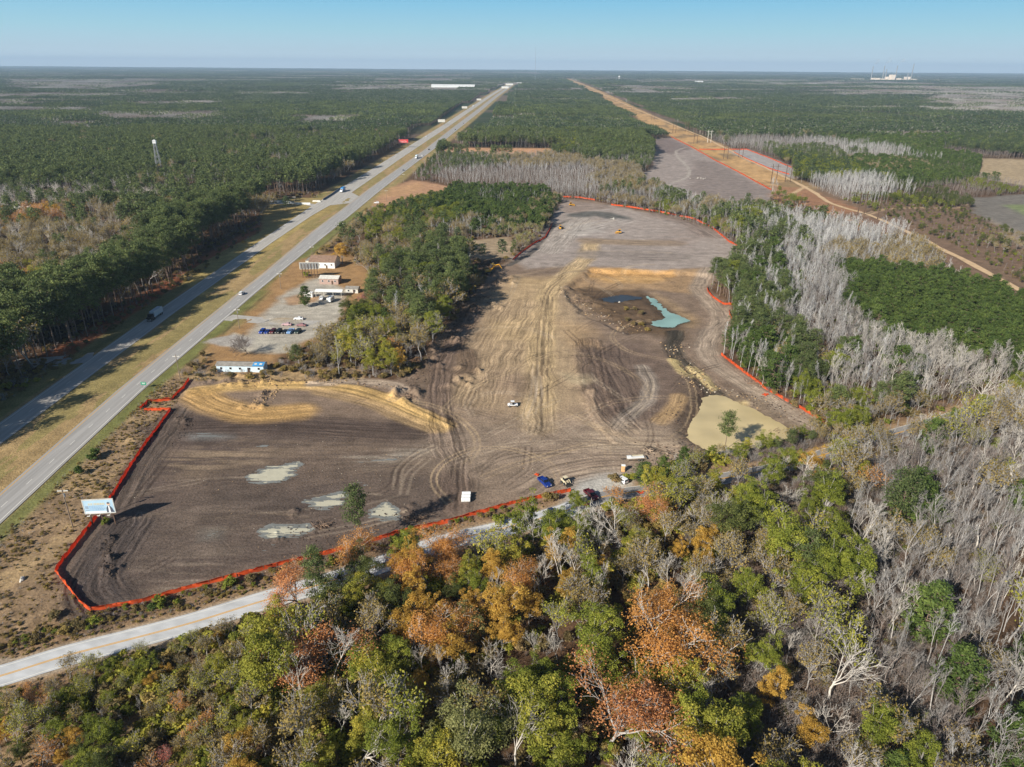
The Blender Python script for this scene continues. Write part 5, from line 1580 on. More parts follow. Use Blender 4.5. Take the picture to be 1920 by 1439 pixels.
# ------------------------------------------------------------------ orange safety fence
def fence(s, label, hgt=1.35, step=3.2, m_=None):
    P_ = pts(s)
    Q = []
    for a, b_ in zip(P_[:-1], P_[1:]):
        n = max(1, int(np.linalg.norm(b_ - a) / 1.1))
        Q += [a + (b_ - a) * k / n for k in range(n)]
    Q = np.array(Q + [P_[-1]])
    x0, y0 = Q[0]
    Z = height(Q[:, 0], Q[:, 1])
    root = empty('safety_fence', label, 'fence', (x0, y0, Z[0]), group='orange safety fence runs round the works')
    n = len(Q)
    d = np.gradient(Q, axis=0)
    d /= np.maximum(np.linalg.norm(d, axis=1), 1e-6)[:, None]
    nrm = np.c_[-d[:, 1], d[:, 0]]
    V = []
    for side in (-1, 1):
        for lv in (0.0, .5, 1.0):
            q = Q + nrm * (side * .02 + np.sin(np.arange(n) * 2.1) * .07 * (1 - lv) + rng.normal(0, .09, n))[:, None] if side < 0 else None
            if side < 0: base = q; store = store + [q] if lv else [q]
            q = store[int(lv * 2)] + nrm * (.03 if side > 0 else 0)[..., None] if False else store[int(lv * 2)] + nrm * (.03 if side > 0 else 0.0)
            sag = hgt * lv * (1 - .10 * (np.arange(n) % 3 == 1)) * (.86 + .2 * vnoise(np.arange(n) / 7., np.zeros(n), 4)) + (rng.normal(0, .06, n) if lv and side < 0 else 0)
            V.append(np.c_[q - [x0, y0], Z - Z[0] + np.maximum(sag, 0) + .02])
    V = np.concatenate(V)
    i = np.arange(n - 1)
    F_ = []
    for sd in (0, 3):
        for lv in (0, 1):
            a, b_ = (sd + lv) * n, (sd + lv + 1) * n
            f = np.stack([a + i, a + i + 1, b_ + i + 1, b_ + i], -1)
            F_.append(f if sd else f[:, ::-1])
    F_.append(np.stack([2 * n + i, 2 * n + i + 1, 5 * n + i + 1, 5 * n + i], -1))
    link('mesh_fabric', mesh_np('mesh_fabric', V, np.concatenate(F_), [m_ or M_ORANGE]), root)
    pm = MB().box((0, 0, (hgt + .15) / 2), (.07, .07, hgt + .15)).mesh('post', M_POST)
    k = 0
    L_ = np.concatenate([[0], np.cumsum(np.linalg.norm(np.diff(Q, axis=0), axis=1))])
    step = max(step, L_[-1] / 95)
    for t_ in np.arange(0, L_[-1], step):
        x, y = np.interp(t_, L_, Q[:, 0]), np.interp(t_, L_, Q[:, 1])
        link('post', pm, root, (x - x0, y - y0, float(np.interp(t_, L_, Z)) - Z[0]))
    return root
fence('354,713 345,728 330,742 322,751 278,755 263,769', 'orange fence with a right-angled jog, beside the highway verge')
fence('271,771 320,770 285,818 250,868 207,938 172,985 140,1026 104,1073', 'long straight orange fence passing under the near billboard')
fence('104,1073 130,1106 150,1130 170,1147', 'short orange fence across the lower corner of the dark field')
fence('171,1147 260,1132 360,1103 430,1086 520,1062 645,1032 742,1003 850,978 960,946 1070,922', 'long orange fence between the dark field and the pale country road')
fence('1548,796 1500,766 1440,733 1400,703 1372,682 1352,666', 'orange fence bordering the sandy track above the muddy pond')
fence('1376,606 1368,590 1367,580', 'short orange fence at the bulge of the haul track')
fence('1372,573 1355,564 1338,553 1328,542 1326,534', 'curved orange fence below the tall pines at the wood edge')
fence('1412,477 1395,468 1368,455 1350,440 1335,428 1300,411 1240,399 1185,390 1146,385', 'long curved orange fence along the far edge of the pale pad')
fence('1054,370 1085,371 1115,376', 'orange fence at the farthest end of the pale pad')
fence('962,488 975,476 1000,458 1022,446 1036,420', 'shaded dark orange fence at the foot of the young pines', 1.2)
fence('1258,257 1300,278 1340,301 1382,322 1420,343 1446,357', 'orange fence dividing the far brown field from the power line clearing')
fence('1310,281 1360,281 1400,281 1440,296 1484,315', 'orange fence round the small pale field past the power line')
fence('1480,328 1440,316 1398,298 1376,286', 'orange fence between the small pale field and the sandy track')

# ------------------------------------------------------------------ vehicles
VM = {}
def wheel_mesh(r, w_):
    k = ('wheel', r, w_)
    if k not in VM:
        m_ = MB().tube((0, -w_ / 2, 0), (0, w_ / 2, 0), r, n=16)
        VM[k] = (m_.mesh('tyre', M_DARK), MB().tube((0, -w_ / 2 - .012, 0), (0, w_ / 2 + .012, 0), r * .55, n=12).mesh('rim', M_RIM))
    return VM[k]
def wheel(root, x, y, r=.34, w_=.24, rims=True):
    ty, rm = wheel_mesh(r, w_)
    o = link('wheel', ty, root, (x, y, r))
    if rims: link('rim', rm, o)
def glassq(a, b_, w0, w1, t_=.02):
    """a pane from (x, z) a to b_, w0/w1 half widths"""
    d = Vector((b_[0] - a[0], 0, b_[1] - a[1])).normalized()
    n = Vector((d.z, 0, -d.x)) * t_
    if n.z < 0: n = -n
    V = [(a[0], -w0, a[1]), (a[0], w0, a[1]), (b_[0], w1, b_[1]), (b_[0], -w1, b_[1])]
    V += [tuple(Vector(v) + n) for v in V]
    return MB().add(V, [(0, 1, 2, 3), (7, 6, 5, 4), (0, 4, 5, 1), (1, 5, 6, 2), (2, 6, 7, 3), (3, 7, 4, 0)])
def sidepane(poly_, y):
    t_ = .02 * (1 if y > 0 else -1)
    n = len(poly_)
    V = [(x, y, z) for x, z in poly_] + [(x, y + t_, z) for x, z in poly_]
    return MB().add(V, [tuple(range(n)), tuple(range(2 * n - 1, n - 1, -1))] + [(k, (k + 1) % n, n + (k + 1) % n, n + k) for k in range(n)])
def car_mesh(kind):
    if kind in VM: return VM[kind]
    hw = .9
    f = lambda x, z: 1.0 if z < 1.02 else 1.0 - .20 * min(1, (z - 1.0) / .6)
    if kind == 'sedan':
        body = MB().prof([(-2.3, .32), (-2.36, .7), (-2.2, .96), (-1.6, 1.0), (-.95, 1.42), (.25, 1.45), (1.0, 1.0), (2.05, .86), (2.34, .66), (2.3, .3)], -hw, hw, f)
        gl = dict(windscreen=glassq((.96, 1.03), (.30, 1.42), .74, .66), rear_window=glassq((-1.54, 1.04), (-1.0, 1.40), .74, .66))
        sp = [(-1.35, 1.03), (-.9, 1.36), (.2, 1.38), (.75, 1.03)]
        lamps, wb, r = (2.28, .66), (1.42, -1.4), .33
        hz = .78
    elif kind == 'suv':
        body = MB().prof([(-2.3, .4), (-2.35, 1.0), (-2.2, 1.65), (-2.0, 1.74), (.2, 1.74), (1.0, 1.15), (2.1, 1.02), (2.34, .75), (2.3, .38)], -hw, hw, f)
        gl = dict(windscreen=glassq((.96, 1.2), (.28, 1.70), .76, .70), rear_window=glassq((-2.32, 1.12), (-2.2, 1.62), .76, .70))
        sp = [(-2.0, 1.15), (-1.9, 1.62), (.15, 1.62), (.75, 1.15)]
        lamps, wb, r = (2.28, .8), (1.42, -1.4), .37
        hz = .80
    else:                                     # pickup
        body = MB().prof([(-2.75, .5), (-2.8, .8), (-.95, .8), (-.95, 1.2), (-.85, 1.86), (.55, 1.88), (1.25, 1.22), (2.55, 1.12), (2.78, .9), (2.75, .45)], -.98, .98, f)
        body.box((-1.87, .93, .98), (1.86, .09, .42)).box((-1.87, -.93, .98), (1.86, .09, .42)).box((-2.755, 0, .98), (.09, 1.75, .42))
        gl = dict(windscreen=glassq((1.20, 1.28), (.62, 1.83), .80, .74), rear_window=glassq((-.975, 1.3), (-.90, 1.78), .78, .72))
        sp = [(-.85, 1.27), (-.78, 1.76), (.5, 1.78), (.95, 1.27)]
        lamps, wb, r = (2.72, .92), (1.75, -1.65), .40
        hz = .82
    out = [('body', body.mesh('body', M_WHITE), True)]
    for k, v in gl.items(): out.append((k, v.mesh(k, M_GLASS), False))
    for s_ in (1, -1): out.append(('side_window', sidepane(sp, s_ * hz * (1.03 if kind != 'pickup' else 1.06)).mesh('side_window', M_GLASS), False))
    for s_ in (1, -1):
        out.append(('headlight', MB().box((lamps[0] + .03, s_ * .66, lamps[1]), (.1, .34, .16)).mesh('headlight', M_LAMP), False))
        out.append(('tail_light', MB().box((-2.36 if kind != 'pickup' else -2.81, s_ * .76, .85), (.08, .22, .2)).mesh('tail_light', M_TAIL), False))
    VM[kind] = (out, wb, r)
    return VM[kind]
def car(kind, name, label, px, py, deg, m_, cat='car', group=None, z=None, fine=True):
    x, y = (px, py) if z == 'xy' else at1(px, py)
    root = empty(name, label, cat, (x, y, .03 if (z == 'xy' or z == 'road') else zat(x, y)), R(deg), group)
    out, wb, r = car_mesh(kind)
    for nm, me, painted in out:
        if not fine and nm in ('headlight', 'tail_light'): continue
        o = link(nm, me, root)
        if painted:
            o.material_slots[0].link = 'OBJECT'
            o.material_slots[0].material = m_
    for xx in wb:
        for yy_ in (.8, -.8): wheel(root, xx, yy_, r, .24, fine)
    return root
C_BLUE, C_MAROON, C_WHITE, C_BLACK = paint('blue_car_paint', (24, 52, 128)), paint('maroon_car_paint', (84, 24, 34)), paint('white_car_paint', (232, 234, 236)), paint('black_car_paint', (26, 27, 30))
C_SKY, C_DBLUE, C_PINK, C_GREY, C_GREEN = paint('light_blue_car_paint', (112, 150, 196)), paint('deep_blue_car_paint', (30, 64, 150)), paint('faded_pink_car_paint', (190, 160, 164)), paint('grey_car_paint', (120, 124, 130)), paint('dark_green_car_paint', (38, 54, 50))
car('pickup', 'pickup_truck', 'blue pickup standing on the bare soil by the orange fence', 1021, 908, -62, C_BLUE, 'pickup')
car('pickup', 'pickup_truck', 'maroon pickup on the gravel entrance beside a green tree', 1108, 931, -62, C_MAROON, 'pickup')
car('suv', 'parked_car', 'white car at the gravel entrance next to the portable toilet', 1164, 903, 128, C_WHITE)
car('sedan', 'parked_car', 'white sedan alone on the pale lot above the parked row', 560, 600, 182, C_WHITE)
for k, (px, c_, lab, kd) in enumerate([(492, C_DBLUE, 'first car of the row, bright blue, at the end nearest the highway', 'suv'), (502, C_BLUE, 'blue car between the bright blue and the maroon cars of the row', 'sedan'),
                                       (512, C_MAROON, 'maroon car in the row on the pale lot', 'suv'), (523, C_BLACK, 'black car next to the maroon one in the row', 'suv'),
                                       (535, C_BLACK, 'second black car of the row, beside the light blue one', 'sedan'), (545, C_SKY, 'light blue car in the row on the pale lot', 'pickup'), (559, C_GREEN, 'last car of the row, dark green, under the sparse oak', 'suv')]):
    car(kd, 'parked_car', lab, px, 624, -97, c_, 'car', 'cars parked in a row on the pale lot')
car('sedan', 'parked_car', 'faded pink car behind the parked row', 538, 611, 178, C_PINK)
car('sedan', 'parked_car', 'small reddish car beside the big sparse oak', 565, 612, 178, paint('reddish_car_paint', (150, 112, 114)))
def on_near(y, lane_, *a, **k): return car(a[0], 'car', a[1], float(nearR(y)) - lane_, y, a[2], a[3], z='xy', **k)
def on_far(y, lane_, *a, **k): return car(a[0], 'car', a[1], float(farL(y)) + lane_, y, a[2], a[3], z='xy', **k)
on_near(377, 5.8, 'suv', 'white van driving past the car lot on the near carriageway', 90, C_WHITE)
on_near(884, 1.9, 'sedan', 'pale car just behind the white lorry on the highway', 88, C_GREY, fine=False)
on_near(1035, 2.2, 'suv', 'first white car beyond the white lorry on the highway', 88, C_WHITE, fine=False)
on_near(1118, 5.0, 'sedan', 'dark car ahead of the white lorry on the highway', 88, C_BLACK, fine=False)
on_near(1205, 2.0, 'suv', 'white car ahead of the dark car on the highway', 88, C_WHITE, fine=False)
on_near(1480, 2.0, 'sedan', 'dark car far along the near carriageway', 88, C_BLACK, fine=False)
on_near(1650, 2.0, 'sedan', 'dark car farthest along the near carriageway', 88, C_BLACK, fine=False)
on_far(1700, 3.0, 'suv', 'white car coming along the far carriageway beyond the white billboard', 270, C_WHITE, fine=False)
on_far(1330, 3.0, 'suv', 'white car on the far carriageway below the middle billboard', 270, C_WHITE, fine=False)
car('suv', 'parked_car', 'white van parked off the highway opposite the median crossover', 706, 382, 182, C_WHITE, 'van')

def lorry(name, label, x, y, deg, cab_m, box_m, L_=11.0, box_h=2.8, group=None):
    root = empty(name, label, 'lorry', (x, y, .03), R(deg), group)
    MB().box((L_ / 2 - 6.2, 0, 1.1 + box_h / 2), (L_, 2.5, box_h)).build('cargo_box', box_m, root, bevel=.06)
    MB().box((L_ / 2 - 4.6, 0, .92), (L_ + 3.6, 1.0, .3)).build('chassis', M_STEEL, root)
    x0 = L_ - 6.2 + .7
    cab = MB().prof([(x0 + .1, .55), (x0 + .1, 3.2), (x0 + 1.2, 3.3), (x0 + 1.75, 2.2), (x0 + 3.2, 1.95), (x0 + 3.5, .9), (x0 + 3.4, .5)], -1.2, 1.2).build('cab', cab_m, root)
    glassq((x0 + 1.72, 2.28), (x0 + 1.28, 3.12), 1.05, 1.0).build('windscreen', M_GLASS, cab)
    for s_ in (1, -1):
        sidepane([(x0 + .5, 2.2), (x0 + .5, 2.95), (x0 + 1.2, 2.95), (x0 + 1.5, 2.2)], s_ * 1.2).build('side_window', M_GLASS, cab)
        MB().box((x0 + 3.5, s_ * .85, 1.1), (.12, .4, .24)).build('headlight', M_LAMP, cab)
        for xx in (x0 + 2.7, x0 + .4, x0 - .8, -5.2, -4.0): wheel(root, xx, s_ * 1.05, .5, .34)
    MB().box((x0 + 3.55, 0, .72), (.2, 2.3, .34)).build('bumper', M_GREYM, root)
    return root
C_LB = paint('pale_blue_box', (150, 186, 214))
lorry('lorry', 'lorry with a black cab and grey box in the pine shade on the highway', -178.5, 337, 270, C_BLACK, paint('grey_blue_box', (176, 190, 200)), 9.0)
lorry('lorry', 'lorry with a bright blue box passing the median crossover', float(farL(727)) + 6.6, 727, 268, C_WHITE, paint('bright_blue_box', (54, 140, 204)), 9.0, 3.0)
lorry('lorry', 'white lorry heading away on the near carriageway', float(nearR(1010)) - 6, 1010, 268, C_WHITE, paint('silvery_box', (206, 220, 230)), 10.0, 3.2)
lorry('lorry', 'tiny white lorry far off on the highway', float(farL(2350)) + 5, 2350, 268, C_WHITE, C_WHITE, 10.0, 3.2)

# ------------------------------------------------------------------ machines on the works
def track(root, y, L_, h, w_):
    pr = [(-L_ / 2, h * .45), (-L_ / 2 + .25, h * .12), (-L_ / 2 + .5, 0), (L_ / 2 - .5, 0), (L_ / 2 - .25, h * .12), (L_ / 2, h * .5), (L_ / 2 - .3, h * .92), (L_ / 2 - .5, h), (-L_ / 2 + .5, h), (-L_ / 2 + .25, h * .9)]
    MB().prof(pr, y - w_ / 2, y + w_ / 2).build('track', M_STEEL, root, bevel=.03)
def excavator(x, y, deg, label):
    root = empty('excavator', label, 'digger', (x, y, zat(x, y)), R(deg))
    for s_ in (1, -1): track(root, s_ * 1.25, 4.2, .95, .6)
    MB().tube((0, 0, .9), (0, 0, 1.2), .8, n=14).build('turntable', M_STEEL, root)
    MB().box((-.9, 0, 1.75), (3.2, 2.7, 1.1)).build('engine_house', M_YEL, root, bevel=.08)
    c_ = MB().box((1.1, .85, 2.1), (1.5, 1.0, 1.8), top=(.85, .95)).build('cab', M_YEL, root, bevel=.05)
    MB().box((1.85, .85, 2.35), (.06, .85, .9)).build('windscreen', M_GLASS, c_)
    b_ = MB()
    b_.tube((.9, -.3, 1.7), (3.6, -.3, 4.9), .34, .38, n=6).tube((3.6, -.3, 4.9), (6.2, -.3, 5.2), .38, .26, n=6)
    b_.build('boom', M_YEL, root)
    MB().tube((6.2, -.3, 5.35), (8.0, -.3, 2.6), .27, .2, n=6).build('arm', M_YEL, root)
    MB().prof([(7.7, 2.7), (8.3, 2.6), (8.4, 1.9), (8.0, 1.5), (7.4, 1.6), (7.25, 2.0), (7.8, 2.1)], -.8, .2).build('bucket', M_STEEL, root)
    return root
ex, ey = at1(917, 513)
excavator(ex, ey, 15, 'yellow excavator with its arm raised at the edge of the wood')
def dozer(px, py, deg, label):
    x, y = at1(px, py)
    root = empty('bulldozer', label, 'bulldozer', (x, y, zat(x, y)), R(deg), 'yellow bulldozers on the pale pad')
    for s_ in (1, -1): track(root, s_ * 1.15, 3.6, 1.1, .6)
    MB().prof([(-1.9, .7), (-1.9, 1.6), (-.9, 1.7), (.2, 1.7), (1.9, 1.5), (1.9, .7)], -.75, .75).build('hood', M_YEL, root, bevel=.06)
    c_ = MB().box((-.55, 0, 2.35), (1.5, 1.5, 1.4), top=(.9, .9)).build('cab', M_GLASS, root, bevel=.05)
    MB().box((-.55, 0, 3.1), (1.8, 1.7, .12)).build('cab_roof', M_YEL, c_)
    MB().prof([(2.5, .1), (2.75, .7), (2.6, 1.35), (2.45, 1.35), (2.5, .7), (2.35, .1)], -1.9, 1.9).build('blade', M_YEL, root)
    for s_ in (1, -1): MB().box((1.2, s_ * 1.55, .6), (2.6, .14, .25)).build('push_arm', M_YEL, root)
    MB().tube((.9, .3, 1.6), (.9, .3, 2.5), .07, n=8).build('exhaust_pipe', M_STEEL, root)
dozer(1051, 430, 75, 'yellow bulldozer beside the dark ridge on the pale pad')
dozer(1160, 438, 170, 'yellow bulldozer alone in the middle of the pale pad')
dozer(1071, 386, 10, 'yellow bulldozer at the far end of the pale pad')
def skid():
    x, y = at1(1060, 907)
    root = empty('skid_steer_loader', 'beige skid steer loader between the blue and maroon pickups', 'loader', (x, y, zat(x, y)), R(-58))
    MB().prof([(-1.4, .45), (-1.45, 1.3), (-.9, 1.5), (.6, 1.2), (.9, .5)], -.7, .7).build('body', M_TAN, root, bevel=.05)
    c_ = MB().box((-.1, 0, 1.65), (1.2, 1.2, 1.1), top=(.85, .9)).build('cab', M_GLASS, root)
    MB().box((-.1, 0, 2.24), (1.3, 1.25, .1)).build('cab_roof', M_TAN, c_)
    for s_ in (1, -1):
        MB().tube((-1.3, s_ * .85, 1.45), (.9, s_ * .85, 1.35), .1, n=6).tube((.9, s_ * .85, 1.35), (1.7, s_ * .85, .5), .1, n=6).build('lift_arm', M_TAN, root)
        for xx in (.65, -.75): wheel(root, xx, s_ * .95, .45, .32)
    MB().prof([(1.6, .15), (2.4, .1), (2.4, .16), (1.75, .3), (1.75, .8), (1.6, .8)], -1.0, 1.0).build('bucket', M_STEEL, root)
skid()
def buggy():
    x, y = at1(961, 762)
    root = empty('utility_buggy', 'small white utility vehicle parked in the middle of the works', 'buggy', (x, y, zat(x, y)), R(185))
    MB().prof([(-1.9, .5), (-1.9, .95), (-.7, .95), (-.6, .75), (.7, .75), (.8, 1.05), (1.7, .95), (1.85, .5)], -.8, .8).build('body', C_WHITE, root, bevel=.05)
    r_ = MB()
    for xx, xt in ((.85, .55), (-.65, -.55)):
        for s_ in (1, -1): r_.tube((xx, s_ * .72, .95), (xt, s_ * .66, 2.0), .04, n=6)
    r_.build('roll_cage', M_DARK, root)
    MB().box((0, 0, 2.03), (1.4, 1.45, .08)).build('roof', C_WHITE, root)
    for s_ in (1, -1):
        MB().box((-.2, s_ * .36, .95), (.6, .6, .25)).box((-.5, s_ * .36, 1.3), (.15, .6, .6)).build('seat', M_DARK, root)
        for xx in (1.25, -1.3): wheel(root, xx, s_ * .85, .36, .3)
buggy()
for k, (px, py, lab) in enumerate(((869, 926, 'farthest of three white wrapped bales on the dark field'), (874, 932, 'middle one of three white wrapped bales on the dark field'), (879, 939, 'nearest of three white wrapped bales on the dark field'))):
    x, y = at1(874, 936)
    y += (1 - k) * 1.5
    rt = empty('wrapped_bale', lab, 'bale', (x, y, zat(x, y)), R(4), 'white wrapped bales on the dark field')
    MB().tube((-1.3, 0, .72), (1.3, 0, .72), .74, n=18).build('bale_body', M_WHITE, rt, bevel=.12)
    MB().tube((-.45, 0, .72), (-.40, 0, .72), .755, n=18, caps=False).tube((.40, 0, .72), (.45, 0, .72), .755, n=18, caps=False).build('strap', M_DIRTYW, rt)
def toilet():
    x, y = at1(1168, 884)
    rt = empty('portable_toilet', 'tan portable toilet between the white car and the materials trailer', 'toilet', (x, y, zat(x, y)), R(-8))
    MB().box((0, 0, 1.1), (1.15, 1.15, 2.2), top=(.96, .96)).build('cabin', mat('tan_plastic', lin((224, 184, 136)), .5), rt, bevel=.04)
    MB().prism([(-.62, 2.2), (0, 2.45), (.62, 2.2)], -.62, .62).build('roof', M_WHITE, rt)
    d_ = MB().box((0, -.59, 1.05), (.8, .05, 1.8)).build('door', mat('door_plastic', lin((214, 170, 122)), .5), rt)
    MB().box((.3, -.63, 1.05), (.12, .04, .22)).build('handle', M_DARK, d_)
    MB().box((0, 0, .06), (1.3, 1.3, .12)).build('skid', M_DARK, rt)
toilet()
def flatbed():
    x, y = at1(1192, 862)
    rt = empty('materials_trailer', 'flat trailer loaded with white boards above the portable toilet', 'trailer', (x, y, zat(x, y)), R(9))
    MB().box((0, 0, .75), (6.6, 2.4, .22)).build('deck', M_WOOD, rt)
    MB().box((-4.1, 0, .62), (1.9, .16, .14)).build('drawbar', M_STEEL, rt)
    for s_ in (1, -1):
        for xx in (.6, 1.6): wheel(rt, xx, s_ * 1.25, .38, .24)
flatbed()
x, y = at1(1189, 866)
for k, (dx, dy, dz, sx, sy, sz, lab) in enumerate([(-.2, -.45, .87, 5.6, .95, .34, 'near stack of white boards lying on the flat trailer'), (.1, .62, .87, 4.9, .8, .26, 'far stack of tan boards lying on the flat trailer'), (-2.3, -.4, 1.22, 1.4, .9, .3, 'short white crate at the end of the loaded trailer')]):
    X, Y = at1(1192, 862)
    rt = tag(MB().box((0, 0, sz / 2), (sx, sy, sz)).build(('board_stack', 'board_stack', 'white_crate')[k], M_WHITE if k != 1 else M_TAN, None, (X + dx, Y + dy, zat(X, Y) + dz), R(9), bevel=.03), lab, ('boards', 'boards', 'crate')[k])
for px, py, lab, L_ in ((1183, 899, 'crumpled roll of orange fence beside the white car', 2.2), (1202, 926, 'scrap of orange fence under the half-bare brown tree', 2.0), (1100, 948, 'scrap of orange fence by the pale road below the maroon pickup', 1.5), (1434, 742, 'crumpled heap of orange fence beside the sandy haul track', 2.6), (1008, 892, 'small bundle of orange fence near the blue pickup', 1.2)):
    x, y = at1(px, py)
    m_ = MB()
    for k in range(5):
        a = random.uniform(0, 3.1)
        m_.tube((random.gauss(0, .25), random.gauss(0, .25), .25), (math.cos(a) * L_ / 2 + random.gauss(0, .2), math.sin(a) * L_ / 2, random.uniform(.3, .8)), .22, .15, n=7)
    tag(m_.build('fence_roll', M_ORANGE, None, (x, y, zat(x, y))), lab, 'fence roll')
x, y = at1(1032, 958)
rt = empty('covered_pallet', 'dark blue covered load beside the pale road below the orange fence', 'load', (x, y, zat(x, y)), R(20))
MB().box((0, 0, .55), (1.7, 1.1, .9), top=(.8, .75)).build('cover', paint('dark_blue_tarp', (34, 52, 84), .7), rt, bevel=.08)
MB().box((0, 0, .06), (1.8, 1.2, .12)).build('pallet', M_WOOD, rt)

# ------------------------------------------------------------------ poles
def utility_pole(bx, by, h, label, arm_deg=0, trafo=True, group='wooden utility poles along the highway', z=None):
    x, y = at1(bx, by)
    rt = empty('utility_pole', label, 'pole', (x, y, zat(x, y)), R(arm_deg), group)
    MB().tube((0, 0, -.3), (0, 0, h), .17, .11, n=10).build('shaft', M_WOOD, rt)
    ca = MB().box((0, .16, h - .9), (2.8, .2, .24)).build('crossarm', M_DIRTYW, rt)
    for xx in (-1.15, -.5, .5, 1.15): MB().tube((xx, .16, h - .82), (xx, .16, h - .58), .06, .04, n=6).build('insulator', M_WHITE, ca)
    if trafo:
        MB().tube((.32, -.05, h - 2.6), (.32, -.05, h - 1.6), .24, n=12).build('transformer', M_GREYM, rt)
utility_pole(137, 990, 12.6, 'utility pole standing beside the near billboard', 4)
utility_pole(338, 711, 10.6, 'utility pole at the upper end of the jogged orange fence', 3, False)
utility_pole(449, 616, 10.2, 'utility pole at the mouth of the driveway to the car lot', 3, True)
utility_pole(527, 543, 9.8, 'utility pole beside the bare-framed billboard', 3, True)
utility_pole(587, 490, 10.0, 'utility pole behind the white and brown roofed building', 3, False)
utility_pole(646, 443, 10.0, 'utility pole beside the golden tree at the verge', 3, False)
utility_pole(725, 377, 10.0, 'utility pole next to the parked white van off the highway', 3, False)
utility_pole(757, 344, 10.0, 'utility pole at the far side of the tan clearing', 3, False)
utility_pole(554, 392, 11.0, 'pale utility pole by the white wall across the highway', 3, False)
def hframe(b1, b2, label, h=20.0, pale=False):
    x0, y0 = at1(*b1)
    x1, y1 = at1(*b2)
    ang = math.atan2(y1 - y0, x1 - x0)
    w_ = 5.6
    rt = empty('power_line_frame', label, 'pylon', ((x0 + x1) / 2, (y0 + y1) / 2, -.1), 0, 'two-legged power line frames in the clearing')
    m_ = M_DIRTYW if pale else M_DWOOD
    for s_ in (1, -1): MB().tube((s_ * w_ / 2, 0, 0), (s_ * w_ / 2, 0, h), .42, .3, n=8).build('leg', m_, rt)
    MB().box((0, .28, h - 2.2), (w_ * 2.0, .22, .34)).build('crossarm', m_, rt)
    MB().tube((-w_ / 2, .1, h - 9), (w_ / 2, .1, h - 3), .1, n=6).tube((w_ / 2, -.1, h - 9), (-w_ / 2, -.1, h - 3), .1, n=6).build('cross_brace', m_, rt)
for b1, b2, lab, pl in [((1445, 344), (1455, 343), 'tall dark frame at the corner of the far brown field', 0), ((1473, 342), (1480, 341), 'dark frame beside the small pale field, next to the track', 0), ((1356, 299), (1364, 298), 'dark frame at the orange fence across the clearing', 0),
                        ((1386, 296), (1391, 295), 'dark frame where the track meets the small pale field', 0), ((1300.5, 270), (1307, 270), 'dark frame on tan grass beside the far brown field', 0), ((1327, 268), (1332, 267), 'whitish frame on the tan grass next to the track', 1),
                        ((1261.5, 249.5), (1266.5, 249.5), 'dark frame at the mouth of the narrow clearing', 0), ((1284.5, 248), (1290, 247), 'dark frame beside the track where the clearing narrows', 0), ((1607, 405), (1620, 404), 'dark frame over the brown scrub where the track bends', 0),
                        ((1646, 412), (1656, 412), 'dark frame standing past the sandy track by the dark farm field', 0), ((1222, 226), (1226, 226), 'small distant frame in the narrow clearing', 0), ((1184, 207), (1187, 207), 'tiny frame farther along the narrow clearing', 0), ((1152, 191), (1154, 191), 'tiniest frame near the end of the clearing', 0)]:
    hframe(b1, b2, lab, 20.0, pl)

# ------------------------------------------------------------------ billboards
def billboard(x, y, deg, label, W_, Hh, z0, face, posts, back=False, group=None, rows_=None, small=False):
    rt = empty('billboard', label, 'billboard', (x, y, zat(x, y)), R(deg), group)
    for k in range(posts):
        xx = (k / (posts - 1) - .5) * W_ * .78 if posts > 1 else 0
        MB().box((xx, .25, (z0 + Hh * .8) / 2), (.3, .3, z0 + Hh * .8)).build('post', M_DWOOD, rt)
    p = MB().box((0, 0, z0 + Hh / 2), (W_, .22, Hh)).build('panel', face, rt)
    fr = MB()
    for zz in (z0 - .12, z0 + Hh + .12): fr.box((0, 0, zz), (W_ + .4, .3, .22))
    for s_ in (1, -1): fr.box((s_ * (W_ / 2 + .1), 0, z0 + Hh / 2), (.2, .3, Hh))
    fr.build('frame', M_DIRTYW if not small else M_GREYM, rt)
    if back:
        for k in range(8): MB().box(((k / 7 - .5) * W_ * .97, .2, z0 + Hh / 2), (.16, .16, Hh)).build('rib', M_DIRTYW, rt)
    return rt, p
M_FACE = mat('pale_blue_poster', lin((176, 206, 226)), .5, (.3, .10))
x, y = at1(195, 985)
rt, p = billboard(x, y, 6, 'near billboard with a portrait and yellow heading above the orange fence', 7.7, 4.1, 4.0, M_FACE, 3)
M_PY, M_PW, M_PB, M_PN, M_PS, M_PG = [mat(n_, lin(c), .6) for n_, c in (('poster_yellow', (240, 200, 96)), ('poster_white', (236, 240, 244)), ('poster_blue', (126, 164, 204)), ('poster_dark', (82, 90, 104)), ('poster_skin', (226, 192, 166)), ('poster_grey', (150, 170, 190)))]
def face_boxes(nm, bl, m_, t_=.02):
    q = MB()
    for cx, cz, w_, h_ in bl: q.box((cx, -.12 - t_ / 2, 4.0 + cz), (w_, t_, h_))
    q.build(nm, m_, p)
hd = []
xx = -2.5
for w_ in (.34, .34, .3, .16, .36, .34, .3, .36, .34, .36, .3):
    hd += [(xx, 2.85, .08, .52), (xx + w_ * .4, 3.06, w_ * .6, .09), (xx + w_ * .4, 2.64, w_ * .6, .09)] if w_ > .2 else []
    xx += w_ + .08
face_boxes('heading', hd, M_PY)
tx = []
for k, zz in enumerate((2.25, 1.85, 1.45, 1.05)):
    xx = -2.5
    while xx < 1.3 - (k % 2) * .5:
        w_ = random.uniform(.25, .6)
        tx.append((xx + w_ / 2, zz, w_, .16))
        xx += w_ + .12
face_boxes('text_line', tx, M_PB)
face_boxes('banner', [(0, .32, 7.4, .5)], M_PW)
face_boxes('emblem', [(-3.1, 1.9, .8, .9), (-3.1, 1.0, 1.0, .3)], M_PG)
q = MB()
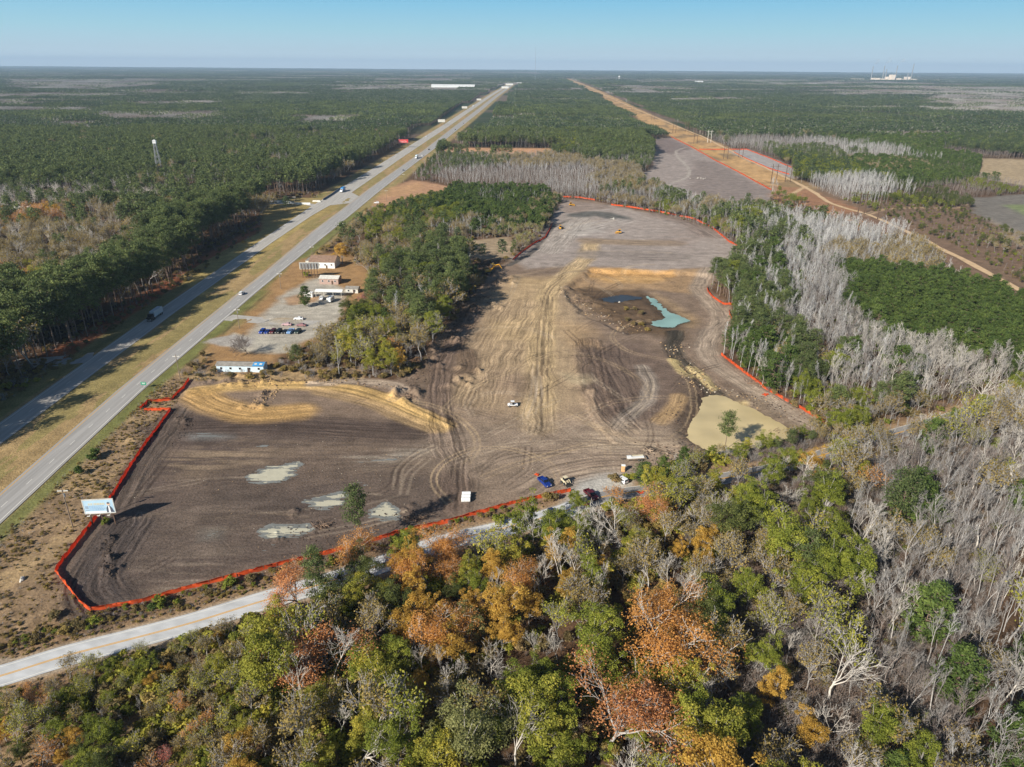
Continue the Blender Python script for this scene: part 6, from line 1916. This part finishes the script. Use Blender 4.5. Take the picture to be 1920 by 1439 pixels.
q.tube((2.6, -.11, 6.75), (2.6, -.16, 6.75), .46, n=16)
q.build('portrait_face', M_PS, p)
q = MB().prof([(1.75, 4.1), (1.9, 5.5), (2.35, 6.2), (2.85, 6.2), (3.3, 5.5), (3.75, 4.1)], -.15, -.112).build('portrait_jacket', M_PN, p)
MB().prof([(2.35, 4.1), (2.45, 6.15), (2.75, 6.15), (2.85, 4.1)], -.17, -.152).build('portrait_shirt', M_PW, p)
MB().tube((2.6, -.165, 7.05), (2.6, -.18, 7.05), .30, n=12).build('portrait_hair', M_PN, p)
for xx in (-2.6, 0, 2.6): MB().box((xx, -.75, 3.75), (.12, 1.3, .06)).box((xx, -1.3, 3.9), (.8, .2, .16)).build('lamp', M_DIRTYW, rt)
MB().box((0, -.45, 3.7), (7.7, .6, .06)).build('catwalk', M_DWOOD, rt)
x0, y0 = at1(561, 524)
x1, y1 = at1(591, 519)
billboard((x0 + x1) / 2 + 2, (y0 + y1) / 2, 186, 'bare-backed white billboard on six posts beside the car lot', 11.0, 3.6, 5.6, M_GREYM, 6, True)
M_RED = mat('red_poster', lin((222, 66, 66)), .5)
x, y = at1(757, 277)
rt, p = billboard(x, y, 12, 'red billboard with white script at the wood edge', 14.5, 4.8, 7.0, M_RED, 4, small=True)
q = MB()
for k in range(9): q.box((-5.6 + k * 1.2, -.135, 9.3 + .5 * math.sin(k * 1.4)), (.95, .03, .32), 0).box((-5.6 + k * 1.2, -.135, 9.7 + .4 * math.cos(k * 2)), (.22, .03, 1.3))
q.box((0, -.135, 8.0), (11, .03, .3))
q.build('white_script', M_WHITE, p)
for px, py, w_, lab in ((828, 235, 15, 'whitish billboard in the middle of three pale ones up the highway'), (871, 208, 15, 'pale billboard between the whitish and the farthest ones'), (898, 192, 16, 'farthest pale billboard up the highway')):
    x, y = at1(px, py)
    billboard(x, y, 10, lab, w_, 5.5, 6, M_DIRTYW, 3, small=True)
x, y = at1(271, 728)
rt = empty('road_sign', 'small green road sign on the grassy verge above the jogged fence', 'sign', (x, y, zat(x, y)), R(-5))
for s_ in (1, -1): MB().box((s_ * .7, 0, 1.0), (.08, .08, 2.0)).build('post', M_GREYM, rt)
MB().box((0, -.06, 2.1), (2.2, .05, 1.3)).build('panel', mat('sign_green', lin((58, 140, 112)), .5), rt)
MB().box((0, -.088, 2.3), (1.4, .006, .14)).box((0, -.088, 2.0), (1.1, .006, .14)).build('lettering', M_WHITE, rt)

# ------------------------------------------------------------------ buildings
M_BLUEW = mat('pale_blue_siding', lin((198, 218, 232)), .7, (.6, .12))
M_ROOFG = mat('grey_shingle_roof', lin((140, 136, 130)), .9, (.7, .25))
M_ROOFB = mat('brown_shingle_roof', lin((138, 114, 98)), .9, (.7, .2))
M_TARP = mat('blue_tarp', lin((64, 140, 196)), .6, (.6, .15))
M_BRICK = mat('brick_wall', lin((172, 148, 138)), .9, (2, .2))
def house(name, label, cat, x, y, deg, L_, W_, h, ridge, wall, roof, nwin=3, door=True, over=.35):
    rt = empty(name, label, cat, (x, y, zat(x, y) - .05), R(deg))
    MB().box((0, 0, h / 2), (L_, W_, h)).prism([(-W_ / 2, h), (0, h + ridge * .96), (W_ / 2, h)], -L_ / 2, L_ / 2).build('wall', wall, rt)
    rf = MB()
    for s_ in (1, -1):
        V = [(-L_ / 2 - over, s_ * (W_ / 2 + over), h - ridge * over / (W_ / 2)), (L_ / 2 + over, s_ * (W_ / 2 + over), h - ridge * over / (W_ / 2)), (L_ / 2 + over, 0, h + ridge), (-L_ / 2 - over, 0, h + ridge)]
        V += [(a, b_, c + .12) for a, b_, c in V]
        rf.add(V, [(0, 1, 2, 3), (7, 6, 5, 4), (0, 4, 5, 1), (1, 5, 6, 2), (2, 6, 7, 3), (3, 7, 4, 0)])
    rf.build('roof', roof, rt)
    for k in range(nwin):
        xx = (k + .5) / nwin * L_ - L_ / 2
        for s_ in (1, -1):
            w_ = MB().box((xx, s_ * (W_ / 2 + .03), h * .58), (1.1, .08, 1.1)).build('window', M_WHITE, rt)
            MB().box((xx, s_ * (W_ / 2 + .075), h * .58), (.9, .03, .9)).build('pane', M_GLASS, w_)
    if door: MB().box((L_ * .18, -(W_ / 2 + .04), 1.05), (.95, .09, 2.1)).build('door', M_DWOOD, rt)
    return rt
x0, y0 = at1(408, 697)
x1, y1 = at1(494, 700)
hm = house('mobile_home', 'long white mobile home with a torn blue tarp on its roof', 'mobile home', (x0 + x1) / 2, (y0 + y1) / 2 + 2.4, -1.5, 19.5, 4.4, 2.9, .75, M_BLUEW, M_ROOFG, 5)
tp = MB()
for (xa, xb, s_, a, b_) in ((5.3, 9.9, -1, .05, 1.0), (5.6, 9.9, 1, .0, .7)):
    W2 = 2.2 + .4
    V = []
    for xx in (xa, xb):
        for f_ in (a, b_): V.append((xx + random.uniform(-.2, .2), s_ * (f_ * W2), 2.9 + .75 - .75 * f_ * W2 / 2.2 + .15))
    V += [(q[0], q[1], q[2] + .03) for q in V]
    tp.add(V, [(0, 2, 3, 1), (4, 5, 7, 6), (0, 1, 5, 4), (1, 3, 7, 5), (3, 2, 6, 7), (2, 0, 4, 6)])
tp.build('tarp', M_TARP, hm)
MB().box((6.6, -1.2, 3.42), (1.3, 1.0, .06), .3, rx=.33).box((8.6, -1.3, 3.4), (1.2, .9, .06), -.2, rx=.33).build('torn_patch', M_DIRTYW, hm)
x, y = at1(606, 503)
hb = house('commercial_building', 'white building with a brown hipped roof behind the bare-framed billboard', 'building', x, y + 5, -3, 16, 12, 4.2, 2.6, M_WHITE, M_ROOFB, 4)
MB().box((-9.6, 1, 2.0), (3.2, 8, 4.0)).build('annex', M_DIRTYW, hb)
MB().box((-9.6, 1, 4.1), (3.6, 8.4, .2)).build('annex_roof', M_ROOFG, hb)
x, y = at1(612, 556)
cn = empty('canopy', 'long bright white canopy roof among the low buildings', 'canopy', (x + 2, y, 0), R(-3))
MB().prism([(-2.6, 3.3), (0, 4.1), (2.6, 3.3), (2.6, 3.2), (0, 4.0), (-2.6, 3.2)], -7.5, 7.5).build('roof', M_WHITE, cn)
for xx in (-7, -2.5, 2.5, 7):
    for s_ in (1, -1): MB().box((xx, s_ * 2.3, 1.6), (.16, .16, 3.2)).build('post', M_DIRTYW, cn)
x, y = at1(618, 533)
house('shop_building', 'low pinkish brick building behind the bright white canopy', 'building', x, y + 3, -3, 11, 7, 3.4, 1.0, M_BRICK, M_DIRTYW, 3)
x, y = at1(580, 557)
bx = empty('storage_container', 'white storage box at the end of the white canopy', 'container', (x, y, 0), R(-6))
MB().box((0, 0, 1.4), (4.6, 2.4, 2.7)).build('box_body', M_WHITE, bx, bevel=.05)
for s_ in (1, -1): MB().box((-2.32, s_ * .58, 1.4), (.06, 1.1, 2.4)).build('door', M_DIRTYW, bx)
x, y = at1(620, 566)
cp = empty('camper_trailer', 'white camper parked in front of the white canopy', 'camper', (x, y, 0), R(80))
MB().prof([(-2.6, .6), (-2.6, 2.5), (-2.2, 2.8), (2.2, 2.8), (2.7, 2.2), (2.7, .9), (2.3, .6)], -1.15, 1.15).build('body', M_WHITE, cp, bevel=.05)
for s_ in (1, -1):
    MB().box((.6, s_ * 1.17, 1.9), (1.4, .04, .6)).build('side_window', M_GLASS, cp)
    wheel(cp, -.3, s_ * 1.05, .36, .24)
x, y = at1(600, 560)
car('pickup', 'parked_car', 'white pickup parked between the small pine and the camper', 603, 562, 95, C_WHITE, 'pickup')
x, y = at1(662, 548)
house('shed', 'grey roofed shed at the tree edge past the white canopy', 'shed', x, y, -4, 7, 5, 2.6, .8, M_DIRTYW, M_ROOFG, 2)
x, y = at1(46, 397)
house('house', 'white house half hidden in the wood across the highway', 'house', x, y, 8, 14, 8, 3, 1.8, M_WHITE, M_DIRTYW, 3)
x, y = at1(8, 385)
house('house', 'pale house at the frame edge in the wood across the highway', 'house', x, y, -10, 12, 8, 3, 1.6, M_DIRTYW, M_ROOFG, 3)
x, y = at1(232, 411)
house('shed', 'tiny white shed among the trees across the highway', 'shed', x, y, 0, 4, 3, 2.6, .6, M_WHITE, M_WHITE, 1)
def low_wall(s, label, h, m_, name='garden_wall', cat='wall'):
    P_ = pts(s)
    x0, y0 = P_[0]
    rt = empty(name, label, cat, (x0, y0, 0))
    q, c_ = MB(), MB()
    for a, b_ in zip(P_[:-1], P_[1:]):
        d = b_ - a
        l = np.linalg.norm(d)
        an = math.atan2(d[1], d[0])
        mid = (a + b_) / 2 - P_[0]
        q.box((mid[0], mid[1], h / 2), (l, .3, h), an)
        c_.box((mid[0], mid[1], h + .06), (l + .1, .45, .12), an)
    q.build('wall_body', m_, rt)
    c_.build('coping', m_, rt)
low_wall('503,379 530,380 558,384 582,384', 'low white wall beside the side road across the highway', 1.7, M_WHITE)
low_wall('606,376 622,366 642,352', 'dark slatted fence running along the pine edge by the crossover', 1.4, mat('blue_grey_boards', lin((96, 106, 118)), .7), 'slatted_fence', 'fence')
x, y = at1(594, 379)
tag(MB().box((0, 0, .8), (8, 1.6, 1.6), top=(.85, .6)).build('stone_heap', M_DIRTYW, None, (x, y, 0), bevel=.2), 'pale heap at the end of the white wall', 'heap')

# ------------------------------------------------------------------ fire tower, mast, water towers, distant works
x, y = at1(303, 338)
ft = empty('fire_tower', 'white lookout tower on a lattice rising above the pines', 'tower', (x, y, 0), .2)
S_ = 38.0
lg = MB()
for a, b_ in ((1, 1), (1, -1), (-1, 1), (-1, -1)): lg.tube((a * 3.4, b_ * 3.4, 0), (a * 1.1, b_ * 1.1, S_), .3, n=6)
for k in range(7):
    z0, z1 = S_ * k / 7, S_ * (k + 1) / 7
    f0, f1 = 3.4 - 2.3 * k / 7, 3.4 - 2.3 * (k + 1) / 7
    for a, b_, c, d in ((1, 1, -1, 1), (1, -1, -1, -1), (1, 1, 1, -1), (-1, 1, -1, -1)):
        lg.tube((a * f0, b_ * f0, z0), (c * f1, d * f1, z1), .12, n=5).tube((c * f0, d * f0, z0), (a * f1, b_ * f1, z1), .12, n=5)
lg.build('lattice', M_GREYM, ft)
MB().box((0, 0, S_ + 1.4), (3.4, 3.4, 2.8)).build('cabin', M_WHITE, ft)
MB().box((0, 0, S_ + 3.3), (4.2, 4.2, 1.0), top=(.1, .1)).build('roof', M_WHITE, ft)
d_ = 6000.0
x = (996 - 960) / FPX * d_ * 1.02
ms = empty('radio_mast', 'hair-thin radio mast standing above the horizon', 'mast', (x, d_ + 100, 0))
MB().tube((0, 0, 0), (0, 0, 252), 1.1, .8, n=6).build('mast_shaft', mat('faded_mast', lin((150, 160, 172)), .8), ms)
MB().tube((0, 0, 252), (0, 0, 258), .5, .2, n=6).build('aerial', M_GREYM, ms)
def water_tower(px, py_base, py_top, label):
    x, y = at1(px, py_base)
    y_, x_ = min(y, 6800.0), 0
    x = x * y_ / y
    h = CAM_H - (py_top - HOR) / FPX * y_ * 1.09
    rt = empty('water_tower', label, 'water tower', (x, y_, 0))
    r = 9.0
    MB().tube((0, 0, 0), (0, 0, h - r), 3.0, 2.2, n=10).build('stem', M_WHITE, rt)
    q = MB()
    pr = [(.05, -r * .8), (r * .5, -r * .62), (r * .95, -r * .1), (r, r * .15), (r * .7, r * .6), (.05, r * .8)]
    for (a, z0), (b_, z1) in zip(pr[:-1], pr[1:]): q.tube((0, 0, h - r * .8 + z0), (0, 0, h - r * .8 + z1), a, b_, n=18, caps=False)
    q.build('tank', M_WHITE, rt)
water_tower(1161, 146, 137, 'white water tower far off near the horizon, past the clearing')
water_tower(966, 151, 143, 'white water tower at the far end of the highway')
def far_hall(px, py, w_, d__, h, label, m_=None, cap=9000.0):
    x, y = at1(px, py)
    rt = empty('warehouse', label, 'building', (x, y, 0), 0, None)
    MB().box((0, 0, h / 2), (w_, d__, h)).build('wall', m_ or M_WHITE, rt)
    MB().prism([(-d__ / 2 - .5, h), (0, h + d__ * .12), (d__ / 2 + .5, h)], -w_ / 2 - .5, w_ / 2 + .5).build('roof', M_WHITE, rt)
far_hall(850, 166.5, 236, 60, 14, 'very long white warehouse beyond the pines beside the highway')
far_hall(1310, 157, 60, 40, 14, 'small white warehouse in the distant woods')
for k, (px, py, w_, lab) in enumerate(((947, 166, 40, 'pale roadside store at the far bend of the highway'), (955, 160, 50, 'larger pale store by the far bend of the highway'), (972, 158, 46, 'pinkish store past the far bend of the highway'), (980, 155, 40, 'small pale store beyond the pinkish one'), (963, 155, 36, 'tiny pale store farthest along the highway'))):
    far_hall(px, py, w_, 24, 7, lab, M_DIRTYW if k != 2 else M_BRICK)
mx_, my_ = at1(1668, 152)
ml = empty('paper_mill', 'sprawling pale mill with tall chimneys on the horizon', 'factory', (mx_, my_, 0))
sc_ = my_ / FPX * 1.09
for k, (a, b_, h) in enumerate(((-74, -52, 1.8), (-58, -40, 2.6), (-42, -24, 2.0), (-30, -20, 4), (-22, -8, 3.2), (-8, -2, 6), (-2, 4, 9), (4, 8, 6.5), (8, 14, 4), (14, 22, 2.5), (26, 32, 6), (33, 38, 3), (40, 46, 2), (52, 57, 2), (66, 74, 2))):
    MB().box(((a + b_) / 2 * sc_, rng.uniform(-40, 40), h * sc_ / 2), ((b_ - a) * sc_, 60, h * sc_)).build('hall', mat('mill_cladding', lin((222, 208, 192)), .7) if k == 0 else bpy.data.materials['mill_cladding'], ml)
for a, h in ((-30, 21), (-12, 22), (-8, 17), (8, 22), (27, 12), (33, 25)):
    MB().tube((a * sc_, 0, 0), (a * sc_, 0, h * sc_), 5.0, 3.6, n=10).build('chimney', M_GREYM, ml)
M_STEAM = new_mat('steam')
t_ = M_STEAM[1]
t_.nodes.remove(M_STEAM[2])
pv = t_.nodes.new('ShaderNodeVolumePrincipled')
pv.inputs['Color'].default_value = (.9, .92, .95, 1)
pv.inputs['Density'].default_value = .012
t_.links.new(pv.outputs[0], [n for n in t_.nodes if n.type == 'OUTPUT_MATERIAL'][0].inputs['Volume'])
import bmesh
for a, h, lab in ((-29, 24, 'small steam plume over the first mill chimney'), (-11, 25, 'steam plume over the second mill chimney'), (10, 25, 'steam plume over the middle of the mill')):
    bm_ = bmesh.new()
    for k in range(5): bmesh.ops.create_icosphere(bm_, subdivisions=2, radius=(1.2 + k * .35) * sc_, matrix=Matrix.Translation(((a + k * 1.3) * sc_, 0, (h + k * 1.2) * sc_)))
    me = bpy.data.meshes.new('steam')
    bm_.to_mesh(me)
    me.materials.append(M_STEAM[0])
    tag(link('steam', me, None, (mx_, my_, 0)), lab, kind='stuff')

# ------------------------------------------------------------------ small things on the ground
def shrub(px, py, h, m_, label, widen=1.0, group=None):
    x, y = at1(px, py, h * .4)
    H, out = SHAPES['bush']
    rt = empty('shrub', label, 'shrub', (x, y, zat(x, y) - .05), random.uniform(0, 6), group, (h / H * widen, h / H * widen, h / H))
    tm, cm = parts('bush', random.randrange(4))
    for nm, me, mm in (('stem', tm, B_BROWN), ('crown', cm, LF[m_])):
        o = link(nm, me, rt)
        o.material_slots[0].link = 'OBJECT'
        o.material_slots[0].material = mm
for px, py, h, m_, lab, wd in [(178, 848, 3.6, 'young', 'larger bright green bush on the verge above the near billboard', .8), (168, 858, 2.8, 'young', 'bright green bush touching the larger one on the verge', .9), (148, 884, 3.2, 'young', 'separate bright green bush lower on the verge', .8),
                               (200, 975, 1.8, 'green', 'dark green bush at the foot of the near billboard', 1.3), (178, 1165, 1.7, 'green', 'green bush by the pale road below the fence corner', 1.4), (152, 1172, 1.6, 'scrub', 'grey-green bush beside the green one below the fence corner', 1.5),
                               (285, 1138, 2.0, 'young', 'green bush close under the long orange fence', 1.1), (300, 1128, 2.6, 'green', 'taller green bush with a dark shadow under the orange fence', 1.2), (435, 1088, 2.4, 'green', 'dark green bush against the orange fence by the field', 1.3),
                               (470, 1085, 2.0, 'scrub', 'olive bush next to the dark one at the orange fence', 1.4), (105, 1150, 1.8, 'scrub', 'brownish bush left of the fence corner', 1.5), (120, 1185, 1.6, 'brown', 'brown bush above the pale road at the fence corner', 1.6),
                               (935, 975, 2.6, 'green', 'green bush at the foot of the orange fence near the blue load', 1.4), (760, 1012, 2.6, 'green', 'green bush touching the orange fence by the orange oaks', 1.3), (405, 690, 2.2, 'scrub', 'grey bush in front of the mobile home', 1.3),
                               (432, 703, 2.0, 'scrub', 'bush below the middle of the mobile home', 1.6), (468, 708, 1.8, 'brown', 'brown bush below the tarped end of the mobile home', 1.6), (574, 515, 2.6, 'green', 'green bush under the bare-framed billboard', 1.6),
                               (665, 452, 2.5, 'scrub', 'small dark bush on the verge near the golden tree', 1.2), (700, 418, 3, 'green', 'dark bush standing by the verge below the clearing', 1.2), (685, 427, 2.4, 'olive', 'yellowish bush on the verge below the clearing', 1.3)]:
    shrub(px, py, h, m_, lab, wd)
x, y = at1(1190, 582)
for k in range(7):
    a, b_ = at1(1175 + random.uniform(-18, 30), 580 + random.uniform(-14, 30))
    shrub(1175 + (k * 13) % 50, 572 + (k * 29) % 48, 1.8, 'scrub' if k % 3 else 'brown', 'low brown bush in the hollow beside the turquoise pool', 1.7, 'low brown bushes in the hollow')
M_ROCK = mat('pale_concrete_rubble', lin((190, 186, 178)), .9, (1.5, .2))
def rubble(px, py, n, r, label, m_=None, name='rubble_heap', cat='heap'):
    x, y = at1(px, py)
    bm_ = bmesh.new()
    for _ in range(n):
        mtx = Matrix.Translation((random.gauss(0, r), random.gauss(0, r * .7), random.uniform(.05, .4))) @ Matrix.Rotation(random.uniform(0, 3), 4, Vector((random.random(), random.random(), 1)).normalized()) @ Matrix.Diagonal((random.uniform(.5, 1.3), random.uniform(.4, .9), random.uniform(.3, .6), 1))
        bmesh.ops.create_icosphere(bm_, subdivisions=1, radius=.75, matrix=mtx)
    for v in bm_.verts: v.co += Vector((random.gauss(0, .08), random.gauss(0, .08), random.gauss(0, .06)))
    me = bpy.data.meshes.new(name)
    bm_.to_mesh(me)
    me.materials.append(m_ or M_ROCK)
    tag(link(name, me, None, (x, y, zat(x, y))), label, cat)
rubble(42, 1086, 3, .5, 'pale boulder on the dry grass by the frame edge', None, 'boulder', 'boulder')
rubble(1148, 411, 9, 2.2, 'heap of pale rubble on the grey pad')
rubble(1310, 335, 14, 5, 'long white heap of rubble at the edge of the far brown field')
rubble(1160, 560, 3, .8, 'pale rocks lying beside the dark water')
M_LOG = mat('dead_wood', lin((128, 108, 92)), .9, (1.5, .3))
def brush_pile(px, py, n, r, label):
    x, y = at1(px, py)
    q = MB()
    q.tube((-r * 1.5, 0, .25), (r * 1.5, .2, .35), .3, .22, n=6).tube((.1, -r, .2), (-.1, r, .4), .28, .2, n=6)
    for _ in range(n):
        a = random.uniform(0, 6.28)
        c = (random.gauss(0, r), random.gauss(0, r * .6), random.uniform(.1, .9))
        l = random.uniform(.8, 2.2)
        q.tube(c, (c[0] + math.cos(a) * l, c[1] + math.sin(a) * l, c[2] + random.uniform(-.1, .7)), random.uniform(.05, .16), .04, n=5)
    tag(q.build('brush_pile', M_LOG, None, (x, y, zat(x, y))), label, 'brush pile')
for a in ((780, 972, 40, 1.6, 'brush pile in the tree shadow inside the orange fence'), (603, 988, 22, 1.2, 'small tan brush pile beside the lowest puddles'), (770, 745, 50, 2.6, 'brush pile at the end of the sand ridge'), (792, 655, 60, 3.4, 'long brush pile in the wood edge shadow'),
          (900, 560, 60, 3.8, 'brush pile below the excavator'), (868, 612, 40, 3.0, 'brush pile at the side of the tan slope'), (1085, 560, 60, 4.2, 'brush pile on the bank of the dark water'), (1250, 868, 36, 2.2, 'brush pile by the near end of the muddy pond'),
          (1455, 805, 30, 2.4, 'brush pile under the end of the orange fence'), (1422, 720, 40, 3, 'brush pile between the ditch and the haul track')): brush_pile(*a)

# loose clods, stumps and scraps left by the machines
def clod(s_, m_):
    bm_ = bmesh.new()
    bmesh.ops.create_icosphere(bm_, subdivisions=1, radius=.5)
    r_ = random.Random(s_)
    for v in bm_.verts: v.co = Vector((v.co.x * r_.uniform(.7, 1.5), v.co.y * r_.uniform(.7, 1.3), v.co.z * r_.uniform(.5, 1.1)))
    me = bpy.data.meshes.new('clod')
    bm_.to_mesh(me)
    bm_.free()
    me.materials.append(m_)
    return bpy.data.objects.new('clod', me)
def stick(s_):
    r_ = random.Random(s_)
    q = MB()
    for _ in range(5):
        a = r_.uniform(0, 6.28)
        c = (r_.gauss(0, .4), r_.gauss(0, .4), .1)
        l = r_.uniform(.6, 1.8)
        q.tube(c, (c[0] + math.cos(a) * l, c[1] + math.sin(a) * l, r_.uniform(.1, .7)), .07, .03, n=4)
    return bpy.data.objects.new('stick', q.mesh('stick', M_LOG))
CL = [clod(k, mat('dark_clod', alb((84, 72, 64)), .95) if k == 0 else bpy.data.materials['dark_clod']) for k in range(3)]
CL += [clod(k + 3, mat('tan_clod', alb((176, 148, 112)), .95) if k == 0 else bpy.data.materials['tan_clod']) for k in range(2)]
CL += [clod(8, mat('pale_clod', alb((196, 184, 166)), .95))] + [stick(k) for k in range(3)]
rws = []
def litter(s_, n, spread, kinds, lo, hi):
    P_ = smooth(pts(s_), 4)
    for _ in range(n):
        k = random.randrange(len(P_) - 1)
        p_ = P_[k] + (P_[k + 1] - P_[k]) * random.random() + np.array([random.gauss(0, spread), random.gauss(0, spread)])
        if inpoly(MUD, p_[:1], p_[1:])[0]: continue
        r_ = random.uniform(lo, hi)
        rws.append((p_[0], p_[1], zat(*p_) + .05, random.choice(kinds), random.uniform(0, 6.28), r_, r_, r_))
DKC, ALLC, STK = (0, 1, 2), (0, 1, 2, 3, 4, 5), (6, 7, 8, 0, 1)
litter('206,1010 200,1030 204,1060 210,1085', 120, 1.0, DKC, .3, .9)
litter('340,784 350,800 330,830', 90, 1.5, DKC, .2, .7)
litter('770,735 795,690 815,650 850,610 890,570 925,530', 420, 4.0, STK + DKC, .3, 1.0)
litter('1058,540 1085,560 1120,585 1160,600 1190,620', 260, 4.0, STK + ALLC, .3, .9)
litter('1112,650 1128,700 1150,750 1180,800', 160, 2.2, DKC, .2, .7)
litter('1262,640 1290,690 1330,740', 220, 3.0, ALLC + STK, .3, 1.0)
litter('1230,835 1260,860 1300,850 1285,800 1280,760', 240, 3.0, DKC + STK, .3, .9)
litter('1340,735 1420,750 1500,790', 200, 3.5, ALLC + STK, .25, .8)
litter('420,722 500,720 560,716 640,718 740,728', 240, 1.6, (3, 4, 0, 1, 6, 7), .25, .8)
litter('480,765 500,745 520,735', 80, 1.6, (3, 4, 0), .3, .8)
litter('740,980 800,965 620,990 540,1010', 160, 3.0, STK + DKC, .2, .6)
litter('1215,845 1225,850', 30, 1.2, DKC, .3, .9)
litter('960,750 1000,820 1100,860 900,860', 160, 14, ALLC, .12, .4)
litter('300,900 500,940 700,900 600,860', 260, 16, (0, 1, 2, 5, 4), .1, .35)
litter('1000,560 1040,600 1060,680', 80, 10, (3, 4, 0), .12, .4)
scatter('debris', rws, CL, 'clods, roots and scraps scattered over the works')

# ------------------------------------------------------------------ the air
hz, ht, hb_ = new_mat('haze')
ht.nodes.remove(hb_)
pv = ht.nodes.new('ShaderNodeVolumePrincipled')
pv.inputs['Color'].default_value = (.54, .75, 1.0, 1)
pv.inputs['Density'].default_value = 5.5e-5
pv.inputs['Anisotropy'].default_value = 0.0
ht.links.new(pv.outputs[0], [n for n in ht.nodes if n.type == 'OUTPUT_MATERIAL'][0].inputs['Volume'])
o = MB().box((0, 11000, 128.5), (60000, 27000, 263)).build('haze', hz)
tag(o, 'thin blue air over the plain', kind='stuff')
